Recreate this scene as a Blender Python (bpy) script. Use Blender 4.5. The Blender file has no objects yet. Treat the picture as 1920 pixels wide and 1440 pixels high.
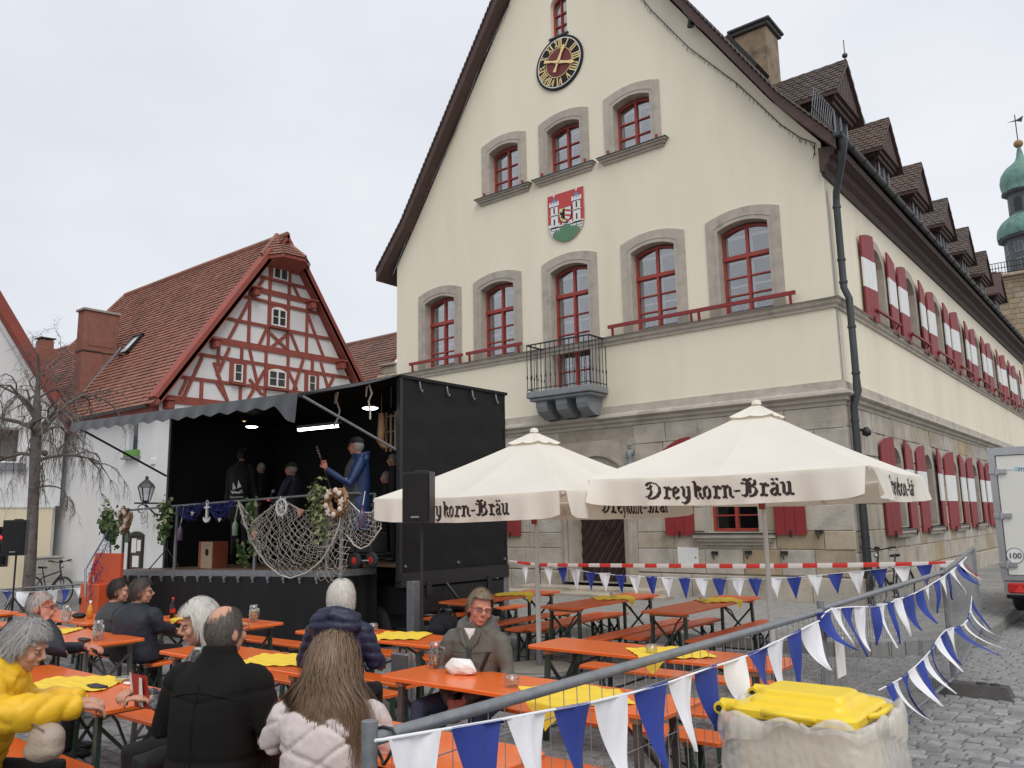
import bpy, math, random
import numpy as np
from math import sin, cos, pi, radians, sqrt, atan2
from mathutils import Vector as V, Matrix
from mathutils.geometry import tessellate_polygon

rnd = random.Random(11)
sc = bpy.context.scene
COL = sc.collection

# ------------------------------------------------------------------ camera
# world: x runs right along the town hall front, y away from it into the side street, z up
cam_d = bpy.data.cameras.new('camera'); cam = bpy.data.objects.new('camera', cam_d); COL.objects.link(cam)
CR = V((0.78003237, 0.6254949, -0.01853368)); CU = V((0.11719041, -0.11692351, 0.98620193)); CF = V((-0.61466732, 0.77141754, 0.16450612))
CAM = V((0, 0, 2.0))
cam.matrix_world = Matrix(((CR.x, CU.x, -CF.x, CAM.x), (CR.y, CU.y, -CF.y, CAM.y), (CR.z, CU.z, -CF.z, CAM.z), (0, 0, 0, 1)))
cam_d.sensor_width = 36; cam_d.lens = 1530 / 1920 * 36; cam_d.clip_start = 0.05; cam_d.clip_end = 600
sc.camera = cam

# ------------------------------------------------------------------ sky and light (overcast)
SUN_EL, SUN_AZ = radians(52), radians(128)
w = bpy.data.worlds.new('World'); sc.world = w; w.use_nodes = True
nt = w.node_tree; N = nt.nodes; L = nt.links
for n_ in list(N): N.remove(n_)
out = N.new('ShaderNodeOutputWorld'); bg = N.new('ShaderNodeBackground'); bg.inputs[1].default_value = 0.105
sky = N.new('ShaderNodeTexSky'); sky.sky_type = 'NISHITA'; sky.sun_disc = False
sky.sun_elevation = SUN_EL; sky.sun_rotation = SUN_AZ; sky.dust_density = 4; sky.air_density = 1.5
tc = N.new('ShaderNodeTexCoord'); mp = N.new('ShaderNodeMapping'); mp.inputs['Scale'].default_value = (1, 1, 2.2)
nz = N.new('ShaderNodeTexNoise'); nz.inputs['Scale'].default_value = 1.6; nz.inputs['Detail'].default_value = 5; nz.inputs['Roughness'].default_value = .5
rp = N.new('ShaderNodeValToRGB')
rp.color_ramp.elements[0].position = .3; rp.color_ramp.elements[0].color = (6.75, 7.05, 7.75, 1)
rp.color_ramp.elements[1].position = .72; rp.color_ramp.elements[1].color = (8.5, 8.65, 9.05, 1)
mx = N.new('ShaderNodeMixRGB'); mx.inputs[0].default_value = .93
L.new(tc.outputs['Generated'], mp.inputs[0]); L.new(mp.outputs[0], nz.inputs['Vector']); L.new(nz.outputs['Fac'], rp.inputs[0])
L.new(sky.outputs[0], mx.inputs[1]); L.new(rp.outputs[0], mx.inputs[2]); L.new(mx.outputs[0], bg.inputs[0]); L.new(bg.outputs[0], out.inputs[0])
sd = bpy.data.lights.new('sun', 'SUN'); sd.energy = 1.5; sd.angle = radians(40); sd.color = (1, .97, .93)
sun = bpy.data.objects.new('sun', sd); COL.objects.link(sun)
sdir = V((sin(SUN_AZ) * cos(SUN_EL), cos(SUN_AZ) * cos(SUN_EL), sin(SUN_EL)))
sun.rotation_euler = sdir.to_track_quat('Z', 'Y').to_euler(); sun.location = sdir * 60
sc.view_settings.view_transform = 'Standard'; sc.view_settings.look = 'None'; sc.view_settings.gamma = 1; sc.view_settings.exposure = 0.06
sc.cycles.max_bounces = 7; sc.cycles.transparent_max_bounces = 24; sc.cycles.use_denoising = True
sc.cycles.glossy_bounces = 3; sc.cycles.transmission_bounces = 6

# ------------------------------------------------------------------ survey: where a line of sight meets a real plane
def ray(px, py): return CF + CR * ((px - 960) / 1530) - CU * ((py - 720) / 1530)
def P(px, py, ax, val):
    d = ray(px, py); i = 'xyz'.index(ax); return CAM + d * ((val - CAM[i]) / d[i])
def D(px, py, dep): return CAM + ray(px, py) * dep

# ------------------------------------------------------------------ materials
MATS = {}
def mat(n, c, r=.6, v=.12, s=3., b=.0, bs=40., met=0., rnd_=0., spec=.5, dirt=None, ds=1.5, dt=.55, trans=0., sheen=0., stretch=None, rhue=0., ior=None, coat=0., alpha=1.):
    m = bpy.data.materials.new(n); m.use_nodes = True; t = m.node_tree; N = t.nodes; L = t.links; p = N['Principled BSDF']
    p.inputs['Roughness'].default_value = r; p.inputs['Metallic'].default_value = met
    p.inputs['Specular IOR Level'].default_value = spec
    if trans: p.inputs['Transmission Weight'].default_value = trans
    if sheen: p.inputs['Sheen Weight'].default_value = sheen
    if coat: p.inputs['Coat Weight'].default_value = coat
    if ior: p.inputs['IOR'].default_value = ior
    if alpha < 1: p.inputs['Alpha'].default_value = alpha
    tc = N.new('ShaderNodeTexCoord'); src = tc.outputs['Object']
    if stretch:
        mp = N.new('ShaderNodeMapping'); mp.inputs['Scale'].default_value = stretch; L.new(src, mp.inputs[0]); src = mp.outputs[0]
    col = N.new('ShaderNodeRGB'); col.outputs[0].default_value = (*c, 1); cur = col.outputs[0]
    if dirt:
        nd = N.new('ShaderNodeTexNoise'); nd.inputs['Scale'].default_value = ds; nd.inputs['Detail'].default_value = 8; nd.inputs['Roughness'].default_value = .65
        L.new(src, nd.inputs['Vector']); rr = N.new('ShaderNodeValToRGB'); rr.color_ramp.elements[0].position = dt - .09; rr.color_ramp.elements[1].position = dt + .13
        L.new(nd.outputs['Fac'], rr.inputs[0]); md = N.new('ShaderNodeMixRGB'); L.new(rr.outputs[0], md.inputs[0]); L.new(cur, md.inputs[1]); md.inputs[2].default_value = (*dirt, 1); cur = md.outputs[0]
    if v or rnd_ or rhue:
        h = N.new('ShaderNodeHueSaturation'); L.new(cur, h.inputs['Color']); val = None
        if v:
            nn = N.new('ShaderNodeTexNoise'); nn.inputs['Scale'].default_value = s; nn.inputs['Detail'].default_value = 7; nn.inputs['Roughness'].default_value = .6
            L.new(src, nn.inputs['Vector']); mr = N.new('ShaderNodeMapRange'); mr.inputs[1].default_value = .25; mr.inputs[2].default_value = .75
            mr.inputs[3].default_value = 1 - v; mr.inputs[4].default_value = 1 + v; L.new(nn.outputs['Fac'], mr.inputs[0]); val = mr.outputs[0]
        if rnd_ or rhue:
            oi = N.new('ShaderNodeObjectInfo')
            if rnd_:
                m2 = N.new('ShaderNodeMapRange'); m2.inputs[3].default_value = 1 - rnd_; m2.inputs[4].default_value = 1 + rnd_; L.new(oi.outputs['Random'], m2.inputs[0])
                if val:
                    mm = N.new('ShaderNodeMath'); mm.operation = 'MULTIPLY'; L.new(val, mm.inputs[0]); L.new(m2.outputs[0], mm.inputs[1]); val = mm.outputs[0]
                else: val = m2.outputs[0]
            if rhue:
                ml = N.new('ShaderNodeMath'); ml.operation = 'MULTIPLY'; ml.inputs[1].default_value = 7.31; L.new(oi.outputs['Random'], ml.inputs[0])
                fr = N.new('ShaderNodeMath'); fr.operation = 'FRACT'; L.new(ml.outputs[0], fr.inputs[0])
                m3 = N.new('ShaderNodeMapRange'); m3.inputs[3].default_value = 1 - rhue; m3.inputs[4].default_value = 1 + rhue; L.new(fr.outputs[0], m3.inputs[0]); L.new(m3.outputs[0], h.inputs['Saturation'])
        if val: L.new(val, h.inputs['Value'])
        cur = h.outputs[0]
    L.new(cur, p.inputs['Base Color'])
    if b:
        nb = N.new('ShaderNodeTexNoise'); nb.inputs['Scale'].default_value = bs; nb.inputs['Detail'].default_value = 5; L.new(src, nb.inputs['Vector'])
        bu = N.new('ShaderNodeBump'); bu.inputs['Strength'].default_value = b; bu.inputs['Distance'].default_value = .02; L.new(nb.outputs['Fac'], bu.inputs['Height']); L.new(bu.outputs[0], p.inputs['Normal'])
    MATS[n] = m; return m
def glass_mat(n, tint, fac):
    m = bpy.data.materials.new(n); m.use_nodes = True; t = m.node_tree; N = t.nodes; L = t.links
    N.remove(N['Principled BSDF']); o = N['Material Output']
    tr = N.new('ShaderNodeBsdfTransparent'); tr.inputs[0].default_value = (*tint, 1); gl = N.new('ShaderNodeBsdfGlossy'); gl.inputs['Roughness'].default_value = .02
    lw = N.new('ShaderNodeLayerWeight'); lw.inputs[0].default_value = .35; ma = N.new('ShaderNodeMath'); ma.operation = 'MULTIPLY_ADD'; ma.inputs[1].default_value = .75; ma.inputs[2].default_value = fac
    L.new(lw.outputs['Facing'], ma.inputs[0]); ma.use_clamp = True
    mx = N.new('ShaderNodeMixShader'); L.new(ma.outputs[0], mx.inputs[0]); L.new(tr.outputs[0], mx.inputs[1]); L.new(gl.outputs[0], mx.inputs[2]); L.new(mx.outputs[0], o.inputs[0])
    MATS[n] = m; return m
def emit_mat(n, c, s):
    m = bpy.data.materials.new(n); m.use_nodes = True; p = m.node_tree.nodes['Principled BSDF']
    p.inputs['Base Color'].default_value = (*c, 1); p.inputs['Emission Color'].default_value = (*c, 1); p.inputs['Emission Strength'].default_value = s; MATS[n] = m; return m

mat('plaster', (.80, .735, .585), .85, .05, .8, .25, 60, dirt=(.735, .665, .515), ds=.5, dt=.58, stretch=(1, 1, .22))
mat('plaster_white', (.72, .72, .72), .85, .05, .5, .2, 45, dirt=(.62, .62, .62), ds=.3, dt=.58)
mat('plaster_cream', (.72, .63, .46), .85, .05, 1, .2, 45)
mat('stone', (.43, .385, .32), .85, .22, 2.2, .5, 22, rnd_=.07, rhue=.25, dirt=(.27, .235, .19), ds=1.3, dt=.6)
mat('stone_ochre', (.40, .33, .23), .85, .22, 1.6, .5, 18, rnd_=.09, rhue=.25, dirt=(.30, .25, .19), ds=1.1, dt=.52)
mat('stone_trim', (.43, .385, .325), .8, .16, 4, .25, 45, rnd_=.06, dirt=(.30, .26, .215), ds=2.5, dt=.62)
mat('mortar', (.34, .295, .23), .9, .2, 5, .3, 60)
mat('red_paint', (.33, .045, .03), .5, .12, 5, .1, 30)
mat('shutter_red', (.245, .022, .024), .55, .12, 3, .08, 25, rnd_=.06)
mat('shutter_white', (.74, .74, .73), .5, .05, 4)
mat('white_paint', (.75, .75, .73), .45, .04, 4)
mat('roof_dark', (.105, .075, .062), .8, .3, 6, .3, 30, rnd_=.28, rhue=.3, dirt=(.055, .055, .045), ds=5, dt=.55)
mat('roof_red', (.30, .132, .092), .8, .2, 2.0, .3, 30, rnd_=.05, dirt=(.215, .105, .08), ds=.9, dt=.56)
mat('roof_brown', (.24, .125, .09), .8, .25, 3, .3, 30, dirt=(.15, .10, .085), ds=1.2, dt=.55)
mat('dark_wood', (.075, .042, .036), .7, .2, 4, .15, 20, stretch=(1, 1, 1))
mat('timber', (.27, .065, .046), .7, .14, 3, .15, 25, rnd_=.08)
mat('gutter', (.05, .055, .056), .45, .2, 4, met=.3)
mat('lead_grey', (.22, .235, .25), .6, .15, 5)
mat('black_iron', (.018, .018, .02), .45, .2, 9, spec=.5)
mat('black_cloth', (.007, .007, .0075), .85, .25, 3, .2, 8)
mat('black_tarp', (.0085, .0085, .0095), .6, .2, 2, .35, 3.5, spec=.3)
mat('black_plastic', (.012, .012, .013), .45, .15, 12, .1, 60)
mat('grey_tarp', (.05, .055, .06), .4, .25, 4, .2, 8)
mat('galv', (.25, .262, .275), .42, .2, 14, .1, 30, met=.55)
mat('wire', (.36, .37, .38), .45, .15, 20, met=.4)
mat('orange_wood', (.80, .150, .022), .28, .09, 5, .08, 12, rnd_=.05, coat=.25, stretch=(1, 6, 6), dirt=(.62, .20, .075), ds=6, dt=.66)
mat('orange_worn', (.80, .15, .03), .34, .22, 6, .12, 16, rnd_=.08, stretch=(1, 6, 6), dirt=(.55, .13, .05), ds=4, dt=.64)
mat('leg_green', (.035, .06, .045), .5, .3, 12)
mat('leg_grey', (.105, .10, .095), .5, .3, 12, met=.2)
mat('leg_blue', (.02, .035, .09), .5, .2, 9)
mat('bare_wood', (.42, .27, .15), .7, .2, 8, stretch=(1, 8, 8))
mat('yellow_cloth', (.80, .56, .045), .75, .06, 6, .1, 20)
mat('canvas', (.88, .845, .76), .8, .035, 2, .12, 9)
mat('print_black', (.03, .02, .018), .8, .1, 9)
mat('pole_white', (.72, .70, .67), .4, .05, 6)
mat('concrete', (.33, .31, .28), .85, .2, 7, .4, 40)
mat('asphalt', (.11, .105, .10), .9, .2, 6, .4, 60)
mat('sett_bed', (.17, .16, .145), .95, .25, 9, .6, 70)
mat('sett', (.25, .25, .252), .85, .2, 9, .35, 50, rnd_=.24, rhue=.5, dirt=(.17, .165, .155), ds=5, dt=.6)
mat('paver', (.27, .265, .25), .8, .16, 8, .35, 60, rnd_=.13, rhue=.3)
mat('kerb', (.25, .245, .235), .8, .2, 6, .4, 40, rnd_=.1)
mat('flag_blue', (.022, .045, .27), .7, .08, 12, .1, 120, rnd_=.12)
mat('flag_white', (.80, .80, .83), .75, .04, 12, .1, 120, rnd_=.04)
mat('tape_red', (.62, .04, .03), .4, .05, 9)
mat('tape_white', (.72, .66, .62), .4, .05, 9)
mat('rubber', (.03, .03, .03), .8, .25, 12, .3, 50)
mat('foot_block', (.085, .08, .078), .85, .25, 8, .5, 50)
mat('bin_body', (.55, .42, .24), .5, .1, 5)
mat('bin_yellow', (.84, .60, .03), .38, .05, 8, .06, 40)
mat('gold', (.80, .62, .30), .4, .06, 9, met=.35)
mat('clock_black', (.010, .009, .010), .85, .1, 9)
mat('clock_red', (.15, .018, .018), .5, .1, 5)
mat('arms_red', (.50, .05, .045), .5, .04, 9); mat('arms_blue', (.12, .22, .45), .5, .04, 9); mat('arms_green', (.10, .22, .12), .6, .12, 9)
mat('copper', (.13, .265, .215), .6, .28, 1.6, .15, 9, dirt=(.075, .14, .115), ds=1.3, dt=.55)
mat('copper_fresh', (.24, .55, .50), .6, .1, 3)
mat('tower_slate', (.10, .105, .115), .7, .3, 3, .2, 12, rnd_=.1)
mat('tower_stone', (.33, .265, .18), .85, .25, 1.5, .3, 9, rnd_=.18, rhue=.3)
mat('chimney_render', (.27, .20, .135), .9, .28, 2.2, .5, 14, dirt=(.12, .09, .07), ds=2, dt=.58)
mat('brick_red', (.26, .11, .08), .85, .16, 3, .3, 25, dirt=(.2, .09, .07), ds=2, dt=.6)
mat('bark', (.15, .13, .115), .9, .3, 9, .7, 30, dirt=(.06, .052, .045), ds=6, dt=.55)
mat('twig', (.15, .13, .12), .85, .2, 9)
mat('rope', (.62, .59, .52), .85, .15, 15)
mat('net_blue', (.03, .04, .21), .8, .15, 15)
mat('ivy', (.085, .14, .045), .55, .3, 6, rnd_=.2); mat('ivy_pale', (.30, .34, .16), .6, .25, 9)
mat('wreath_wood', (.33, .19, .10), .8, .3, 9, .4, 30)
mat('shell', (.66, .57, .48), .6, .15, 14); mat('shell_pink', (.50, .27, .22), .6, .2, 12)
mat('plywood', (.44, .32, .21), .6, .12, 3, stretch=(1, 1, 5)); mat('cajon_red', (.30, .075, .04), .55, .15, 4)
mat('stage_floor', (.23, .14, .08), .6, .25, 3, .1, 20)
mat('bottle_green', (.16, .23, .15), .12, .1, 9, spec=.6); mat('bottle_violet', (.09, .06, .11), .15, .1, 9)
mat('alu', (.42, .43, .44), .35, .1, 20, met=.7)
mat('orange_plastic', (.58, .085, .022), .45, .12, 3)
mat('skin', (.53, .285, .20), .55, .10, 14, .1, 90, spec=.35); mat('skin_red', (.50, .215, .155), .55, .13, 14, .1, 90, spec=.35)
mat('hair_white', (.68, .655, .60), .55, .12, 25); mat('hair_grey', (.36, .345, .33), .55, .2, 25); mat('hair_dark', (.02, .014, .011), .6, .2, 25)
mat('hair_thin', (.105, .088, .075), .6, .2, 25); mat('hair_brown', (.20, .128, .078), .45, .25, 18, spec=.5); mat('hair_fair', (.27, .205, .13), .5, .2, 25); mat('hair_ash', (.062, .05, .04), .6, .25, 25)
mat('jacket_navy', (.007, .011, .040), .5, .15, 5, .2, 40); mat('jacket_black', (.0095, .0088, .0082), .9, .2, 5, .5, 120, spec=.2)
mat('jacket_dark', (.014, .017, .028), .7, .15, 5, .3, 60); mat('jacket_grey', (.105, .10, .083), .65, .12, 6, .25, 50); mat('jacket_charcoal', (.035, .038, .043), .7, .15, 6, .3, 60)
mat('jacket_yellow', (.80, .47, .015), .5, .06, 6, .15, 40); mat('jacket_light', (.56, .49, .47), .5, .06, 6, .15, 40)
mat('blouse_print', (.04, .04, .045), .7, .3, 9, dirt=(.36, .35, .34), ds=28, dt=.55); mat('jeans', (.035, .05, .095), .8, .2, 12, .3, 120)
mat('trousers_black', (.011, .011, .012), .8, .2, 9, .2, 50); mat('rain_blue', (.008, .03, .105), .5, .15, 5, .2, 20); mat('vest_grey', (.058, .06, .064), .7, .15, 5, .2, 40)
mat('shirt_white', (.72, .72, .72), .8, .04, 9); mat('cap_black', (.01, .01, .011), .8, .1, 9); mat('bag_taupe', (.36, .285, .225), .6, .1, 8, .3, 50)
mat('eye_white', (.50, .42, .38), .4, .05, 9); mat('lens', (.02, .02, .022), .1); mat('red_lens', (.45, .02, .015), .25, .1, 30); mat('sign_white', (.78, .78, .78), .4, .02, 4); mat('print_blue', (.03, .17, .38), .5, .05, 9); mat('print_pale', (.35, .52, .58), .5, .05, 9)
mat('trailer_white', (.72, .715, .66), .35, .025, 3); mat('paper_white', (.80, .78, .74), .8, .05, 9, .3, 30); mat('menu_red', (.42, .035, .028), .5, .1, 9)
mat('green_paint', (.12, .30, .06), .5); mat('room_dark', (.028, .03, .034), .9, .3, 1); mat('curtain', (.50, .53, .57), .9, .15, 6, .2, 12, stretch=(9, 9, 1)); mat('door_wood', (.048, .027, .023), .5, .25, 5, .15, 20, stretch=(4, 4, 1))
mat('beer', (.62, .27, .03), .1, .1, 5, spec=.5); mat('cola', (.022, .010, .007), .08); mat('cap_red', (.55, .02, .02), .4); mat('backpack', (.012, .013, .02), .7, .2, 9); mat('weed', (.06, .09, .025), .8, .3, 9)
mat('blinds', (.20, .165, .15), .7, .2, 3, stretch=(1, 1, 22))
glass_mat('glass', (.88, .90, .92), .17); glass_mat('glass_clear', (.93, .94, .93), .07)
emit_mat('lamp_on', (.95, .98, 1), 9); emit_mat('led_red', (1, .02, .02), 3.2); emit_mat('lamp_warm', (1, .72, .35), 1.2)
# thin milky bag
m = mat('bag_film', (.84, .80, .72), .28, .06, 5, .5, 14, spec=.6)
m.node_tree.nodes['Principled BSDF'].inputs['Alpha'].default_value = .45

# light shines through the parasol cloth
t_ = MATS['canvas'].node_tree; tl_ = t_.nodes.new('ShaderNodeBsdfTranslucent'); tl_.inputs[0].default_value = (.88, .80, .64, 1); ms_ = t_.nodes.new('ShaderNodeMixShader'); ms_.inputs[0].default_value = .27
t_.links.new(t_.nodes['Principled BSDF'].outputs[0], ms_.inputs[1]); t_.links.new(tl_.outputs[0], ms_.inputs[2]); t_.links.new(ms_.outputs[0], t_.nodes['Material Output'].inputs[0])

# ------------------------------------------------------------------ mesh builder
class MB:
    def __init__(s): s.v = []; s.f = []; s.m = []; s.sm = []
    def add(s, vs, fs, m=0, smooth=False):
        o = len(s.v); s.v.extend([tuple(x) for x in vs]); s.f.extend([[i + o for i in f] for f in fs]); s.m.extend([m] * len(fs)); s.sm.extend([smooth] * len(fs)); return s
    def box(s, x0, x1, y0, y1, z0, z1, m=0):
        return s.add([(x0, y0, z0), (x1, y0, z0), (x1, y1, z0), (x0, y1, z0), (x0, y0, z1), (x1, y0, z1), (x1, y1, z1), (x0, y1, z1)],
                     [(0, 3, 2, 1), (4, 5, 6, 7), (0, 1, 5, 4), (1, 2, 6, 5), (2, 3, 7, 6), (3, 0, 4, 7)], m)
    def bbox(s, x0, x1, y0, y1, z0, z1, b=.01, m=0):          # box with all edges chamfered
        b = min(b, (x1 - x0) / 2.1, (y1 - y0) / 2.1, (z1 - z0) / 2.1)
        X = (x0, x1); Y = (y0, y1); Z = (z0, z1); vs = []; ix = {}
        for i in (0, 1):
            for j in (0, 1):
                for k in (0, 1):
                    dx, dy, dz = (b, -b)[i], (b, -b)[j], (b, -b)[k]
                    for a, q in enumerate(((X[i], Y[j] + dy, Z[k] + dz), (X[i] + dx, Y[j], Z[k] + dz), (X[i] + dx, Y[j] + dy, Z[k]))): ix[i, j, k, a] = len(vs); vs.append(q)
        fs = []
        for i in (0, 1): fs.append([ix[i, 0, 0, 0], ix[i, 1, 0, 0], ix[i, 1, 1, 0], ix[i, 0, 1, 0]]); fs.append([ix[0, i, 0, 1], ix[1, i, 0, 1], ix[1, i, 1, 1], ix[0, i, 1, 1]]); fs.append([ix[0, 0, i, 2], ix[1, 0, i, 2], ix[1, 1, i, 2], ix[0, 1, i, 2]])
        for i in (0, 1):
            for j in (0, 1):
                fs.append([ix[i, j, 0, 0], ix[i, j, 1, 0], ix[i, j, 1, 1], ix[i, j, 0, 1]]); fs.append([ix[i, 0, j, 0], ix[i, 1, j, 0], ix[i, 1, j, 2], ix[i, 0, j, 2]]); fs.append([ix[0, i, j, 1], ix[1, i, j, 1], ix[1, i, j, 2], ix[0, i, j, 2]])
                for k in (0, 1): fs.append([ix[i, j, k, 0], ix[i, j, k, 1], ix[i, j, k, 2]])
        return s.add(vs, fs, m)
    def beam(s, a, b, w, h, up=(0, 0, 1), m=0, off=0):         # rectangular bar from a to b
        a = V(a); b = V(b); d = (b - a); d.normalize(); u = V(up); r = d.cross(u)
        if r.length < 1e-5: r = d.cross(V((1, 0, 0)))
        r.normalize(); u = r.cross(d); r *= w / 2; u *= h / 2
        vs = [a - r - u, a + r - u, a + r + u, a - r + u, b - r - u, b + r - u, b + r + u, b - r + u]
        return s.add(vs, [(0, 3, 2, 1), (4, 5, 6, 7), (0, 1, 5, 4), (1, 2, 6, 5), (2, 3, 7, 6), (3, 0, 4, 7)], m)
    def tube(s, pts, r, n=8, m=0, cap=True, smooth=True, flat=1.):
        pts = [V(p) for p in pts]; k = len(pts); rs = r if hasattr(r, '__len__') else [r] * k
        vs = []; pu = None
        for i, p in enumerate(pts):
            d = (pts[min(i + 1, k - 1)] - pts[max(i - 1, 0)])
            if d.length < 1e-9: d = V((0, 0, 1))
            d.normalize()
            u = (pu - d * pu.dot(d)) if pu is not None else (V((0, 0, 1)) if abs(d.z) < .9 else V((1, 0, 0))).cross(d)
            if u.length < 1e-6: u = d.orthogonal()
            u.normalize(); pu = u; q = d.cross(u)
            for j in range(n):
                a = 2 * pi * j / n; vs.append(p + (u * cos(a) + q * sin(a) * flat) * rs[i])
        fs = [(i * n + j, i * n + (j + 1) % n, (i + 1) * n + (j + 1) % n, (i + 1) * n + j) for i in range(k - 1) for j in range(n)]
        s.add(vs, fs, m, smooth)
        if cap: s.add(vs[:n], [list(range(n))[::-1]], m); s.add(vs[-n:], [list(range(n))], m)
        return s
    def cyl(s, a, b, r, n=16, m=0, r2=None, smooth=True): return s.tube([a, b], [r, r if r2 is None else r2], n, m, True, smooth)
    def lathe(s, prof, c=(0, 0, 0), n=20, m=0, smooth=True, ax=2):
        vs = []; k = len(prof)
        for r, z in prof:
            for j in range(n):
                a = 2 * pi * j / n; q = [r * cos(a), r * sin(a), z]
                if ax == 1: q = [q[0], q[2], q[1]]
                if ax == 0: q = [q[2], q[0], q[1]]
                vs.append((q[0] + c[0], q[1] + c[1], q[2] + c[2]))
        fs = [(i * n + j, i * n + (j + 1) % n, (i + 1) * n + (j + 1) % n, (i + 1) * n + j) for i in range(k - 1) for j in range(n)]
        s.add(vs, fs, m, smooth)
        if prof[0][0] > 1e-4: s.add(vs[:n], [list(range(n))], m)
        if prof[-1][0] > 1e-4: s.add(vs[-n:], [list(range(n))], m)
        return s
    def ell(s, c, r, n=14, k=9, m=0, rot=None):
        vs = []
        for i in range(k + 1):
            t = pi * i / k
            for j in range(n):
                a = 2 * pi * j / n; q = V((r[0] * sin(t) * cos(a), r[1] * sin(t) * sin(a), r[2] * cos(t)))
                if rot is not None: q = rot @ q
                vs.append(q + V(c))
        return s.add(vs, [(i * n + j, i * n + (j + 1) % n, (i + 1) * n + (j + 1) % n, (i + 1) * n + j) for i in range(k) for j in range(n)], m, True)
    def quad(s, a, b, c, d, m=0): return s.add([a, b, c, d], [(0, 1, 2, 3)], m)
    def grid(s, fn, nu, nv, m=0, smooth=True):                 # fn(u, v) in 0..1 -> point
        vs = [fn(i / nu, j / nv) for j in range(nv + 1) for i in range(nu + 1)]
        return s.add(vs, [(j * (nu + 1) + i, j * (nu + 1) + i + 1, (j + 1) * (nu + 1) + i + 1, (j + 1) * (nu + 1) + i) for j in range(nv) for i in range(nu)], m, smooth)
    def prism(s, poly, pl, n0, n1, holes=(), m=0, back=True, mside=None):   # 2D outline (with holes) on a plane, from depth n0 to n1
        if mside is None: mside = m
        loops = [poly] + list(holes); tri = tessellate_polygon([[V((x, z, 0)) for x, z in l] for l in loops]); flat = [q for l in loops for q in l]
        f_ = [pl(x, z, n1) for x, z in flat]; s.add(f_, [list(t) for t in tri], m)
        if back: s.add([pl(x, z, n0) for x, z in flat], [list(t) for t in tri], m)
        for l in loops:
            k = len(l); s.add([pl(x, z, n1) for x, z in l] + [pl(x, z, n0) for x, z in l], [(i, (i + 1) % k, (i + 1) % k + k, i + k) for i in range(k)], mside)
        return s
    def mesh(s, name, loc=(0, 0, 0), mats=()):
        me = bpy.data.meshes.new(name); lo = V(loc)
        me.from_pydata([(x - lo.x, y - lo.y, z - lo.z) for x, y, z in s.v], [], s.f)
        for mm in mats: me.materials.append(MATS[mm])
        me.polygons.foreach_set('material_index', s.m); me.polygons.foreach_set('use_smooth', s.sm); me.update(); return me

def thing(name, label, cat, loc=(0, 0, 0), group=None, rz=0):
    o = bpy.data.objects.new(name, None); COL.objects.link(o); o.location = loc; o.rotation_euler = (0, 0, rz); o.empty_display_size = .2
    o['label'] = label; o['category'] = cat
    if group: o['group'] = group
    return o
def wl(o):
    p = V((0, 0, 0))
    while o is not None: p += V(o.location); o = o.parent
    return p
def part(name, mb, mats, parent=None, label=None, kind=None, loc=None):   # ONE mesh object; vertices given in world space unless its thing sits at the origin
    mats = [mats] if isinstance(mats, str) else mats
    base = wl(parent) if parent is not None else V(loc or (0, 0, 0))
    me = mb if isinstance(mb, bpy.types.Mesh) else mb.mesh(name, base, mats)
    o = bpy.data.objects.new(name, me); COL.objects.link(o)
    if parent is not None: o.parent = parent
    else: o.location = base
    if label: o['label'] = label
    if kind: o['kind'] = kind
    return o
def single(name, mb, mats, label, cat, loc, group=None):                  # a thing that is one mesh
    o = part(name, mb, mats, None, label, None, loc); o['category'] = cat
    if group: o['group'] = group
    return o
def kids(o): return [c for c in ALLK.get(o.name, [])]
def copy_tree(root, label=None, loc=None, rz=None, name=None):
    def rec(o, par):
        c = o.copy(); COL.objects.link(c); c.parent = par
        for ch in o.children: rec(ch, c)
        return c
    r = rec(root, root.parent)
    if label: r['label'] = label
    if loc is not None: r.location = loc
    if rz is not None: r.rotation_euler = (0, 0, rz)
    return r
def yplane(y, s=-1): return lambda x, z, n: (x, y + s * n, z)            # facade facing -y
def xplane(x, s=1): return lambda y, z, n: (x + s * n, y, z)             # facade facing +x
def arch(x0, x1, z0, z1, rise, n=8):                                     # opening outline: flat bottom, segmental head; z1 is the springing
    p = [(x0, z0), (x1, z0)]; c = (x0 + x1) / 2; h = (x1 - x0) / 2
    if rise <= 0: return p + [(x1, z1), (x0, z1)]
    R = (h * h + rise * rise) / (2 * rise); a = math.asin(min(1, h / R))
    return p + [(c + R * sin(t), z1 + rise - R + R * cos(t)) for t in [a - 2 * a * i / n for i in range(n + 1)]]
def rect(x0, x1, z0, z1): return [(x0, z0), (x1, z0), (x1, z1), (x0, z1)]
def font_mesh(txt, size, name='lettering', ext=0., align='CENTER', shear=0.):
    cu = bpy.data.curves.new(name, 'FONT'); cu.body = txt; cu.size = size; cu.extrude = ext; cu.align_x = align; cu.align_y = 'CENTER'; cu.shear = shear; cu.resolution_u = 3
    o = bpy.data.objects.new(name, cu); COL.objects.link(o); dg = bpy.context.evaluated_depsgraph_get(); me = bpy.data.meshes.new_from_object(o.evaluated_get(dg)); bpy.data.objects.remove(o); return me
def font_part(txt, size, mt, M4, parent, name='lettering', ext=.002, **k):   # M4: where the text plane stands in the world
    me = font_mesh(txt, size, name, ext, **k); b = wl(parent) if parent is not None else V((0, 0, 0)); me.transform(Matrix.Translation(-b) @ M4); me.materials.clear(); me.materials.append(MATS[mt])
    o = bpy.data.objects.new(name, me); COL.objects.link(o); o.parent = parent; return o
def frame4(o, x, y):
    x = V(x).normalized(); y = V(y).normalized(); z = x.cross(y); return Matrix(((x.x, y.x, z.x, o[0]), (x.y, y.y, z.y, o[1]), (x.z, y.z, z.z, o[2]), (0, 0, 0, 1)))
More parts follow.
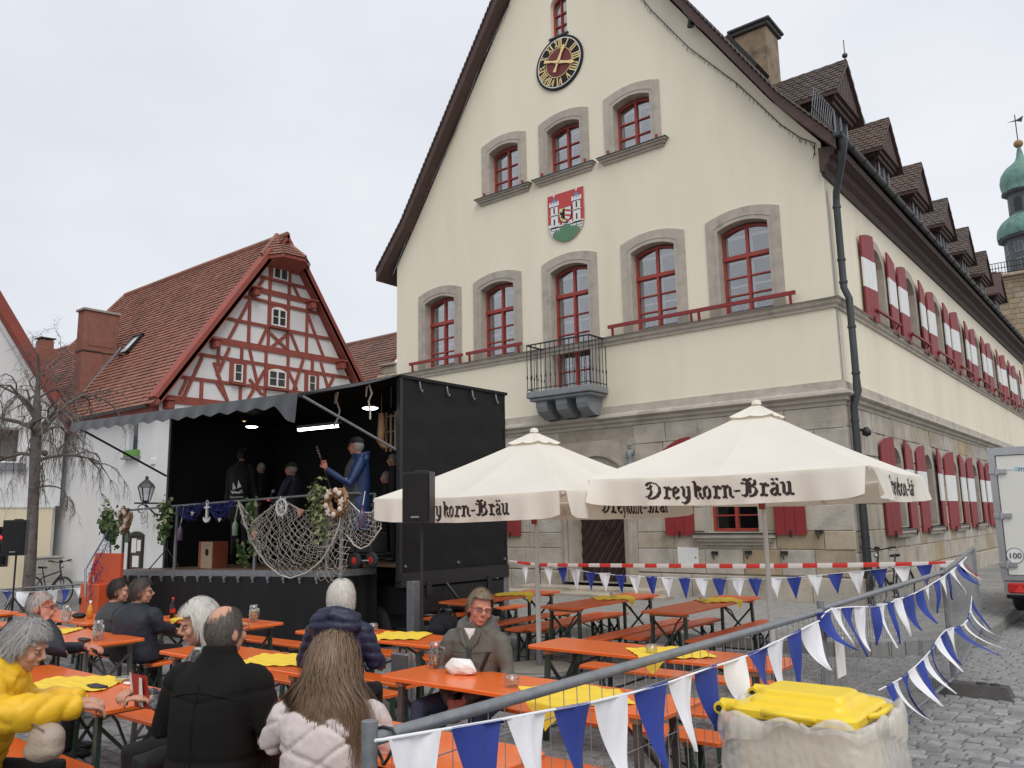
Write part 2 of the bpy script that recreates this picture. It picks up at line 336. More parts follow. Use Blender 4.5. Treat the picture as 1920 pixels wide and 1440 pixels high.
# ------------------------------------------------------------------ ground
def brick_mat(n, c1, c2, cm, sx, sy, mort, bump=.6, off=.5):
    m = mat(n, c1, .8, 0); t = m.node_tree; N = t.nodes; L = t.links; p = N['Principled BSDF']
    tc = N.new('ShaderNodeTexCoord'); nw = N.new('ShaderNodeTexNoise'); nw.inputs['Scale'].default_value = 2.3; nw.inputs['Detail'].default_value = 3
    L.new(tc.outputs['Object'], nw.inputs['Vector']); ad = N.new('ShaderNodeMixRGB'); ad.blend_type = 'ADD'; ad.inputs[0].default_value = .05
    L.new(tc.outputs['Object'], ad.inputs[1]); L.new(nw.outputs['Color'], ad.inputs[2])
    b = N.new('ShaderNodeTexBrick'); b.inputs['Scale'].default_value = 1; b.inputs['Brick Width'].default_value = sx; b.inputs['Row Height'].default_value = sy; b.inputs['Mortar Size'].default_value = mort
    b.inputs['Mortar Smooth'].default_value = .5; b.inputs['Bias'].default_value = 0; b.offset = off
    b.inputs['Color1'].default_value = (*c1, 1); b.inputs['Color2'].default_value = (*c2, 1); b.inputs['Mortar'].default_value = (*cm, 1)
    L.new(ad.outputs[0], b.inputs['Vector']); nn = N.new('ShaderNodeTexNoise'); nn.inputs['Scale'].default_value = .8; nn.inputs['Detail'].default_value = 7
    L.new(tc.outputs['Object'], nn.inputs['Vector']); h = N.new('ShaderNodeHueSaturation'); mr = N.new('ShaderNodeMapRange'); mr.inputs[3].default_value = .55; mr.inputs[4].default_value = 1.45
    L.new(nn.outputs['Fac'], mr.inputs[0]); L.new(mr.outputs[0], h.inputs['Value']); L.new(b.outputs['Color'], h.inputs['Color']); L.new(h.outputs[0], p.inputs['Base Color'])
    bu = N.new('ShaderNodeBump'); bu.inputs['Strength'].default_value = bump; bu.inputs['Distance'].default_value = .02; bu.invert = True; L.new(b.outputs['Fac'], bu.inputs['Height']); L.new(bu.outputs[0], p.inputs['Normal'])
brick_mat('cobble_far', (.235, .23, .22), (.18, .178, .175), (.10, .094, .085), .17, .14, .018)
brick_mat('paver_far', (.28, .275, .262), (.245, .24, .23), (.15, .145, .135), .32, .17, .012)
g = MB(); g.grid(lambda u, v: (-250 + 500 * u, -250 + 500 * v, 0), 40, 40, smooth=False)
part('ground', g, 'cobble_far', kind='structure')

# pavement with rounded corner in front of the town hall
kerb_line = [(-30, 11.75), (-20, 11.75), (-14, 11.75), (-10, 11.85), (-8, 11.95), (-6.2, 12.1), (-5.0, 12.18), (-4.05, 12.3), (-3.45, 12.62), (-3.0, 13.1), (-2.68, 13.75), (-2.5, 14.5), (-2.45, 15.5), (-2.5, 17), (-2.58, 20), (-2.6, 26), (-2.6, 34), (-2.6, 62)]
g = MB(); inner = [(x, y) for x, y in kerb_line]
poly = inner + [(-30, 62)]
g.prism(poly, lambda x, y, n: (x, y, n), 0, .196, back=False); pav = part('pavement', g, 'paver_far', kind='structure')
def path_pts(line, step):                                     # resample a polyline
    out = [V((*line[0], 0))]; acc = 0
    for a, b in zip(line, line[1:]):
        a = V((*a, 0)); b = V((*b, 0)); l = (b - a).length; t = step - acc
        while t <= l: out.append(a + (b - a) * (t / l)); t += step
        acc = l - (t - step)
    return out
kp = path_pts(kerb_line[1:-1], .5)
for i, (a, b) in enumerate(zip(kp, kp[1:])):
    d = (b - a).normalized(); nrm = V((d.y, -d.x, 0)); a2 = a + d * .008; b2 = b - d * .008; h = .2 + rnd.uniform(-.006, .006); mb = MB()
    pr = [(-.14, 0), (-.14, h), (-.01, h), (.012, h - .02), (.016, 0)]
    vs = [a2 + nrm * n_ + V((0, 0, z)) for n_, z in pr] + [b2 + nrm * n_ + V((0, 0, z)) for n_, z in pr]; k = len(pr)
    mb.add(vs, [(i_, i_ + 1, i_ + 1 + k, i_ + k) for i_ in range(k - 1)] + [tuple(range(k)), tuple(range(2 * k - 1, k - 1, -1))])
    part('kerb_stone', mb, 'kerb', pav)

# setts: every stone has its own edges; the 300 that show largest are objects, the rest one mesh
def in_view(p, m=40):
    v = V(p) - CAM; z = v.dot(CF)
    if z < 1: return None
    x = 960 + 1530 * v.dot(CR) / z; y = 720 - 1530 * v.dot(CU) / z
    return z if -m < x < 1920 + m and y < 1440 + m * 1.5 else None
def inside_kerb(x, y):
    if y < 11.6: return False
    for (x0, y0), (x1, y1) in zip(kerb_line, kerb_line[1:]):
        if (y0 <= y < y1 or y1 <= y < y0) and x > x0 + (x1 - x0) * (y - y0) / (y1 - y0): return False
    if y < 12.4:
        for (x0, y0), (x1, y1) in zip(kerb_line, kerb_line[1:]):
            if x0 <= x < x1: return y > y0 + (y1 - y0) * (x - x0) / (x1 - x0)
        return False
    return x < -2.45
def stone(mb, x0, x1, y0, y1, z0, h, b, jit=0.):
    q = [(x0, y0), (x1, y0), (x1, y1), (x0, y1)]; q = [(x + rnd.uniform(-jit, jit), y + rnd.uniform(-jit, jit)) for x, y in q]; cx = (x0 + x1) / 2; cy = (y0 + y1) / 2
    t = rnd.uniform(-.006, .006); t2 = rnd.uniform(-.006, .006)
    lo = [(x, y, z0) for x, y in q]; mi = [(x, y, z0 + h - b * .7) for x, y in q]; hi = [(cx + (x - cx) * (1 - 2 * b / (x1 - x0)), cy + (y - cy) * (1 - 2 * b / (y1 - y0)), z0 + h + (t if i in (0, 3) else -t) + (t2 if i < 2 else -t2)) for i, (x, y) in enumerate(q)]
    return mb.add(lo + mi + hi, [(0, 1, 5, 4), (1, 2, 6, 5), (2, 3, 7, 6), (3, 0, 4, 7), (4, 5, 9, 8), (5, 6, 10, 9), (6, 7, 11, 10), (7, 4, 8, 11), (8, 9, 10, 11)])
setts = []
y = 2.2; row = 0
while y < 17.5:
    rh = .128 + rnd.uniform(-.01, .012); x = -13.5 + rnd.uniform(0, .15)
    while x < 3.0:
        wd = rnd.uniform(.13, .215)
        cx, cy = x + wd / 2, y + rh / 2
        yy = y + .06 * sin(x * .8 + 1) + .03 * sin(x * 2.1)
        if not inside_kerb(cx, cy + .15):
            d = in_view((cx, cy, 0))
            if d and d < 16.5: setts.append((d - (3.0 if cx > -2.0 else 0), x + .008, x + wd - .008, yy + .008, yy + rh - .008))
        x += wd
    y += rh; row += 1
setts.sort()
road = part('road_bed', MB().quad((-14, 2, .004), (3, 2, .004), (3, 18, .004), (-14, 18, .004)), 'sett_bed', kind='structure')
road.hide_render = False
st = MB()
for i, (d, x0, x1, y0, y1) in enumerate(setts):
    if i < 300:
        mb = MB(); stone(mb, x0, x1, y0, y1, -.02, .045 + rnd.uniform(-.005, .005), .016, .007); part('sett', mb, 'sett', road)
    else: stone(st, x0, x1, y0, y1, -.02, .042 + rnd.uniform(-.005, .005), .016, .007)
part('setts', st, 'sett', road, kind='stuff')
# pavers of the pavement
pv = []
y = 11.8; row = 0
while y < 24:
    x = -16 + (.14 if row % 2 else 0)
    while x < -2.7:
        cx, cy = x + .14, y + .085
        if inside_kerb(cx + .18, cy - .16) and inside_kerb(cx - .14, cy - .16) and cy < (17.4 if cx < -5.3 else 24):
            d = in_view((cx, cy, .2))
            if d and not (cx < -9.5 and cy > 16.2): pv.append((d, x + .005, x + .275, y + .005, y + .165))
        x += .28
    y += .17; row += 1
pv.sort(key=lambda t: t[0] - (3 if t[1] > -5 else 0)); st = MB()
for i, (d, x0, x1, y0, y1) in enumerate(pv):
    if i < 300: mb = MB(); stone(mb, x0, x1, y0, y1, .18, .024 + rnd.uniform(0, .004), .006); part('paver', mb, 'paver', pav)
    else: stone(st, x0, x1, y0, y1, .18, .024 + rnd.uniform(0, .004), .006)
part('pavers', st, 'paver', pav, kind='stuff')

# ------------------------------------------------------------------ town hall
HX, HY = -5.15, 17.57
hx = lambda u: HX - u
hall = thing('town_hall', 'big cream plastered town hall with steep gable, clock, stone ground floor and striped red shutters', 'building', (HX, HY, .2))
F = yplane(HY); S = xplane(HX)
fw = [(11.61, 6.58, 8.92), (9.33, 6.58, 8.92), (6.81, 5.3, 8.92), (4.28, 6.58, 8.92), (1.92, 6.58, 8.92)]   # first floor: centre, foot, springing of the surround
gw = [(9.0, 11.42, 13.06), (6.86, 11.42, 13.06), (4.69, 11.42, 13.06)]
gable = [(-18.65, 4.7), (HX, 4.7), (HX, 10.12), (-6.2, 11.5), (-11.95, 20.2), (-17.7, 11.5), (-18.65, 10.15)]
holes = [arch(hx(c) - .87, hx(c) + .87, zb + .02, zs - .02, .18) for c, zb, zs in fw] + [arch(hx(c) - .81, hx(c) + .81, zb + .02, zs - .02, .17) for c, zb, zs in gw] + [arch(hx(6.9) - .28, hx(6.9) + .28, 15.55, 16.55, .27)]
part('front_wall', MB().prism(gable, F, -.35, 0, holes), 'plaster', hall)
WC = [3.65 + 3.35 * k for k in range(8)]                    # side windows: distance from the corner
sh = []
for c in WC: sh.append(arch(HY + c - .84, HY + c + .84, 6.6, 8.35, .42))
part('side_wall', MB().prism([(HY + .352, 4.7), (HY + 30.5, 4.7), (HY + 30.5, 9.7), (HY + .352, 9.7)], S, -.35, 0, sh), 'plaster', hall)
part('back_wall', MB().box(-18.6, HX - .4, HY + 30.1, HY + 30.5, .2, 9.7).box(-18.65, -18.3, HY + .4, HY + 30, .2, 9.8), 'plaster', hall)

def surround(pl, cx, half, zb, zs, rise, ring, parent, mt='stone_trim', n1=.03, deep=-.32, foot=False):
    o = arch(cx - half, cx + half, zb, zs, rise); i = arch(cx - half + ring, cx + half - ring, zb + (0 if not foot else foot), zs - ring * .95, rise * .8)
    if not foot: i[0] = (i[0][0], zb - .001 + .03); i[1] = (i[1][0], zb + .03)
    mb = MB().prism(o, pl, deep, n1, [i], back=False)
    r2 = ring * .72; i2 = arch(cx - half + r2, cx + half - r2, zb + .03, zs - r2 * .95, rise * .88)      # fine groove round the opening
    mb.prism(arch(cx - half + r2 - .02, cx + half - r2 + .02, zb + .01, zs - r2 * .95 + .02, rise * .88), pl, n1, n1 + .012, [i2], back=False)
    return part('window_surround', mb, mt, parent)
def frame_window(pl, cx, half, zb, zs, rise, parent, rows=3, zt=None, n0=-.30, name='window', mt='red_paint', mullion=.07, inner=True, curtain=None, lab=None):
    o = arch(cx - half, cx + half, zb, zs, rise); hs = []
    R = (half * half + rise * rise) / (2 * rise) if rise > 0 else 0
    top = lambda x: (zs + rise - R + sqrt(max(0, R * R - (x - cx) ** 2))) if rise > 0 else zs
    b = .065
    if zt is None: zt = None
    zl = zt if zt else None
    def rows_of(x0, x1, z0, z1, k):
        for r in range(k):
            a = z0 + (z1 - z0) * r / k + (.016 if r else 0); c = z0 + (z1 - z0) * (r + 1) / k - (.016 if r < k - 1 else 0); hs.append(rect(x0, x1, a, c))
    sides = ((cx - half + b, cx - mullion / 2), (cx + mullion / 2, cx + half - b)) if mullion else ((cx - half + b, cx + half - b),)
    for x0, x1 in sides:
        if zt:
            rows_of(x0, x1, zb + b, zt - .06, rows); hs.append([(x0, zt + .06), (x1, zt + .06)] + [(x1 + (x0 - x1) * t / 5, top(x1 + (x0 - x1) * t / 5) - b) for t in range(6)])
        else:
            zz = min(top(x0), top(x1)) - b
            if rows > 1: rows_of(x0, x1, zb + b, zb + b + (zz - zb - b) * (rows - 1) / rows - .016, rows - 1)
            zq = zb + b + (zz - zb - b) * (rows - 1) / rows + (.016 if rows > 1 else 0)
            hs.append([(x0, zq), (x1, zq)] + [(x1 + (x0 - x1) * t / 5, top(x1 + (x0 - x1) * t / 5) - b) for t in range(6)])
    mb = MB().prism(o, pl, n0, n0 + .07, hs)
    if zt: mb.prism(rect(cx - half, cx + half, zt - .045, zt + .045), pl, n0 + .07, n0 + .10)
    if mullion: mb.prism(rect(cx - mullion / 2 + .005, cx + mullion / 2 - .005, zb + .02, (zt or zs) - .05), pl, n0 + .07, n0 + .095)
    fr = part(name, mb, mt, parent, lab)
    for h in hs: part('pane', MB().prism(h, pl, n0 + .02, n0 + .026), 'glass', fr)
    if inner:
        gi = []; zz = zs - .1
        for x0, x1 in ((cx - half + .09, cx - .055), (cx + .055, cx + half - .09)):
            for r in range(rows): gi.append(rect(x0 + .03, x1, zb + .13 + (zz - zb - .13) * r / rows + .03, zb + .13 + (zz - zb - .13) * (r + 1) / rows - .02))
        part('inner_sash', MB().prism(rect(cx - half + .02, cx + half - .02, zb + .05, zs - .05), pl, n0 - .075, n0 - .04, gi), 'white_paint', fr)
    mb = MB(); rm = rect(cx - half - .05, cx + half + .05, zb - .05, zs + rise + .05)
    mb.prism(rm, pl, n0 - .9, n0 - .88); part('room', mb, 'room_dark', fr)  # dark sheet behind the panes: the unlit room's shade put into its colour
    if curtain:
        z0, z1 = curtain; mb = MB()
        mb.grid(lambda u, v: pl(cx - half + .05 + (2 * half - .1) * u, z0 + (z1 - z0) * v, n0 - .08 + .012 * sin(u * 50)), 40, 2); part('curtain', mb, 'curtain', fr)
    return fr
for i, (c, zb, zs) in enumerate(fw):
    surround(F, hx(c), .9, zb, zs, .18, .29, hall)
    door = i == 2
    frame_window(F, hx(c), .62, zb + .02, 8.6, .15, hall, rows=5 if door else 3, zt=8.0, name='balcony_door' if door else 'window', lab='tall red glazed balcony door' if door else None)
for i, (c, zb, zs) in enumerate(gw):
    surround(F, hx(c), .84, zb, zs, .17, .29, hall)
    frame_window(F, hx(c), .56, zb + .02, 12.74, .14, hall, rows=3, zt=None, curtain=(11.5, 11.95) if i else None)
    mb = MB()
    for z0, z1, pr in ((11.23, 11.30, .06), (11.30, 11.37, .11), (11.37, 11.40, .17)): mb.box(hx(c) - .84 - pr, hx(c) + .84 + pr, HY - pr, HY + .1, z0, z1)
    mb.box(hx(c) - 1.03, hx(c) + 1.03, HY - .19, HY + .05, 11.401, 11.425, m=1)
    part('window_sill', mb, ['stone_trim', 'gutter'], hall)
    for s in (-1, 1): part('shutter_hook', MB().beam((hx(c) + s * .72, HY - .05, 11.43), (hx(c) + s * .72, HY - .08, 11.58), .05, .05), 'red_paint', hall)
frame_window(F, hx(6.9), .28, 15.55, 16.55, .27, hall, rows=3, mullion=.03, n0=-.22, inner=False)
part('window_sill', MB().box(hx(6.9) - .33, hx(6.9) + .33, HY - .06, HY + .1, 15.5, 15.545), 'gutter', hall)
# mouldings run round the corner
def moulding(prof, name, mt, x0=-18.7, y1=HY + 30.5, mats2=None, cut=None):
    mb = MB(); k = len(prof)
    a = [(x0, HY - n, z) for n, z in prof]; c = [(HX + n, HY - n, z) for n, z in prof]; e = [(HX + n, y1, z) for n, z in prof]
    mb.add(a + c + e, [(i, i + 1, i + 1 + k, i + k) for i in range(k - 1)] + [(i + k, i + 1 + k, i + 1 + 2 * k, i + 2 * k) for i in range(k - 1)])
    if cut:
        for j in range(cut[0], cut[1]): mb.m[j] = 1; mb.m[j + k - 1] = 1
    return part(name, mb, mt, hall)
moulding([(-.02, 6.60), (.15, 6.565), (.16, 6.55), (.11, 6.53), (.10, 6.46), (.05, 6.42), (.045, 6.36), (-.02, 6.35)], 'string_course', ['stone_trim', 'gutter'], cut=(0, 2))
moulding([(-.02, 4.80), (.05, 4.78), (.07, 4.60), (.20, 4.54), (.22, 4.48), (.19, 4.45), (.13, 4.43), (.12, 4.36), (.06, 4.33), (.05, 4.26), (-.02, 4.24)], 'cornice', ['stone'])
# masonry of the ground floor
mort = MB().box(-18.64, HX - .001, HY - .02, HY + .3, .2, 4.3).box(HX - .3, HX + .02, HY, HY + 30.45, .2, 4.3)
DX = hx(6.15)
gopen = [(hx(2.55) - .72, hx(2.55) + .72, 1.62, 3.75), (hx(10.2) - .8, hx(10.2) + .8, 1.62, 3.75), (DX - 1.12, DX + 1.12, .2, 3.95)]
# backing wall is built round the openings
def backing(pl, a0, a1, z0, z1, ops, n0, n1):
    return MB().prism(rect(a0, a1, z0, z1), pl, n0, n1, [rect(o[0] + .03, o[1] - .03, max(o[2] + .03, z0 + .01), o[3] - .05) for o in ops])
part('base_wall', backing(F, -18.64, HX - .02, .1, 4.3, gopen, -.3, .015), 'mortar', hall)
sopen = [(HY + c - .72, HY + c + .72, 1.66, 3.8) for c in WC]
part('base_wall', backing(S, HY + .3, HY + 30.4, .1, 4.3, sopen, -.3, .015), 'mortar', hall)
def masonry(pl, a0, a1, zs, ops, corner, hide=lambda a, z: False, mats=('stone', 'stone_ochre'), och=lambda a, z: False):
    global stone_count
    for z0, z1 in zip(zs, zs[1:]):
        iv = [(a0, a1)]
        for o in ops:
            if o[2] < z1 - .08 and o[3] > z0 + .08:
                iv = [q for s, e in iv for q in ((s, min(e, o[0])), (max(s, o[1]), e)) if q[1] - q[0] > .04]
        for s, e in iv:
            a = s
            while a < e - .01:
                l = rnd.uniform(.55, 1.25)
                if e - a - l < .4: l = e - a
                if not hide(a + l / 2, z0):
                    mb = MB(); g_ = .006; n1 = .045 + rnd.uniform(-.012, .015); b = .014; x0, x1, y0, y1 = a + g_, a + l - g_, z0 + g_, z1 - g_
                    j = lambda: rnd.uniform(-.006, .006)
                    q = [(x0 + j(), y0 + j()), (x1 + j(), y0 + j()), (x1 + j(), y1 + j()), (x0 + j(), y1 + j())]
                    if corner and a == a0: q[0] = (a0, y0); q[3] = (a0, y1)
                    cx, cy = (x0 + x1) / 2, (y0 + y1) / 2
                    vs = [pl(x, z, -.02) for x, z in q] + [pl(x, z, n1 - b * .7) for x, z in q] + [pl(x + (b if x < cx else -b), z + (b if z < cy else -b), n1) for x, z in q]
                    mb.add(vs, [(0, 1, 5, 4), (1, 2, 6, 5), (2, 3, 7, 6), (3, 0, 4, 7), (4, 5, 9, 8), (5, 6, 10, 9), (6, 7, 11, 10), (7, 4, 8, 11), (8, 9, 10, 11)])
                    part('stone_block', mb, mats[1] if (och(a + l / 2, z0) or rnd.random() < .05) else mats[0], hall)
                a += l
zrow = [.72, 1.27, 1.66, 2.2, 2.72, 3.2, 3.78, 4.25]
masonry(F, -15.6, HX + .04, zrow, gopen, False, och=lambda a, z: a > -7.3 and z < 2.4 and rnd.random() < .6, hide=lambda a, z: False)
masonry(S, HY - .04, HY + 22, [.72, 1.2, 1.64, 2.2, 2.75, 3.25, 3.8, 4.25], sopen, True, och=lambda a, z: rnd.random() < .15)
# plinth
masonry(yplane(HY - .08), -15.6, HX + .12, [.18, .7], [gopen[2]], False)
masonry(xplane(HX + .08), HY - .12, HY + 22, [.18, .7], [], True)
mb = MB().box(-15.6, DX - 1.13, HY - .09, HY, .1, .705).box(DX + 1.13, HX + .08, HY - .09, HY, .1, .705).box(HX, HX + .08, HY - .09, HY + 30.4, .1, .705); part('plinth', mb, 'mortar', hall)
# ground floor front windows and shutters
def spandrel(pl, c, half, zs, rise, zt):
    ac = arch(c - half, c + half, 0, zs, rise, 12)[2:]
    part('stone_block', MB().prism([(c - half - .01, zs), (c - half - .01, zt), (c + half + .01, zt), (c + half + .01, zs)] + [(x, z + .004) for x, z in ac], pl, -.05, .04), 'stone', hall)
def shutter(pl, a0, a1, z0, z1, rise, side, name='shutter', n0=.07, lean=0.):
    # boards with a rounded outer top; red, white, red thirds. side -1: hinge on the right
    t = 3; zc = (z0 + (z1 - z0) * .36, z0 + (z1 - z0) * .69); mb = MB()
    def topz(x):
        f = (x - a0) / (a1 - a0); f = f if side > 0 else 1 - f
        return z1 - rise * (f ** 2.0)
    pl2 = lambda x, z, n: pl(x, z, n + n0 + lean * ((x - a0) if side < 0 else (a1 - x)))
    ws = (a1 - a0) / t
    for k in range(t):
        x0 = a0 + ws * k + (.004 if k else 0); x1 = a0 + ws * (k + 1) - (.004 if k < t - 1 else 0)
        mb.prism(rect(x0, x1, z0, zc[0]), pl2, 0, .04, m=0); mb.prism(rect(x0, x1, zc[0], zc[1]), pl2, 0, .041, m=1)
        mb.prism([(x0, zc[1]), (x1, zc[1])] + [(x1 + (x0 - x1) * q / 4, topz(x1 + (x0 - x1) * q / 4)) for q in range(5)], pl2, 0, .04, m=0)
    o = part(name, mb, ['shutter_red', 'shutter_white'], hall)
    xh = a0 + (a1 - a0) * .5
    part('latch', MB().box(-.012, .012, -.012, .012, -.1, .06) if False else MB().prism(rect(xh - .015, xh + .015, z0 - .05, z0 + .1), pl2, .041, .07), 'black_iron', o)
    return o
for c in (2.55, 10.2):
    x = hx(c); surround(F, x, .72, 1.62, 3.5, .22, .15, hall, n1=.05); spandrel(F, x, .72, 3.5, .22, 3.77)
    frame_window(F, x, .57, 1.66, 3.4, .16, hall, rows=4, zt=2.95, inner=False, n0=-.2)
    mb = MB()
    for z0, z1, pr in ((1.36, 1.44, .10), (1.44, 1.52, .16), (1.52, 1.6, .22)): mb.box(x - .72 - pr, x + .72 + pr, HY - pr, HY - .03, z0, z1)
    mb.box(x - .97, x + .97, HY - .24, HY + .02, 1.601, 1.63, m=1); part('window_sill', mb, ['stone_trim', 'gutter'], hall)
    shutter(F, x - 1.68, x - .95, 1.58, 3.85, .3, -1); shutter(F, x + .95, x + 1.62, 1.58, 3.85, .3, 1)
# main door with arched surround, diagonal boards, ring handle and steps
spandrel(F, DX, 1.12, 3.2, .62, 3.95)
o = arch(DX - 1.12, DX + 1.12, .42, 3.2, .62, 12); i1 = arch(DX - .76, DX + .76, .40, 2.98, .42, 12); i1 = [(x, max(z, .43)) for x, z in i1]
mb = MB().prism(o, F, -.45, .05, [i1], back=False)
for r, d in ((.94, .075), (.84, .03)): mb.prism(arch(DX - r - .05, DX + r + .05, .44, 3.1, .52, 12), F, .05, .05 + d, [arch(DX - r + .03, DX + r - .03, .45, 3.07, .49, 12)], back=False)
part('door_surround', mb, 'stone', hall)
dr = part('entrance_door', MB().prism(i1, F, -.40, -.36), 'door_wood', hall)
for k in range(-9, 16):
    z = .45 + k * .3; x0, x1 = DX - .75, DX + .75; za, zb_ = z, z + 2.1
    pts = []
    for t in np.linspace(0, 1, 30):
        xx = x0 + (x1 - x0) * t; zz = za + (zb_ - za) * t
        if .47 < zz < 3.0 + .36 * (1 - ((xx - DX) / .76) ** 2): pts.append((xx, zz))
    if len(pts) > 3: part('door_board', MB().beam(F(pts[0][0], pts[0][1], -.35), F(pts[-1][0], pts[-1][1], -.35), .13, .03, up=(0, -1, 0)).beam(F(pts[0][0], pts[0][1], -.33), F(pts[-1][0], pts[-1][1], -.33), .03, .03, up=(0, -1, 0)), 'door_wood', dr)
mb = MB(); mb.tube([(DX + .02 + .11 * cos(t), HY + .28, 1.72 + .11 * sin(t)) for t in np.linspace(0, 2 * pi, 15)], .016, 6, cap=False); part('door_ring', mb, 'black_iron', dr)
part('door_step', MB().bbox(-13.3, -9.4, 16.85, HY - .09, .2, .36, .015), 'stone', hall); part('door_step', MB().bbox(-13.7, -8.9, 16.3, 16.85, .16, .28, .015), 'stone', hall)
# side windows, both floors, with their shutters
for k, c in enumerate(WC):
    y = HY + c
    o = arch(y - .86, y + .86, 6.58, 8.35, .44, 10); i = arch(y - .6, y + .6, 6.61, 8.2, .36, 10)
    part('window_surround', MB().prism(o, S, -.45, .03, [i], back=False), 'stone_trim', hall)
    frame_window(S, y, .6, 6.63, 8.2, .36, hall, rows=3, zt=7.85, n0=-.42, inner=False)
    shutter(S, y - 1.5, y - .74, 6.5, 8.66, .14, -1, lean=.10 if k % 3 == 0 else .03 + .02 * rnd.random()); shutter(S, y + .74, y + 1.5, 6.5, 8.66, .14, 1, lean=.05 if k % 2 else .02)
    spandrel(S, y, .72, 3.3, .46, 3.81)
    o = arch(y - .72, y + .72, 1.66, 3.3, .46, 10); i = arch(y - .5, y + .5, 1.69, 3.2, .36, 10)
    part('window_surround', MB().prism(o, S, -.5, .055, [i], back=False), 'stone', hall)
    frame_window(S, y, .5, 1.71, 3.2, .36, hall, rows=3, zt=2.8, n0=-.45, inner=False)
    mb = MB()
    for z0, z1, pr in ((1.44, 1.53, .07), (1.53, 1.6, .13)): mb.box(HX + .03, HX + .05 + pr, y - .66 - pr, y + .66 + pr, z0, z1)
    mb.box(HX + .02, HX + .2, y - .82, y + .82, 1.601, 1.63, m=1); part('window_sill', mb, ['stone_trim', 'gutter'], hall)
    shutter(S, y - 1.46, y - .66, 1.5, 3.76, .2, -1, lean=.12 if k % 2 == 0 else .04); shutter(S, y + .66, y + 1.46, 1.5, 3.76, .2, 1, lean=.03 + .06 * (k % 3 == 1))
    mb = MB().beam((HX + .2, y - 1.0, 6.78), (HX + .2, y + 1.15, 6.78), .06, .05)
    for q in (-.9, 1.05): mb.beam((HX + .2, y + q, 6.78), (HX + .08, y + q, 6.6), .04, .04)
    part('window_rail', mb, 'shutter_red', hall)
for x0, x1, ps in ((hx(12.75), hx(10.55), (-.0,)), (hx(10.4), hx(8.35), (0,)), (hx(5.55), hx(.75), (0,))):
    mb = MB().beam((x0, HY - .17, 6.80), (x1, HY - .17, 6.80), .06, .085)
    for q in [x0 + .12, x1 - .12] + ([hx(3.05), hx(3.25)] if x1 - x0 > 3 else []): mb.beam((q, HY - .17, 6.77), (q, HY - .15, 6.56), .05, .05)
    part('window_rail', mb, 'shutter_red', hall)
# balcony
bal = part('balcony', MB().bbox(-12.88, -10.86, 16.74, HY, 5.12, 5.29, .02).bbox(-12.82, -10.92, 16.8, HY, 5.04, 5.12, .02), 'lead_grey', hall)
for x in (-12.5, -11.87, -11.24):
    pr = [(0, 0), (.68, 0), (.68, -.14), (.63, -.28), (.53, -.36), (.40, -.41), (.3, -.46), (0, -.46)]
    part('bracket', MB().prism([(n, z) for n, z in pr], lambda n, z, d, x=x: (x - .17 + d, HY - n, 5.04 + z), 0, .34), 'lead_grey', bal)
mb = MB(); zt = 6.54
for a, b in (((-12.85, HY - .02), (-12.85, 16.78)), ((-12.85, 16.78), (-10.9, 16.78)), ((-10.9, 16.78), (-10.9, HY - .02))):
    mb.beam((*a, zt), (*b, zt), .05, .03); mb.beam((*a, 5.36), (*b, 5.36), .03, .02)
    l = sqrt((a[0] - b[0]) ** 2 + (a[1] - b[1]) ** 2); n_ = round(l / .15)
    for q in range(n_ + 1):
        x = a[0] + (b[0] - a[0]) * q / n_; y = a[1] + (b[1] - a[1]) * q / n_
        mb.tube([(x, y, 5.27), (x, y, 5.62), (x, y, 5.68), (x, y, 5.74), (x, y, zt)], [.011, .011, .024, .011, .011], 5)
part('railing', mb, 'black_iron', bal)
# roof: verge overhang, flared eaves
prof = [(-7.24, 9.98), (-6.05, 11.4), (0, 20.72), (6.05, 11.4), (7.24, 9.98)]; th = .24
prof2 = [(x, z - th * (1.6 if abs(x) < .01 else 1.25)) for x, z in prof]
mb = MB(); y0, y1 = HY - .42, HY + 30.9
for (p, q, p2, q2) in zip(prof, prof[1:], prof2, prof2[1:]):
    W = lambda t, y: (-11.95 + t[0], y, t[1])
    mb.add([W(p, y0), W(q, y0), W(q, y1), W(p, y1)], [(0, 1, 2, 3)], 0); mb.add([W(p2, y0), W(q2, y0), W(q2, y1), W(p2, y1)], [(0, 1, 2, 3)], 1); mb.add([W(p, y0), W(q, y0), W(q2, y0), W(p2, y0)], [(0, 1, 2, 3)], 1)
part('roof', mb, ['roof_dark', 'dark_wood'], hall)
vt = MB()
for p, q in zip(prof, prof[1:]):
    a = V((-11.95 + p[0], HY - .44, p[1])); b = V((-11.95 + q[0], HY - .44, q[1])); l = (b - a).length; n_ = round(l / .17); up = (b.z > a.z)
    d = (b - a) / l; nm = V((-d.z, 0, d.x))
    for k in range(n_):
        c0 = a + d * (k * l / n_); c1 = a + d * ((k + 1) * l / n_ + .05)
        vt.beam(c0 + nm * (.015 if up else .06) + V((0, .15, 0)), c1 + nm * (.06 if up else .015) + V((0, .15, 0)), .34, .022, up=nm)
part('verge_tiles', vt, 'roof_dark', hall, kind='stuff')
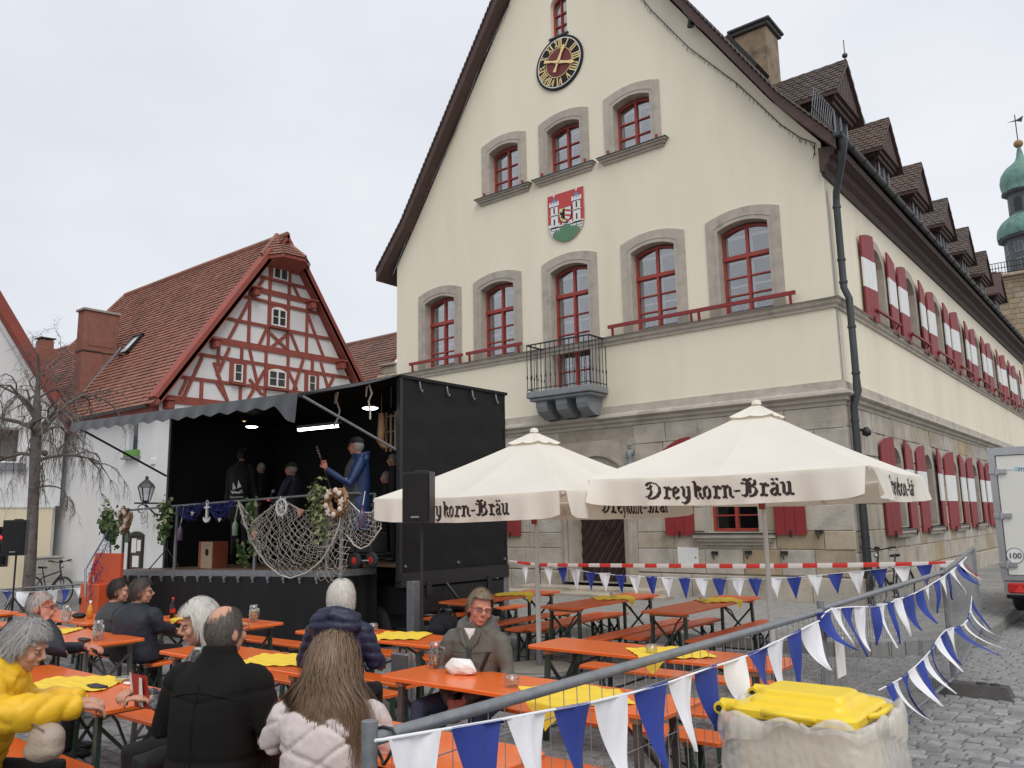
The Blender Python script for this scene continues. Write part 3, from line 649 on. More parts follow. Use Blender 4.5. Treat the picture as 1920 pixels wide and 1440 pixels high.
# timber eaves box along the side, gutter, downpipe
mb = MB(); k = 5; pr = [(0, 9.3), (.05, 9.32), (.08, 9.48), (.2, 9.54), (.25, 9.7), (.38, 9.76), (.42, 9.9), (0, 9.95)]
mb.add([(HX + n, HY - .1, z) for n, z in pr] + [(HX + n, HY + 30.5, z) for n, z in pr], [(i, i + 1, i + 9, i + 8) for i in range(7)] + [tuple(range(8))]); part('eaves', mb, 'dark_wood', hall)
mb = MB().prism([(0, 9.35), (.08, 9.35), (.12, 9.47), (.19, 9.52), (.23, 9.66), (.33, 9.7), (.38, 9.84), (0, 9.9)], lambda n, z, d: (HX + n, HY - .22 + d, z), 0, .2); part('eaves_console', mb, 'dark_wood', hall)
gx = HX + .50; prof_g = [(.09 * cos(t), .09 * sin(t)) for t in np.linspace(pi, 2 * pi, 9)]
mb = MB(); mb.grid(lambda u, v: (gx + prof_g[round(u * 8)][0], HY - .5 + 31.2 * v, 10.02 + prof_g[round(u * 8)][1]), 8, 1)
for y in np.arange(HY - .45, HY + 30.6, .9): mb.tube([(gx + .098 * cos(t), y, 10.02 + .098 * sin(t)) for t in np.linspace(pi, 2 * pi, 7)], .014, 4)
mb.add([(gx + a, HY - .5, 10.02 + b) for a, b in prof_g], [tuple(range(9))]); part('gutter', mb, 'gutter', hall)
mb = MB(); mb.tube([(gx, HY - .2, 9.95), (gx, HY - .18, 9.75), (gx - .06, HY - .1, 9.5), (HX + .2, HY + .16, 8.95), (HX + .17, HY + .2, 8.7), (HX + .17, HY + .2, 6.8), (HX + .26, HY + .2, 6.55), (HX + .26, HY + .2, 4.85), (HX + .26, HY + .2, 4.55), (HX + .17, HY + .16, 4.2), (HX + .17, HY + .16, .2)], [.13, .1, .078, .075, .075, .075, .075, .075, .09, .078, .085], 12)
for z in (8.6, 7.4, 6.9, 5.9, 4.9, 3.9, 2.9, 2.2, 1.5, .8): mb.tube([(HX + (.26 if 4.5 < z < 6.6 else .17), HY + (.2 if z > 4.3 else .16), z), (HX + (.26 if 4.5 < z < 6.6 else .17), HY + (.2 if z > 4.3 else .16), z + .05)], .092, 12)
part('downpipe', mb, 'gutter', hall)
mb = MB(); mb.tube([(HX + .03, HY + .06, z) for z in np.linspace(9, .5, 20)], .012, 5); part('lightning_rod', mb, 'galv', hall)
# dormers
def scallops(mb, o, ux, uy, un, wdt, lng, tw=.2, th_=.17):       # overlapping round-ended tiles, rows from eave (v = 0) to ridge
    rows = int(lng / th_); cols = int(wdt / tw)
    for r in range(rows):
        for c in range(-1, cols + 1):
            x0 = (c + (.5 if r % 2 else 0)) * tw; x1 = x0 + tw - .012
            x0 = max(x0, 0); x1 = min(x1, wdt)
            if x1 - x0 < .06: continue
            v0 = r * th_; lift = .028 + rnd.uniform(-.004, .012); xm = (x0 + x1) / 2
            pt = [(x0, v0 + .05), (xm - .05, v0 + .005), (xm + .05, v0 + .005), (x1, v0 + .05)]
            vs = [o + ux * x + uy * v + un * lift for x, v in pt] + [o + ux * x1 + uy * (v0 + th_ + .06) + un * .002, o + ux * x0 + uy * (v0 + th_ + .06) + un * .002] + [o + ux * x + uy * v + un * 0 for x, v in pt]
            mb.add(vs, [(0, 1, 2, 3, 4, 5), (0, 6, 7, 1), (1, 7, 8, 2), (2, 8, 9, 3)])
    return mb
for k in range(7):
    yc = HY + 3.05 + 4.05 * k; xf = -5.55; zr = 13.5; ze = 12.35; hw = 1.02; xb = -8.1
    d = part('dormer', MB().box(xb, xf, yc - .72, yc + .72, 10.6, ze + .05), 'dark_wood', hall, kind=None)
    part('dormer_window', MB().box(xf, xf + .03, yc - .5, yc + .5, 11.2, 12.1, 0).box(xf + .03, xf + .06, yc - .56, yc - .48, 11.1, 12.15, 1).box(xf + .03, xf + .06, yc + .48, yc + .56, 11.1, 12.15, 1).box(xf + .03, xf + .06, yc - .04, yc + .04, 11.1, 12.15, 1).box(xf + .03, xf + .09, yc - .62, yc + .62, 11.05, 11.15, 1).box(xf + .03, xf + .09, yc - .62, yc + .62, 12.12, 12.2, 1), ['room_dark', 'lead_grey'], d)
    mb = MB(); xo = xf + .35
    mb.prism([(yc - hw, ze), (yc + hw, ze), (yc, zr - .05)], xplane(xo - .1), -.06, 0)
    for n_ in range(9):
        yy = yc - hw + .14 + n_ * (2 * hw - .28) / 8; zz = zr - .08 - abs(yy - yc) * (zr - ze) / hw; mb.box(xo - .1, xo - .075, yy - .085, yy + .085, ze + .02, max(ze + .03, zz))
    for z0, z1, n_ in ((ze - .18, ze - .06, .12), (ze - .06, ze, .2), (ze - .3, ze - .18, .05)): mb.box(xf, xf + .08 + n_, yc - .78 - n_, yc + .78 + n_, z0, z1)
    for s in (-1, 1): mb.box(xb, xf + .05, yc + s * .86 - .14, yc + s * .86 + .14, ze - .22, ze - .02)
    part('dormer_gable', mb, 'dark_wood', d)
    mb = MB()
    for s in (-1, 1):
        e0 = V((xb - .6, yc + s * (hw + .12), ze - .12)); e1 = V((xo, yc + s * (hw + .12), ze - .12)); r0 = V((xb - .6, yc, zr)); r1 = V((xo, yc, zr))
        mb.add([e0, e1, r1, r0, e0 - V((0, 0, .09)), e1 - V((0, 0, .09)), r1 - V((0, 0, .12)), r0 - V((0, 0, .12))], [(0, 1, 2, 3), (4, 5, 6, 7), (1, 2, 6, 5), (0, 1, 5, 4)], 1)
        uy = (r0 - e0); lg = uy.length; uy.normalize(); ux = V((1, 0, 0)); un = ux.cross(uy) * (1 if s < 0 else -1)
        if un.z < 0: un = -un
        if k < 6: scallops(mb, e0 + un * .004, ux, uy, un, xo - xb + .6, lg)
    for q in np.arange(xb, xo - .35, .3): mb.tube([(q, yc, zr - .03), (q + .3, yc, zr - .02)], [.07, .085], 8)
    part('dormer_roof', mb, ['roof_dark', 'dark_wood'], d)
    if k == 0: part('finial', MB().tube([(xo - .05, yc, zr), (xo - .05, yc, zr + .6)], .012, 6).ell((xo - .05, yc, zr + .16), (.07, .07, .07)), 'gutter', d)
# main roof tiles on the strip seen between verge and dormers
mb = MB(); a = V((-11.95 + 6.05, HY - .40, 11.4)); b = V((-11.95 + 7.24, HY - .40, 9.98)); up = (a - b).normalized(); scallops(mb, b + V((0, 0, .004)), V((0, 1, 0)), up, V((up.z, 0, -up.x)) if up.x < 0 else V((-up.z, 0, up.x)), 4.5, (a - b).length)
b2 = V((-11.95 + 3.2, HY - .40, 15.79)); up = (b2 - a).normalized(); scallops(mb, a + V((0, 0, .004)), V((0, 1, 0)), up, V((up.z, 0, -up.x)), 6.0, (b2 - a).length)
part('roof_tiles', mb, 'roof_dark', hall, kind='stuff')
# roof hatch, snow guard, ridge wire, chimney
part('roof_hatch', MB().prism([(-7.75, 13.95), (-7.0, 12.85), (-6.75, 13.05), (-7.45, 14.15)], yplane(HY + 1.2), -.5, .3), 'black_iron', hall)
mb = MB()
for q in np.linspace(0, 1, 10): mb.tube([(-5.35 - q * .02, HY + .2 + q * 1.3, 10.95 - .02), (-5.25, HY + .2 + q * 1.3, 11.55)], .012, 4)
mb.tube([(-5.25, HY + .15, 11.55), (-5.25, HY + 1.55, 11.55)], .014, 4).tube([(-5.3, HY + .15, 11.1), (-5.3, HY + 1.55, 11.1)], .014, 4); part('snow_guard', mb, 'galv', hall)
ch = part('chimney', MB().bbox(-8.28, -7.32, 20.9, 21.8, 12.4, 15.55, .03), 'chimney_render', hall)
part('chimney_cap', MB().bbox(-8.36, -7.24, 20.82, 21.88, 15.55, 15.66, .02).bbox(-8.42, -7.18, 20.76, 21.94, 15.66, 15.74, .02), 'foot_block', ch); part('flue', MB().cyl((-7.85, 21.3, 15.7), (-7.85, 21.3, 16.0), .11), 'galv', ch)
mb = MB().tube([P(1295, 50, 'y', HY - .2), P(1295, 20, 'y', HY - .2)], [.09, .05], 8); part('vent', mb, 'black_iron', hall)
mb = MB(); mb.tube([P(x, y, 'y', HY - .3) for x, y in ((1255, -10), (1296, 38), (1345, 80), (1382, 120))], .008, 4); part('lightning_wire', mb, 'galv', hall)
# string of fairy lights under the verge
mb = MB(); pts = [P(x, y, 'y', HY - .05) for x, y in ((1195, -14), (1220, 18), (1250, 48), (1290, 88), (1330, 118), (1380, 155), (1420, 192), (1462, 232), (1500, 258), (1527, 268), (1527, 290))]
mb.tube(pts, .012, 5)
for a, b in zip(pts, pts[1:]):
    for t in np.linspace(0, 1, 7):
        q = a + (b - a) * t; mb.tube([q, q + V((rnd.uniform(-.05, .05), -.02, -rnd.uniform(.05, .15)))], .0055, 4)
single('fairy_light_string', mb, 'black_iron', 'dark string of unlit fairy lights along the right slope of the town hall gable', 'light string', pts[3])
mb = MB(); pts = [P(x, y, 'y', HY - .05) for x, y in ((955, 8), (905, 110), (852, 250), (805, 350), (760, 455), (738, 512))]; mb.tube(pts, .012, 5)
for a, b in zip(pts, pts[1:]):
    for t in np.linspace(0, 1, 12):
        q = a + (b - a) * t; mb.tube([q, q + V((rnd.uniform(-.03, .03), -.02, -rnd.uniform(.06, .16)))], .008, 4)
single('fairy_light_string', mb, 'lead_grey', 'thin pale string of unlit fairy lights along the left slope of the town hall gable', 'light string', pts[3])

# clock on the gable
ck = thing('wall_clock', 'round black and red tower clock with golden Roman numerals on the gable', 'clock', (hx(6.9), HY, 14.7))
cx, cz = hx(6.9), 14.7; circ = lambda r, n=48: [(cx + r * cos(2 * pi * i / n), cz + r * sin(2 * pi * i / n)) for i in range(n)]
part('dial', MB().prism(circ(.80), F, 0, .05), 'clock_black', ck); part('dial_ring', MB().prism(circ(.735), F, .05, .058, [circ(.71)]), 'shutter_white', ck)
part('dial_centre', MB().prism(circ(.43), F, .05, .060), 'clock_red', ck); part('dial_ring', MB().prism(circ(.445), F, .05, .066, [circ(.428)]), 'gold', ck)
for n_, txt in enumerate(['XII', 'I', 'II', 'III', 'IIII', 'V', 'VI', 'VII', 'VIII', 'IX', 'X', 'XI']):
    th_ = pi / 2 - n_ * pi / 6; e = V((cos(th_), sin(th_))); t_ = V((sin(th_), -cos(th_))); wd = {'I': .07, 'V': .13, 'X': .13}; W_ = sum(wd[c] for c in txt); p = -W_ / 2; mb = MB()
    def seg(x0, r0, x1, r1, w_):
        q = [(x0 - w_, r0), (x0 + w_, r0), (x1 + w_, r1), (x1 - w_, r1)]
        mb.prism([(cx + (e * r + t_ * x).x, cz + (e * r + t_ * x).y) for x, r in q], F, .05, .066)
    for c in txt:
        m_ = p + wd[c] / 2
        if c == 'I': seg(m_, .47, m_, .69, .018)
        elif c == 'V': seg(m_, .47, m_ - .045, .69, .019); seg(m_, .47, m_ + .045, .69, .009)
        else: seg(m_ + .045, .47, m_ - .045, .69, .019); seg(m_ - .045, .47, m_ + .045, .69, .009)
        for r in (.475, .685):
            if c == 'I': seg(m_ - .025, r, m_ + .025, r, .0); mb.prism([(cx + (e * (r + dr_) + t_ * x).x, cz + (e * (r + dr_) + t_ * x).y) for x, dr_ in ((m_ - .034, -.008), (m_ + .034, -.008), (m_ + .034, .008), (m_ - .034, .008))], F, .05, .0665)
        p += wd[c]
    part('numeral', mb, 'gold', ck)
def hand(ang, l, tail, wm, name):
    e = V((cos(ang), sin(ang))); t_ = V((sin(ang), -cos(ang))); q = [(-tail, .05), (-tail * .45, .022), (0, .05), (l * .5, .03), (l * .82, .055), (l, 0)]
    q = [(a, b * wm) for a, b in q] + [(a, -b * wm) for a, b in q[::-1]]
    part(name, MB().prism([(cx + (e * a + t_ * b).x, cz + (e * a + t_ * b).y) for a, b in q], F, .09, .11), 'gold', ck)
hand(radians(64), .52, .30, 1.1, 'hour_hand'); hand(radians(-20), .60, .50, 1.0, 'minute_hand')
part('hand_hub', MB().cyl((cx, HY - .05, cz), (cx, HY - .13, cz), .05, 12), 'gold', ck)

# painted coat of arms
ca = thing('coat_of_arms', 'painted shield with two white towers on red between the upper and middle windows', 'coat of arms', (hx(6.84), HY, 10.1))
ax, az = hx(6.84), 10.13; sw = .6
shield = lambda s=1.: [(ax - sw * s, az + .72 * s), (ax + sw * s, az + .72 * s)] + [(ax + sw * s * cos(t), az - .12 * s + .58 * s * sin(t)) for t in np.linspace(0, -pi, 17)]
part('board', MB().prism(shield(), F, 0, .035), 'stone_trim', ca); part('red_field', MB().prism(shield(.985), F, .035, .04), 'arms_red', ca)
mb = MB(); hill = lambda x: -.36 + .15 * abs(sin((x + .6) * pi / .4 * .5 * 1.0)) if False else 0
wl_ = [(ax - .585, az - .20), (ax + .585, az - .20)] + [(ax + .585 * cos(t), az - .13 + .57 * sin(t)) for t in np.linspace(-.15, -pi + .15, 13)]
mb.prism(wl_, F, .040, .046)
for x in (-.52, -.27, -.06, .15, .38): mb.prism(rect(ax + x - .06, ax + x + .06, az - .205, az - .13), F, .040, .046)
part('castle_wall', mb, 'shutter_white', ca)
part('wall_line', MB().prism(rect(ax - .57, ax + .57, az - .262, az - .236), F, .046, .049), 'clock_black', ca)
for r in range(4):
    z = az - .33 - r * .075; hw_ = .57 * sqrt(max(0, 1 - ((z - az + .13) / .57) ** 2))
    if hw_ > .1:
        mb = MB().prism(rect(ax - hw_, ax + hw_, z, z + .012), F, .046, .049)
        for x in np.arange(-hw_ + .05 + .06 * (r % 2), hw_, .14): mb.prism(rect(ax + x, ax + x + .012, z + .012, z + .07), F, .046, .049)
        part('wall_line', mb, 'clock_black', ca)
for s, zt_ in ((-1, .0), (1, .0)):
    x = ax + s * .37
    tw = part('tower', MB().prism(rect(x - .115, x + .115, az - .24, az + .38), F, .04, .05).prism(rect(x - .16, x + .16, az + .38, az + .44), F, .04, .054).prism(rect(x - .15, x + .15, az + .10, az + .13), F, .05, .055), 'shutter_white', ca)
    for q in (-.13, -.045, .045, .13): part('merlon', MB().prism(rect(x + q - .026, x + q + .026, az + .44, az + .5), F, .04, .054), 'shutter_white', tw)
    part('tower_roof', MB().prism([(x - .11, az + .46), (x + .11, az + .46), (x, az + .64)], F, .04, .048), 'arms_blue', tw)
    part('ball', MB().ell((x, HY - .05, az + .665), (.035, .02, .035), 10, 6), 'shutter_white', tw)
    for z in (-.16, .17): part('slit', MB().prism(rect(x - .02, x + .02, az + z, az + z + .16), F, .05, .057), 'clock_black', tw)
    for z in (.36, .10, -.24): part('shade_line', MB().prism(rect(x - .12, x + .12, az + z, az + z + .018), F, .05, .058), 'clock_black', tw)
ish = lambda s=1., c=0: [(ax - .2 * s, az + .26), (ax + .2 * s, az + .26)] + [(ax + .2 * s * cos(t), az + .06 + .22 * s * sin(t)) for t in np.linspace(0, -pi, 15)]
hs_ = part('small_shield', MB().prism(ish(1.06), F, .04, .058), 'clock_black', ca)
half_ = lambda sgn: [(ax, az + .25), (ax + sgn * .19, az + .25)] + [(ax + sgn * .19 * cos(t), az + .06 - .21 * sin(t)) for t in np.linspace(0, pi / 2, 9)]
part('shield_gold', MB().prism(half_(-1), F, .058, .062), 'gold', hs_); part('shield_white', MB().prism(half_(1), F, .058, .062), 'shutter_white', hs_)
for z in (.13, -.01, -.13): part('shield_stripe', MB().prism([(ax + .005, az + z + .08), (ax + .185 * (1 if z > -.1 else .6), az + z + .02), (ax + .185 * (1 if z > -.1 else .5), az + z - .04), (ax + .005, az + z + .02)], F, .062, .065), 'arms_red', hs_)
mb = MB(); mb.prism([(ax - .01, az + .24), (ax - .08, az + .22), (ax - .10, az + .12), (ax - .15, az + .17), (ax - .175, az + .1), (ax - .12, az + .04), (ax - .17, az - .02), (ax - .09, az - .01), (ax - .1, az - .09), (ax - .04, az - .05), (ax - .01, az - .13)], F, .062, .066)
part('shield_eagle', mb, 'clock_black', hs_)
for k_, (x, r) in enumerate(((-.3, .15), (.28, .17), (0, .22))):
    zc = -.49 + (.0 if k_ < 2 else .06)
    pts = [(x + r * cos(t), zc + r * sin(t)) for t in np.linspace(0, pi, 13)]; pts = [(a, b) for a, b in pts if (a / .57) ** 2 + ((b + .13) / .57) ** 2 < .99]
    lo = [(a, -.13 - .565 * sqrt(max(0, 1 - (a / .575) ** 2))) for a in np.linspace(pts[-1][0], pts[0][0], 7)]
    part('green_hill', MB().prism([(ax + a, az + b) for a, b in pts + lo[::1]], F, .046, .052 + k_ * .002), 'arms_green', ca)

# small things fixed to the stone front
mc = thing('meter_cabinet', 'small white metal meter door set low in the stone wall', 'meter cabinet', (-8.86, HY - .06, .95)); part('cabinet_door', MB().bbox(-9.12, -8.6, HY - .075, HY - .02, .93, 1.30, .008), 'shutter_white', mc); part('lock', MB().cyl((-8.66, HY - .07, 1.08), (-8.66, HY - .09, 1.08), .015, 8), 'black_iron', mc)
for i, (x, z, lb) in enumerate(((-8.19, 1.16, 'black iron hook on the stone wall, nearest right of the white meter door'), (-7.4, 1.18, 'black iron hook low on the stone wall, middle of the row of three'), (-6.6, 1.18, 'black iron hook low on the stone wall beside the right parasol pole'), (-5.83, 1.62, 'black iron hook high near the stone corner, casting on a pale scratch'))):
    if i == 3: lb = 'black iron hook set higher than the others near the building corner'
    single('wall_hook', MB().box(x - .075, x + .075, HY - .1, HY - .03, z - .01, z + .06).tube([(x, HY - .1, z), (x, HY - .2, z - .02), (x + .02, HY - .16, z - .12)], [.025, .022, .012], 6), 'black_iron', lb, 'hook', (x, HY - .06, z), 'iron hooks on the stone front')
fg = thing('wall_figurine', 'little grey metal figure on a bracket beside the entrance arch', 'figurine', (-10.18, HY - .25, 3.2))
fx = -10.18; part('bracket', MB().box(fx - .22, fx + .22, HY - .4, HY - .04, 3.14, 3.2), 'black_iron', fg)
mb = MB(); mb.lathe([(.10, 3.2), (.13, 3.26), (.05, 3.34), (.07, 3.42), (.085, 3.52), (.07, 3.6), (.035, 3.64)], (fx, HY - .25, 0), 10); mb.ell((fx, HY - .25, 3.70), (.05, .05, .065), 8, 6); mb.lathe([(.07, 3.745), (.03, 3.76), (.025, 3.82), (0, 3.83)], (fx, HY - .25, 0), 8)
mb.tube([(fx - .06, HY - .25, 3.58), (fx - .14, HY - .3, 3.47), (fx - .05, HY - .33, 3.44)], .022, 6).tube([(fx + .06, HY - .25, 3.58), (fx + .13, HY - .28, 3.5), (fx + .16, HY - .3, 3.62)], .022, 6); part('figure', mb, 'lead_grey', fg)
wlx = MB().box(HX + .05, HX + .15, HY + .75, HY + .9, 3.75, 3.8).lathe([(.0, 3.62), (.09, 3.66), (.1, 3.74), (.05, 3.82), (0, 3.84)], (HX + .2, HY + .82, 0), 10); single('wall_lamp', wlx, 'black_iron', 'small round dark lamp on the side wall just right of the downpipe', 'lamp', (HX + .1, HY + .8, 3.7))
# ------------------------------------------------------------------ half-timbered house across the square
TX = -25.0
th = thing('half_timbered_house', 'half-timbered gable house with red beams, white infill and long red tiled roof', 'house', (TX, 13.2, 0))
G = xplane(TX); YC = 17.68; SL = 1.44; yl = lambda z: YC - (12.6 - z) / SL; yr = lambda z: YC + (12.6 - z) / SL
part('lower_wall', MB().box(-48, TX - .12, 13.24, 22.0, 0, 6.0), 'plaster_white', th)
part('gable_wall', MB().prism([(13.2, 0), (22.1, 0), (22.1, 5.9), (yr(11.9), 11.9), (yl(11.9), 11.9), (13.2, 6.1)], G, -.3, 0), 'plaster_white', th)
z6 = lambda x, y: P(400 + x / 4.234, 440 + y / 4.234, 'x', TX); z1 = lambda x, y: P(x / 2.0566, 400 + y / 2.0566, 'x', TX)
def tb(a, b, w_): 
    mb = MB(); a = V(a); b = V(b); a.x = b.x = TX + .004 + rnd.random() * .022; mb.beam(a, b, w_ * .76, .07, up=(1, 0, 0)); part('timber_beam', mb, 'timber', th)
for z, w_, e in ((6.08, .34, -.1), (6.85, .15, 0), (7.70, .15, 0), (8.29, .30, 0), (9.12, .15, 0), (10.04, .15, 0), (10.42, .26, 0), (10.93, .15, .05)):
    tb((0, yl(z) + .05 - e, z), (0, yr(z) - .05 + e, z), w_)
for y, za, zb in ((17.17, 8.4, 10.35), (18.0, 8.4, 10.35), (17.17, 10.5, 11.85), (18.02, 10.5, 11.85), (16.35, 8.4, 10.35), (18.86, 8.4, 10.35), (17.1, 6.2, 8.2), (18.05, 6.2, 8.2), (15.70, 6.9, 7.66), (16.24, 6.9, 7.66), (18.87, 6.9, 7.66), (19.41, 6.9, 7.66), (16.1, 7.75, 8.2), (19.15, 7.75, 8.2), (16.1, 6.2, 6.8), (14.62, 6.2, 6.8), (15.2, 7.4, 8.2), (19.2, 6.2, 6.8), (20.3, 6.2, 6.8)): tb((0, y, za), (0, y, zb), .15)
for q in ((345, 425, 405, 340), (622, 385, 685, 512), (278, 535, 115, 838), (750, 645, 872, 972), (422, 742, 355, 888), (612, 785, 672, 935), (450, 785, 577, 907), (577, 797, 450, 900), (125, 895, 25, 1120), (0, 1015, 112, 1332), (285, 915, 348, 1190), (402, 1080, 258, 1332), (712, 985, 633, 1232), (850, 1015, 905, 1215), (593, 1085, 662, 1232), (962, 1110, 905, 1225)): tb(z6(*q[:2]), z6(*q[2:]), .14)
for q in ((778, 555, 700, 722), (720, 640, 690, 700), (835, 655, 875, 722), (1010, 700, 960, 640)): tb(z1(*q[:2]), z1(*q[2:]), .14)
for s in (-1, 1):                                              # rafters along the verge
    f = yl if s < 0 else yr
    mb = MB(); a = V((TX + .1, f(6.0) + s * .12, 6.0)); b = V((TX + .1, f(11.9) + s * .12, 11.9)); mb.beam(a, b, .3, .5, up=(1, 0, 0)); part('verge_board', mb, 'timber', th)
    for z in (10.42, 8.29, 6.05): part('beam_end', MB().bbox(TX, TX + .4, f(z) - s * .28 - .1, f(z) - s * .28 + .1, z - .33, z - .06, .02).box(TX - .02, TX + .45, f(z) - s * .28 - .15, f(z) - s * .28 + .15, z - .06, z - .0), 'timber', th)
def th_window(y0, y1, z0, z1, rise, rows=2, mt='white_paint', mull=.06):
    c = (y0 + y1) / 2; part('window_frame', MB().box(TX, TX + .045, y0 - .09, y1 + .09, z0 - .06, z1 + rise + .09), 'timber', th)
    fr = frame_window(xplane(TX + .06), c, (y1 - y0) / 2, z0, z1, rise, th, rows=rows, n0=0, mt=mt, mullion=mull, inner=False) if False else None
    o = arch(y0, y1, z0, z1, rise, 6); hs = []; b = .05
    xs = ((y0 + b, c - mull / 2), (c + mull / 2, y1 - b)) if mull else ((y0 + b, y1 - b),)
    for a, d in xs:
        for r in range(rows): hs.append(rect(a, d, z0 + b + (z1 - z0 - b) * r / rows + (.012 if r else 0), z0 + b + (z1 - z0 - b) * (r + 1) / rows - .012))
    w_ = part('window', MB().prism(o, G, .045, .085, hs), mt, th)
    for h in hs: part('pane', MB().prism(h, G, .055, .06), 'glass_dark', w_)
    part('sill', MB().box(TX, TX + .16, y0 - .12, y1 + .12, z0 - .1, z0 - .05), 'timber', th)
mat('glass_dark', (.035, .04, .045), .06, .2, 2, spec=.9)
th_window(17.27, 17.92, 10.98, 11.5, .1, 1); th_window(17.26, 17.9, 9.2, 9.82, .1); th_window(17.2, 17.95, 6.92, 7.5, .1); th_window(15.8, 16.14, 6.93, 7.55, 0, mull=0); th_window(18.97, 19.31, 6.93, 7.55, 0, mull=0)
# roof
def tile_rows(mb, quadf, nu, nv, un, lift=.045, m=0):           # quadf(u, v): v = 0 eave .. 1 ridge
    for j in range(nv):
        for i in range(nu):
            o = (.5 if j % 2 else 0); u0 = max(0, min(1, (i + o) / nu)); u1 = max(0, min(1, (i + 1 + o) / nu))
            if u1 - u0 < .2 / nu: continue
            l = lift + rnd.uniform(-.008, .012); a = quadf(u0, j / nv) + un * l; b = quadf(u1, j / nv) + un * l; c = quadf(u1, (j + 1.15) / nv) + un * .004; d = quadf(u0, (j + 1.15) / nv) + un * .004
            mid = (a + b) / 2 - (quadf(0, 1) - quadf(0, 0)).normalized() * .03
            mb.add([a, mid, b, c, d, a - un * l, b - un * l], [(0, 1, 2, 3, 4), (0, 5, 6, 2)], m)
def roof_slab(name, e0, e1, r1, r0, nu, nv, un, parent, mt='roof_red', under='timber', thick=.12):
    un = V(un).normalized(); e0, e1, r1, r0 = map(V, (e0, e1, r1, r0)); mb = MB()
    mb.add([e0, e1, r1, r0] + [p - un * thick for p in (e0, e1, r1, r0)], [(0, 1, 2, 3)], 0); mb.add([e0, e1, r1, r0] + [p - un * thick for p in (e0, e1, r1, r0)], [(4, 5, 6, 7), (0, 1, 5, 4), (1, 2, 6, 5), (2, 3, 7, 6), (3, 0, 4, 7)], 1)
    o = part(name, mb, [mt, under], parent)
    if nu:
        tm = MB(); tile_rows(tm, lambda u, v: (e0 + (e1 - e0) * u) * (1 - v) + (r0 + (r1 - r0) * u) * v, nu, nv, un); part('roof_tiles', tm, mt, o, kind='stuff')
    return o
RZ = 12.72; ey = 12.85; ez = 5.85; uf = (0, -(RZ - ez), YC - ey)
roof_slab('roof', (-40.0, ey, ez), (TX + .35, ey, ez), (TX + .35, YC, RZ), (-37.1, YC, RZ), 66, 46, uf, th)
roof_slab('roof', (TX + .35, 2 * YC - ey, ez), (-40, 2 * YC - ey, ez), (-37.1, YC, RZ), (TX + .35, YC, RZ), 0, 0, (0, RZ - ez, YC - ey), th)
roof_slab('hip_roof', (-40.0, 2 * YC - ey, ez), (-40, ey, ez), (-37.1, YC, RZ), (-37.1, YC, RZ), 0, 0, (-1, 0, .4), th)
roof_slab('wing_roof', (-52, ey + .3, 5.9), (-39, ey + .3, 5.9), (-39, 17.5, 10.95), (-52, 17.5, 11.0), 50, 34, (0, -5.1, 4.35), th)
part('ridge_tiles', MB().tube([(TX + .3, YC, RZ), (-31, YC, RZ + .02), (-37.1, YC, RZ)], .11, 8).tube([(-37.1, YC, RZ), (-40.0, ey, ez)], .1, 6).tube([(-39, 17.5, 11.0), (-52, 17.5, 11.05)], .1, 6), 'roof_red', th)
# small polygonal hood over the gable top
ap = V((TX - .3, YC - .05, RZ + .12)); bp = [V((TX + .1, YC - .95, 11.68)), V((TX + .85, YC - .55, 11.72)), V((TX + .95, YC + .35, 11.72)), V((TX + .35, YC + 1.0, 11.72)), V((TX - .4, YC + 1.0, 11.75))]
mb = MB(); tm = MB()
for a, b in zip(bp, bp[1:]):
    mb.add([a, b, ap], [(0, 1, 2)], 0); un = (b - a).cross(ap - a).normalized()
    for j in range(8):
        f0, f1 = j / 8, (j + 1.2) / 8; n_ = max(1, round((1 - f0) * 4))
        for i in range(n_):
            q = lambda u, v: (a + (b - a) * u) * (1 - v) + ap * v
            tm.add([q(i / n_, f0) + un * .05, q((i + .5) / n_, f0 - .02) + un * .055, q((i + 1) / n_, f0) + un * .05, q((i + 1) / n_, min(1, f1)) + un * .01, q(i / n_, min(1, f1)) + un * .01], [(0, 1, 2, 3, 4)])
mb.add(bp + [V((TX - .3, YC, 11.7))], [(0, 1, 2, 3, 4, 5)], 1); mb.add(bp + [p - V((0, 0, .12)) for p in bp], [(i, i + 1, i + 6, i + 5) for i in range(4)], 1)
hood = part('gable_hood', mb, ['roof_red', 'timber'], th); part('roof_tiles', tm, 'roof_red', hood, kind='stuff')
part('hood_soffit', MB().prism([(YC - .85, 11.6), (YC + .85, 11.6), (YC + .5, 11.3), (YC - .5, 11.3)], G, 0, .3) if False else MB().add([bp[0] - V((0, 0, .05)), bp[1] - V((0, 0, .05)), bp[2] - V((0, 0, .05)), bp[3] - V((0, 0, .05)), V((TX + .03, YC + .75, 11.35)), V((TX + .03, YC - .75, 11.35))], [(0, 1, 5), (1, 2, 4, 5), (2, 3, 4)]), 'timber', hood)
part('ridge_tiles', MB().tube([ap, bp[0] + V((0, 0, .06))], .08, 6).tube([ap, bp[2] + V((0, 0, .06))], .07, 6).tube([ap, bp[4]], .07, 6), 'roof_red', hood)
mb = MB(); mb.grid(lambda u, v: (-39 + 13.95 * u, ey - .02 + .09 * cos(pi + pi * v), 5.86 + .09 * sin(pi + pi * v)), 12, 6); part('gutter', mb, 'gutter', th)
part('eaves_board', MB().box(-39, TX - .02, ey + .12, 13.26, 5.62, 5.80), 'timber', th)
mat('glass_sky', (.55, .57, .6), .05, .0, 2, spec=.9)
o_ = V(P(250, 632, 'y', 15.0)); up = V((0, YC - ey, RZ - ez)).normalized(); un = V(uf).normalized(); o_ = V((o_.x, 15.0, ez + (15.0 - ey) * (RZ - ez) / (YC - ey)))
mb = MB(); c4 = lambda a, b, n_: o_ + V((1, 0, 0)) * a + up * b + un * n_
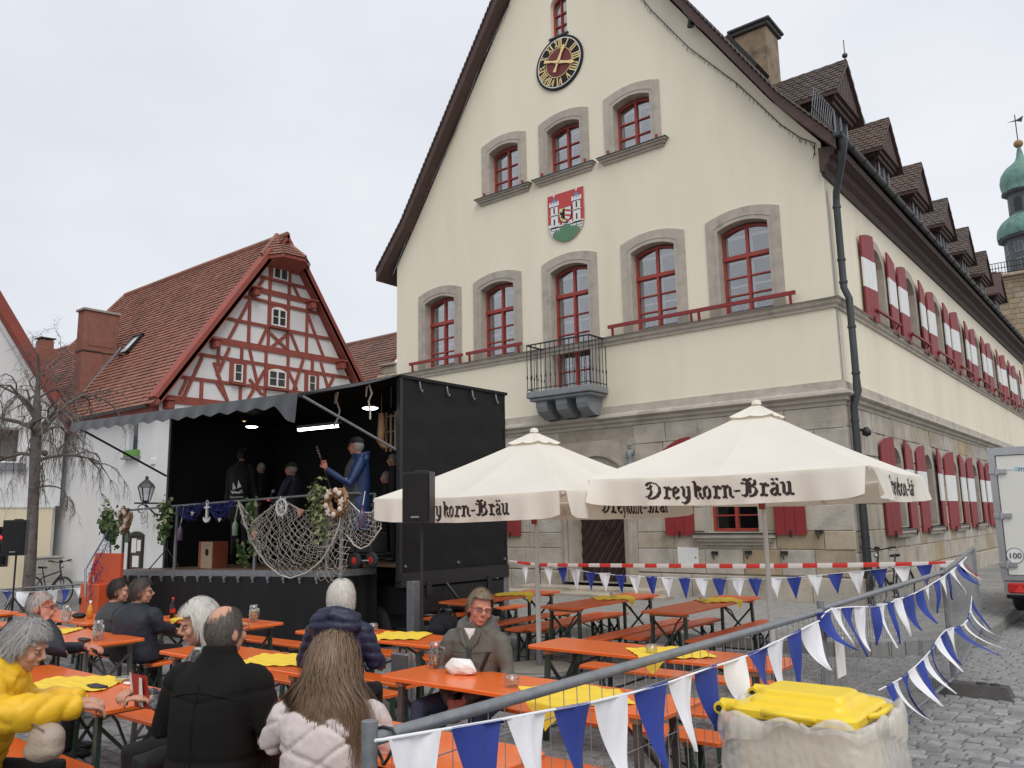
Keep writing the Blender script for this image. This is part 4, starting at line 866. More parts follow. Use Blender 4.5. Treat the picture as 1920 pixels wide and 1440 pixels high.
mb.add([c4(-.3, -.45, .14), c4(.3, -.45, .14), c4(.3, .45, .10), c4(-.3, .45, .10)], [(0, 1, 2, 3)], 0)
for a, b, c, d in ((-.36, -.3, -.5, .5), (.3, .36, -.5, .5), (-.36, .36, -.52, -.44), (-.36, .36, .45, .52)): mb.add([c4(a, c, .17), c4(b, c, .17), c4(b, d, .15), c4(a, d, .15), c4(a, c, 0), c4(b, c, 0), c4(b, d, 0), c4(a, d, 0)], [(0, 1, 2, 3), (0, 1, 5, 4), (1, 2, 6, 5), (2, 3, 7, 6), (3, 0, 4, 7)], 1)
part('skylight', mb, ['glass_sky', 'black_iron'], th)
mb = MB()
for q in np.linspace(-33.5, -25.6, 13): o2 = V((q, 13.35, ez + .5 * (RZ - ez) / (YC - ey) + .05)); mb.tube([o2, o2 + un * .22, o2 + un * .22 + V((.12, 0, 0))], .012, 4)
part('snow_hooks', mb, 'galv', th, kind='stuff')
ck2 = part('chimney', MB().bbox(-32.2, -31.62, 13.55, 14.85, 5.9, 10.25, .02), 'brick_red', th); part('chimney_cap', MB().bbox(-32.26, -31.56, 13.48, 14.92, 10.25, 10.34, .01), 'concrete', ck2)
mb = MB().box(-32.22, -31.6, 13.53, 14.87, 8.65, 8.7); part('strap', mb, 'black_iron', ck2); part('chimney_panel', MB().box(-31.618, -31.6, 13.75, 14.7, 8.9, 9.85), 'brick_red', ck2)
part('flashing', MB().beam((-31.55, 13.45, 6.72), (-31.55, 14.95, 8.95), .12, .06).beam((-32.3, 13.45, 6.72), (-31.5, 13.45, 6.72), .2, .06), 'lead_grey', ck2)
part('antenna', MB().tube([(-31.6, 14.3, 8.67), (-30.0, 14.4, 8.4), (-30.0, 14.4, 8.2)], .018, 4), 'brick_red', th)
c2 = part('chimney', MB().bbox(-42.0, -41.1, 15.6, 16.5, 9, 10.55, .02).bbox(-41.85, -41.25, 15.75, 16.35, 10.55, 10.95, .02), 'brick_red', th); part('chimney_cap', MB().box(-41.9, -41.2, 15.7, 16.4, 11.02, 11.07).box(-41.8, -41.75, 15.8, 16.3, 10.95, 11.02), 'gutter', c2)
# the white side wall: window with green box, ledge
YF = 13.24; Y1 = yplane(YF)
w_ = part('window', MB().prism(rect(-26.95, -26.2, 4.35, 5.7), Y1, -.05, .03, [rect(-26.88, -26.28, 4.42, 5.62)]), 'white_paint', th); part('pane', MB().prism(rect(-26.9, -26.26, 4.4, 5.64), Y1, 0, .008), 'curtain', w_); part('pane', MB().prism(rect(-26.62, -26.34, 4.5, 5.6), Y1, .01, .012), 'glass_dark', w_)
part('sill', MB().box(-27.1, -26.1, YF - .18, YF, 4.22, 4.28), 'lead_grey', th); part('ledge', MB().bbox(-25.3, TX - .02, YF - .1, YF, 3.95, 4.15, .02), 'plaster_white', th)
fb = thing('flower_box', 'bright green window box on the sill of the white side wall', 'window box', (-26.55, YF - .1, 4.3)); part('box', MB().bbox(-26.95, -26.15, YF - .17, YF - .02, 4.285, 4.5, .01), 'green_paint', fb); part('soil', MB().box(-26.92, -26.18, YF - .15, YF - .04, 4.46, 4.505), 'bark', fb)
nb = thing('notice_case', 'arched dark notice case with pinned papers on the white house wall', 'notice board', (-26.0, YF, 1.3))
part('frame', MB().prism(arch(-26.45, -25.55, .55, 1.75, .12), Y1, 0, .08, [rect(-26.38, -25.62, .62, 1.72)]), 'black_iron', nb); part('back', MB().prism(rect(-26.4, -25.6, .6, 1.75), Y1, 0, .03), 'dark_wood', nb)
for a, b, c, d in ((-26.3, -26.0, 1.2, 1.65), (-25.95, -25.7, 1.25, 1.6), (-26.2, -25.8, .75, 1.1)): part('paper', MB().prism(rect(a, b, c, d), Y1, .03, .035), 'paper_white', nb)
ln = thing('wall_lantern', 'old black street lantern on a scrolled bracket beside the stage', 'lantern', (-24.55, YF, 2.6)); lx, ly = -24.55, YF - .55
ln2 = V((lx, ly, 0)); mb = MB().beam((lx, YF, 2.72), (lx, ly - .35, 2.72), .05, .05).tube([(lx, YF, 2.35), (lx, YF - .25, 2.4), (lx, ly, 2.68)], .025, 6).tube([(lx, ly - .1 + .13 * cos(t), 2.55 + .13 * sin(t)) for t in np.linspace(0, 5, 14)], .018, 5); part('bracket', mb, 'black_iron', ln)
mb = MB().lathe([(.06, 2.72), (.12, 2.78), (.13, 2.8)], (lx, ly, 0), 6, smooth=False).lathe([(.26, 3.2), (.2, 3.3), (.1, 3.4), (.05, 3.44), (.05, 3.52), (0, 3.56)], (lx, ly, 0), 6, smooth=False)
for k in range(6): a = k * pi / 3; mb.tube([(lx + .13 * cos(a), ly + .13 * sin(a), 2.8), (lx + .24 * cos(a), ly + .24 * sin(a), 3.22)], .015, 4)
part('cage', mb, 'black_iron', ln); part('glass', MB().lathe([(.12, 2.8), (.23, 3.2)], (lx, ly, 0), 6, smooth=False), 'glass', ln)

# ------------------------------------------------------------------ white house at the left edge
LX = -31.2; Q = xplane(LX)
lh = thing('white_gable_house', 'white rendered gable house with cream ground floor at the left edge', 'house', (LX, 12, 0))
part('gable_wall', MB().prism([(3, 2.8), (12.95, 2.8), (12.95, 5.9), (8.0, 13.3), (3.05, 5.9)], Q, -.3, 0, [rect(10.2, 11.55, 4.28, 5.5)]).box(LX - 9, LX - .3, 12.6, 12.95, 0, 5.9), 'plaster_white', lh)
part('ground_wall', MB().prism(rect(3, 12.72, 0, 2.76), Q, -.3, .04, [rect(9.6, 11.45, .75, 2.1)]), 'plaster_cream', lh); part('ledge', MB().box(LX, LX + .07, 3, 12.76, 2.74, 2.81), 'plaster_white', lh)
w_ = part('window', MB().prism(rect(10.2, 11.55, 4.28, 5.5), Q, -.2, -.14, [rect(10.26, 11.49, 4.34, 5.44)]), 'white_paint', lh); part('blind', MB().prism(rect(10.2, 11.55, 4.28, 5.5), Q, -.3, -.24), 'blinds', w_); part('pane', MB().prism(rect(10.25, 11.5, 4.33, 5.45), Q, -.18, -.175), 'glass_clear', w_)
part('sill', MB().box(LX - .1, LX + .14, 10.1, 11.7, 4.02, 4.27), 'lead_grey', lh)
part('shop_window', MB().prism(rect(9.6, 11.45, .75, 2.1), Q, -.16, -.10, [rect(9.68, 11.37, .83, 2.02)]), 'black_iron', lh); part('window_back', MB().prism(rect(9.6, 11.45, .75, 2.1), Q, -.3, -.28), 'black_plastic', lh)
ls = thing('led_sign', 'red glowing open sign in the dark shop window', 'sign', (LX - .14, 11.05, 1.66))
font_part('OPEN', .30, 'led_red', frame4((LX - .02, 11.15, 1.68), (0, 1, 0), (0, 0, 1)), ls, 'lettering', shear=.15)
part('back_plate', MB().box(LX - .14, LX - .05, 10.65, 11.42, 1.5, 1.86), 'black_plastic', ls)
un2 = V((0, 7.4, 5.0))
roof_slab('roof', (LX + .3, 13.3, 5.55), (LX - 9.5, 13.3, 5.55), (LX - 9.5, 8.0, 13.55), (LX + .3, 8.0, 13.55), 0, 0, un2, lh, 'roof_red', 'timber', .3)
mb = MB().beam((LX + .12, 13.25, 5.5), (LX + .12, 8.0, 13.42), .36, .42, up=(1, 0, 0)); part('verge_board', mb, 'timber', lh); part('cove', MB().beam((LX + .06, 12.95, 5.45), (LX + .06, 8.0, 12.85), .12, .14, up=(1, 0, 0)), 'plaster_white', lh)
ec = thing('cable_cabinet', 'pale grey cable cabinet standing before the cream wall', 'cabinet', (-30.4, 12.35, 0)); part('body', MB().bbox(-30.7, -30.2, 11.95, 12.75, .08, 1.0, .02), 'concrete', ec); part('lid', MB().bbox(-30.74, -30.16, 11.9, 12.8, 1.0, 1.07, .02), 'concrete', ec); part('base', MB().box(-30.68, -30.22, 11.98, 12.72, 0, .08), 'foot_block', ec)

# roof behind, between the timbered house and the town hall
rh = thing('brown_roofed_house', 'house behind with weathered brown tile roof between timbered gable and town hall', 'house', (-27, 27, 0))
a = V(P(636, 657, 'y', 28)); b = V(P(780, 612, 'y', 28)); part('wall', MB().box(a.x - 6, b.x, 24, 32, 0, 6.5), 'plaster_white', rh)
a.z = b.z = (a.z + b.z) / 2; roof_slab('roof', (a.x - 7, 22.5, a.z - 6.2), (b.x, 22.5, a.z - 6.2), b, (a.x - 7, 28, a.z), 70, 40, (0, -6.2, 5.5), rh, 'roof_brown'); part('ridge_tiles', MB().tube([(a.x - 7, 28, a.z + .03), b], .12, 6), 'roof_brown', rh)
q = V(P(733, 700, 'y', 22.6)); part('gable_stone', MB().bbox(q.x - .45, q.x + .6, 22.2, 23, q.z - .9, q.z - .1, .05).bbox(q.x - .25, q.x + .6, 22.3, 22.9, q.z - .1, q.z + .25, .05).bbox(q.x - .35, q.x + .6, 22.2, 23, q.z + .25, q.z + .36, .03), 'stone', rh)

# ------------------------------------------------------------------ church towers
tw = thing('church_tower', 'church tower with two green copper onion domes at the right edge', 'tower', (-7.7, 90, 0)); cx, cy = -7.7, 90
oct_ = lambda prof, n=8: MB().lathe(prof, (cx, cy, 0), n, smooth=False)
part('shaft', MB().box(cx - 3.1, cx + 3.1, cy - 3.1, cy + 3.1, 0, 23.4), 'tower_stone', tw)
for z in np.arange(15.5, 23.2, .5):
    x = cx - 3.1
    while x < cx + 3:
        l = rnd.uniform(.5, 1.1); x1 = min(x + l, cx + 3.1); part('stone_block', MB().bbox(x + .015, x1 - .015, cy - 3.16, cy - 3.05, z + .015, z + .485, .03), 'tower_stone', tw); x += l
part('gallery', MB().bbox(cx - 3.3, cx + 3.3, cy - 3.3, cy + 3.3, 23.3, 23.6, .1).bbox(cx - 3.6, cx + 3.6, cy - 3.6, cy + 3.6, 23.6, 23.9, .06), 'tower_stone', tw)
mb = MB()
for s in np.linspace(-3.5, 3.5, 29): mb.tube([(cx + s, cy - 3.5, 23.9), (cx + s, cy - 3.5, 25.0)], .03, 4); mb.tube([(cx - 3.5, cy + s, 23.9), (cx - 3.5, cy + s, 25.0)], .03, 4)
for z in (24.0, 24.5, 25.0): mb.tube([(cx + 3.5, cy - 3.5, z), (cx - 3.5, cy - 3.5, z), (cx - 3.5, cy + 3.5, z)], .035, 4)
part('gallery_rail', mb, 'black_iron', tw)
part('drum', oct_([(2.25, 23.9), (2.25, 27.6), (2.7, 27.7), (2.7, 27.9)]), 'tower_slate', tw)
part('dome', MB().lathe([(2.72, 27.9), (2.78, 28.3), (2.68, 28.9), (2.3, 29.5), (1.75, 29.95), (1.55, 30.1)], (cx, cy, 0), 24), 'copper', tw)
lt = part('lantern', oct_([(1.5, 30.1), (1.5, 32.2), (1.95, 32.35), (1.95, 32.5)]), 'tower_slate', tw)
part('dome', MB().lathe([(1.95, 32.5), (1.85, 32.7), (1.95, 33.1), (2.0, 33.6), (1.85, 34.3), (1.45, 34.9), (.9, 35.35), (.5, 35.7), (.34, 36.1), (.2, 36.8), (.12, 37.2)], (cx, cy, 0), 24), 'copper', tw)
part('ball', MB().ell((cx, cy, 37.45), (.42, .42, .4)), 'wreath_wood', tw); part('weathervane', MB().tube([(cx, cy, 37.8), (cx, cy, 40.5)], .05, 5).prism([(cx - .7, 39.9), (cx + .1, 39.95), (cx + .7, 40.2), (cx + .5, 39.6), (cx + .1, 39.8)], yplane(cy), -.02, .02), 'gutter', tw)
for k in range(8):
    a = pi / 8 + k * pi / 4; d = V((cos(a), sin(a), 0)); t_ = V((-sin(a), cos(a), 0)); r1 = 1.5 * cos(pi / 8); r2 = 2.25 * cos(pi / 8)
    pl = lambda x, z, n, r=r1: V((cx, cy, z)) + d * (r + n) + t_ * x
    part('louvre_opening', MB().prism(arch(-.36, .36, 30.4, 31.5, .3), pl, 0, .03), 'black_iron', lt)
    pl = lambda x, z, n, r=r2: V((cx, cy, z)) + d * (r + n) + t_ * x
    wf = part('window', MB().prism(rect(-.42, .42, 26.2, 27.2), pl, 0, .05, [rect(-.34, -.03, 26.28, 27.12), rect(.03, .34, 26.28, 27.12)]).prism(rect(-.42, .42, 24.4, 25.6), pl, 0, .05, [rect(-.34, -.03, 24.48, 25.52), rect(.03, .34, 24.48, 25.52)]), 'lead_grey', tw); part('pane', MB().prism(rect(-.4, .4, 26.22, 27.18), pl, .01, .02), 'glass_dark', wf); part('pane', MB().prism(rect(-.4, .4, 24.42, 25.58), pl, .01, .02), 'glass_dark', wf)
sp = thing('church_spire', 'turquoise copper spire just peeping out behind the front dormers', 'spire', (-15.6, 60, 0)); s0 = D(1597, 238, 60)
part('spire', MB().lathe([(1.9, s0.z - 3), (1.0, s0.z), (.05, s0.z + 4)], (s0.x, s0.y, 0), 8, smooth=False), 'copper_fresh', sp); part('shaft', MB().box(s0.x - 1.9, s0.x + 1.9, s0.y - 1.9, s0.y + 1.9, 0, s0.z - 3), 'tower_stone', sp)

# ------------------------------------------------------------------ bare pollarded tree
tr = thing('bare_tree', 'bare pollarded tree with drooping twigs before the white houses', 'tree', (-20.6, 8.0, 0))
T0 = V((-20.62, 8.0, 0)); rt = random.Random(5)
trunk = [V((-20.62, 8.0, 0)), V((-20.6, 8.0, .3)), V((-20.58, 8.0, 1.2)), V((-20.6, 7.98, 2.3)), V((-20.6, 7.95, 3.3)), V((-20.6, 7.92, 4.1)), V((-20.62, 7.9, 4.7)), V((-20.63, 7.88, 5.4)), V((-20.65, 7.86, 6.1))]
part('trunk', MB().tube(trunk, [.17, .135, .125, .12, .115, .12, .09, .05, .02], 12), 'bark', tr)
limb = MB(); twig = MB()
def grow(p, d, r, l, lev, droop):
    n_ = 5; pts = [p.copy()]; q = p.copy(); dd = d.copy()
    for i in range(n_):
        dd += V((rt.gauss(0, .27), rt.gauss(0, .27), rt.gauss(0, .16) - droop * (.4 + .35 * i))); dd.normalize(); q = q + dd * l / n_; pts.append(q.copy())
    e = .35 if lev < 3 else .12
    (limb if r > .012 else twig).tube(pts, [r * (1 - (1 - e) * i / n_) for i in range(n_ + 1)], 6 if r > .012 else 3, cap=False)
    if lev >= 4: return
    k = (0, 6, 6, 5, 0)[lev] if lev else 0
    for j in range(k):
        i = rt.randint(1, n_) if lev < 3 else rt.randint(0, n_ - 1); b = pts[i]; ax = (pts[min(i + 1, n_)] - pts[max(0, i - 1)]).normalized(); s = ax.orthogonal().normalized(); s.rotate(Matrix.Rotation(rt.uniform(0, 2 * pi), 3, ax))
        nd = (ax * rt.uniform(.5, 1.0) + s * rt.uniform(.5, .95)).normalized()
        grow(b, nd, max(.0035, r * rt.uniform(.3, .5)), l * rt.uniform(.45, .75), lev + 1, droop * 1.5 + .03)
right = V((.78, .62, 0)); fwd = V((-.62, .78, 0))
for z, a, el, l, r, dr in ((4.05, 0, .2, 1.75, .075, .06), (4.2, .2, .55, 1.5, .06, .22), (3.55, -.1, -.1, 1.3, .055, .1), (2.9, .1, .3, .75, .035, .16), (4.3, 3.3, .35, 1.9, .07, .12), (4.5, 2.9, .6, 1.8, .055, .12), (3.7, 3.0, .15, 1.6, .06, .16), (4.1, 1.5, .3, 1.5, .05, .14), (4.15, -1.5, .3, 1.5, .05, .14), (4.6, .8, .6, 1.3, .045, .14), (4.7, -2.2, .6, 1.4, .045, .14), (5.2, .3, 1.0, .8, .025, .03), (5.4, 2.6, 1.1, .9, .025, .02), (5.6, 1.5, 1.2, .7, .02, .02), (5.1, 3.4, .9, .9, .025, .05), (4.8, 2.2, .5, 1.4, .04, .16), (3.95, 2.4, .1, 1.3, .045, .2)):
    p = next(a_ + (b_ - a_) * ((z - a_.z) / (b_.z - a_.z)) for a_, b_ in zip(trunk, trunk[1:]) if a_.z <= z < b_.z)
    el = el * .8 + .38; d = (right * cos(a) + fwd * sin(a)) * cos(el) + V((0, 0, sin(el))); grow(p, d, r * .85, l * 1.1, 1, dr * 1.7 + .03)
for k in range(9): q = V((-20.6, 7.92, 4.0)) + V((rt.gauss(0, .09), rt.gauss(0, .09), rt.gauss(0, .25))); limb.ell(q, (.07, .07, .08), 8, 5)
part('limbs', limb, 'bark', tr); part('crown', twig, 'twig', tr)

# ------------------------------------------------------------------ box trailer at the right edge
bt = thing('box_trailer', 'white box trailer parked at the right edge with speed disc on its rear doors', 'trailer', (-1.3, 17.5, .2)); tx0, tx1, ty, tz0, tz1 = -2.42, -.1, 16.3, .86, 3.07
part('body', MB().bbox(tx0 + .02, tx1, ty + .05, ty + 4.2, tz0, tz1, .02), 'trailer_white', bt)
part('rear_frame', MB().prism(rect(tx0, tx1, tz0 - .02, tz1 + .01), yplane(ty + .05), 0, .07, [rect(tx0 + .1, tx1 - .1, tz0 + .06, tz1 - .12)]).bbox(tx0 - .015, tx0 + .03, ty, ty + 4.2, tz1 - .08, tz1 + .02, .01), 'alu', bt)
dr = part('rear_door', MB().bbox(tx0 + .11, tx1 - .11, ty + .0, ty + .045, tz0 + .07, tz1 - .13, .008), 'trailer_white', bt)
for z in (2.67, 1.92, 1.10): part('hinge', MB().bbox(tx0 - .01, tx0 + .26, ty - .045, ty - .002, z - .04, z + .04, .006).cyl((tx0 + .1, ty - .03, z - .06), (tx0 + .1, ty - .03, z + .06), .025, 8), 'alu', dr)
fp = lambda t, s, x, z, m, sh=0: font_part(t, s, m, frame4((x, ty - .004, z), (1, 0, 0), (0, 0, 1)), dr, 'lettering', shear=sh)
dsc = MB().prism([(tx0 + .235 + .132 * cos(t), 1.25 + .132 * sin(t)) for t in np.linspace(0, 2 * pi, 32, endpoint=False)], yplane(ty), 0, .004); part('speed_disc', dsc, 'sign_white', dr)
part('disc_ring', MB().prism([(tx0 + .235 + .132 * cos(t), 1.25 + .132 * sin(t)) for t in np.linspace(0, 2 * pi, 32, endpoint=False)], yplane(ty), .004, .006, [[(tx0 + .235 + .122 * cos(t), 1.25 + .122 * sin(t)) for t in np.linspace(0, 2 * pi, 32, endpoint=False)]]), 'print_black', dr)
fo = fp('100', .135, tx0 + .235, 1.245, 'print_black'); fo.location.y -= .008
fp('mr', .13, tx0 + .50, 2.70, 'print_blue', .25); part('logo_mark', MB().prism(rect(tx0 + .38, tx0 + .46, 2.67, 2.735), yplane(ty), 0, .004).prism(rect(tx0 + .27, tx0 + .36, 2.685, 2.70), yplane(ty), 0, .004), 'print_pale', dr)
lb = part('light_bar', MB().bbox(tx0 + .02, tx1, ty + .0, ty + .12, tz0 - .26, tz0 - .03, .01), 'alu', bt); part('tail_light', MB().bbox(tx0 + .08, tx0 + .42, ty - .05, ty, tz0 - .23, tz0 - .06, .02), 'red_lens', lb); part('reflector', MB().prism([(tx0 + .17, tz0 - .21), (tx0 + .35, tz0 - .21), (tx0 + .26, tz0 - .08)], yplane(ty - .05), 0, .02), 'tape_red', lb)
for y in (ty + 1.5, ty + 2.4):
    for x in (tx0 - .06, tx1 - .18): wv = part('wheel', MB().lathe([(.12, 0), (.26, 0), (.31, .04), (.31, .16), (.26, .2), (.12, .2)], (x, y, .31 + .2), 20, ax=0), 'rubber', bt); part('rim', MB().lathe([(0, .02), (.17, .03), (.17, .17), (0, .18)], (x, y, .51), 16, ax=0), 'alu', wv)
part('mudguard', MB().bbox(tx0 - .1, tx0 + .2, ty + 1.0, ty + 2.9, .95, 1.0, .02).bbox(tx0 - .1, tx0 + .18, ty + .95, ty + 1.0, .45, 1.0, .02), 'black_plastic', bt); part('chassis', MB().beam((tx0 + .4, ty + .2, .72), (tx0 + .4, ty + 4.2, .72), .1, .16).beam((tx1 - .4, ty + .2, .72), (tx1 - .4, ty + 4.2, .72), .1, .16).tube([(tx0, ty + 1.95, .51), (tx1, ty + 1.95, .51)], .05, 8).bbox(tx0 + .35, tx0 + .6, ty + .2, ty + .45, .22, .7, .02), 'black_iron', bt)

# ------------------------------------------------------------------ bicycles
def bicycle(label, loc, rz, name='parked_bicycle', grp=None):
    b = thing(name, label, 'bicycle', (0, 0, 0), grp); R_ = .34
    for x in (-.53, .53):
        mb = MB(); mb.tube([(x + R_ * cos(t), 0, .35 + R_ * sin(t)) for t in np.linspace(0, 2 * pi, 33)], .02, 6, cap=False); wv = part('wheel', mb, 'rubber', b)
        mb = MB().tube([(x + .315 * cos(t), 0, .35 + .315 * sin(t)) for t in np.linspace(0, 2 * pi, 33)], .009, 4, cap=False).cyl((x, -.05, .35), (x, .05, .35), .025, 8)
        for k in range(14): mb.tube([(x, .02 * (-1) ** k, .35), (x + .315 * cos(k * pi / 7), 0, .35 + .315 * sin(k * pi / 7))], .0022, 3)
        part('spokes', mb, 'alu', wv)
        part('mudguard', MB().tube([(x + .365 * cos(t), 0, .35 + .365 * sin(t)) for t in np.linspace(.3 if x > 0 else 0.5, pi - (.0 if x < 0 else .4), 14)], .022, 5, flat=.3), 'black_iron', b)
    fr = MB(); hd = (.40, 0, .92); bb = (-.05, 0, .30); st = (-.22, 0, .85)
    fr.tube([(.43, 0, .78), bb], .022, 8).tube([(.41, 0, .86), (-.17, 0, .70)], .02, 8).tube([bb, st], .018, 8).tube([(.37, 0, 1.0), (.45, 0, .72), (.48, 0, .62)], .022, 8)
    for s in (-.05, .05): fr.tube([(.47, s * .9, .66), (.53, s, .35)], .013, 6).tube([bb, (-.53, s, .35)], .011, 6).tube([(-.18, 0, .74), (-.53, s, .35)], .009, 6)
    part('frame', fr, 'jacket_charcoal', b)
    hb = part('handlebar', MB().tube([(.37, -.33, 1.14), (.36, -.15, 1.11), (.39, 0, 1.08), (.36, .15, 1.11), (.37, .33, 1.14)], .013, 6).tube([(.37, 0, 1.0), (.39, 0, 1.09)], .016, 6), 'black_iron', b)
    for s in (-1, 1): part('grip', MB().tube([(.37, s * .24, 1.135), (.365, s * .37, 1.145)], .02, 8), 'rubber', hb); part('brake_lever', MB().tube([(.38, s * .2, 1.13), (.45, s * .27, 1.1), (.45, s * .34, 1.09)], .008, 5), 'black_iron', hb)
    part('display', MB().bbox(.36, .42, -.05, .05, 1.10, 1.15, .01), 'black_plastic', hb); part('headlamp', MB().lathe([(.0, 0), (.035, .01), (.04, .06), (.0, .065)], (.42, 0, .98), 10, ax=0), 'alu', b)
    part('saddle', MB().add([(x, y * w_, z) for x, w_, z in ((-.38, .075, .97), (-.30, .08, .985), (-.2, .04, .975), (-.08, .02, .97)) for y in (-1, 0, 1)], [(3 * i + j, 3 * i + j + 1, 3 * i + j + 4, 3 * i + j + 3) for i in range(3) for j in range(2)], 0, True).bbox(-.38, -.1, -.05, .05, .93, .972, .02).tube([st, (-.25, 0, .95)], .014, 6), 'black_plastic', b)
    part('cranks', MB().lathe([(0, .03), (.09, .03), (.09, .05), (0, .05)], bb, 14, ax=1).beam((bb[0], .07, bb[2]), (bb[0] + .12, .07, bb[2] - .12), .02, .02).beam((bb[0], -.07, bb[2]), (bb[0] - .12, -.07, bb[2] + .12), .02, .02).box(bb[0] + .08, bb[0] + .17, .07, .16, bb[2] - .14, bb[2] - .11).box(bb[0] - .17, bb[0] - .08, -.16, -.07, bb[2] + .1, bb[2] + .13), 'black_iron', b)
    part('pannier_rack', MB().tube([(-.3, -.06, .78), (-.75, -.06, .76), (-.75, .06, .76), (-.3, .06, .78)], .008, 4).tube([(-.7, .07, .76), (-.53, .07, .36)], .007, 4).tube([(-.7, -.07, .76), (-.53, -.07, .36)], .007, 4), 'black_iron', b)
    b.location = loc; b.rotation_euler = (0, 0, rz); return b
bicycle('dark bicycle leaning at the side wall behind the bunting', (-4.55, 17.65, .2), radians(-105))
bicycle('bicycle parked at the left before the pale cabinet', (-24.2, 9.9, 0), radians(20))
# ------------------------------------------------------------------ stage trailer
BX0, BX1, BY0, BY1, BT = -16.5, -9.46, 9.0, 11.65, 4.29
fz = lambda x: 1.30 + (x + 10.0) * .022                      # the platform dips a little to the left
PY = 8.2; PX0, PX1 = -16.95, -10.02
sg = thing('stage_trailer', 'black fairground stage trailer with open flap, railing and dark interior', 'stage trailer', (-13, 10, 0))
mb = MB().box(BX0, BX1, BY1 - .04, BY1, 1.0, BT).box(BX0, BX0 + .04, BY0, BY1, 1.0, BT); part('inner_wall', mb, 'black_cloth', sg)
mb = MB(); mb.grid(lambda u, v: (BX1 + .012 * sin(v * 40 + u * 9) * sin(u * 11) + .008 * sin(u * 37), BY0 + (BY1 - BY0) * u, 1.2 + (BT - 1.2) * v), 30, 24); mb.box(BX1 - .05, BX1 - .02, BY0, BY1, 1.2, BT, 0); part('side_tarpaulin', mb, 'black_tarp', sg)
part('roof_panel', MB().box(BX0 - .03, BX1 + .04, BY0 - .02, BY1 + .03, BT, BT + .05), 'black_tarp', sg)
part('corner_post', MB().box(BX1 - .06, BX1 + .02, BY0 - .03, BY0 + .03, 1.1, BT), 'black_iron', sg); part('corner_post', MB().box(BX0 - .02, BX0 + .06, BY0 - .03, BY0 + .03, 1.0, BT), 'black_iron', sg)
for y in np.linspace(BY0 + .4, BY1 - .3, 4): part('tarpaulin_hook', MB().tube([(BX1 + .03, y, BT - .02), (BX1 + .05, y, BT - .12), (BX1 + .05, y + .03, BT - .19), (BX1 + .03, y + .07, BT - .15)], .014, 5), 'lead_grey', sg)
for y in np.linspace(BY0 + .1, BY1 - .1, 3):
    part('tarpaulin_eyelet', MB().cyl((BX1 + .0, y, 1.32), (BX1 + .03, y, 1.32), .022, 8), 'galv', sg)
# floor, underframe, wheels
mb = MB().add([(BX0, BY0, fz(BX0)), (BX1 - .06, BY0, fz(BX1)), (BX1 - .06, BY1, fz(BX1)), (BX0, BY1, fz(BX0)), (PX0, PY, fz(PX0)), (PX1, PY, fz(PX1)), (PX1, BY0, fz(PX1)), (PX0, BY0, fz(PX0))], [(0, 1, 2, 3), (4, 5, 6, 7)])
fl = part('floor', mb, 'stage_floor', sg)
mb = MB().beam((PX0, PY, fz(PX0) - .05), (PX1, PY, fz(PX1) - .05), .05, .10).beam((PX1, PY, fz(PX1) - .05), (PX1, BY0, fz(PX1) - .05), .05, .10).beam((PX0, PY, fz(PX0) - .05), (PX0, BY0, fz(PX0) - .05), .05, .1); part('floor_edge', mb, 'galv', sg)
for x in list(np.arange(PX0 + .25, PX1 - .1, .42)): part('buckle', MB().cyl((x, PY - .03, fz(x) - .12), (x, PY - .07, fz(x) - .12), .035, 8).box(x - .015, x + .015, PY - .06, PY - .03, fz(x) - .2, fz(x) - .1), 'galv', sg)
mb = MB(); mb.grid(lambda u, v: (PX0 + (PX1 + .02 - PX0) * u, PY - .035 + .012 * sin(u * 90) * (1 - v) + .02 * sin(u * 23 + 1) * (1 - v), (fz(PX0 + (PX1 - PX0) * u) - .11) * v + .01), 160, 8)
mb.grid(lambda u, v: (PX1 + .03 + .01 * sin(u * 20), PY + (BY0 - PY) * u, (1.19) * v + .01), 16, 4); part('skirt', mb, 'black_tarp', sg)
mb = MB().beam((BX0, 9.6, .95), (BX1 + .05, 9.6, .95), .12, .22).beam((BX0, 11.1, .95), (BX1 + .05, 11.1, .95), .12, .22).box(BX1 - .1, BX1 + .03, BY0, BY1, 1.0, 1.22).box(-12, BX1 - .1, 9.3, 9.35, .35, 1.0).box(-12, BX1 - .1, 11.3, 11.35, .3, 1.0); part('chassis', mb, 'black_iron', sg)
for x in (-10.3,):
    for y in (9.35, 11.2): wv = part('wheel', MB().lathe([(.14, 0), (.28, 0), (.33, .05), (.33, .17), (.28, .22), (.14, .22)], (x, y - .1, .33), 20, ax=1), 'rubber', sg); part('rim', MB().lathe([(0, .02), (.19, .02), (.19, .2), (0, .2)], (x, y - .1, .33), 16, ax=1), 'black_iron', wv)
a = P(775, 1076, 'y', 8.95); part('support_leg', MB().bbox(a.x - .08, a.x + .08, 8.88, 9.02, .06, 1.12, .01).box(a.x - .15, a.x + .15, 8.8, 9.1, .0, .06), 'galv', sg)
a = P(944, 1062, 'y', 11.6); part('support_leg', MB().bbox(a.x - .07, a.x + .07, 11.53, 11.67, .2, 1.12, .01), 'galv', sg)
part('tow_bar', MB().beam((BX1, 10.3, .62), (BX1 + .9, 10.3, .55), .1, .1).tube([(BX1 + .05, 10.0, 1.0), (BX1 + .5, 10.1, .5), (BX1 + .7, 9.9, .7)], .03, 6), 'black_iron', sg)
part('tool_box', MB().bbox(BX1 - .5, BX1 + .02, 9.2, 11.5, .55, .98, .03), 'black_plastic', sg)
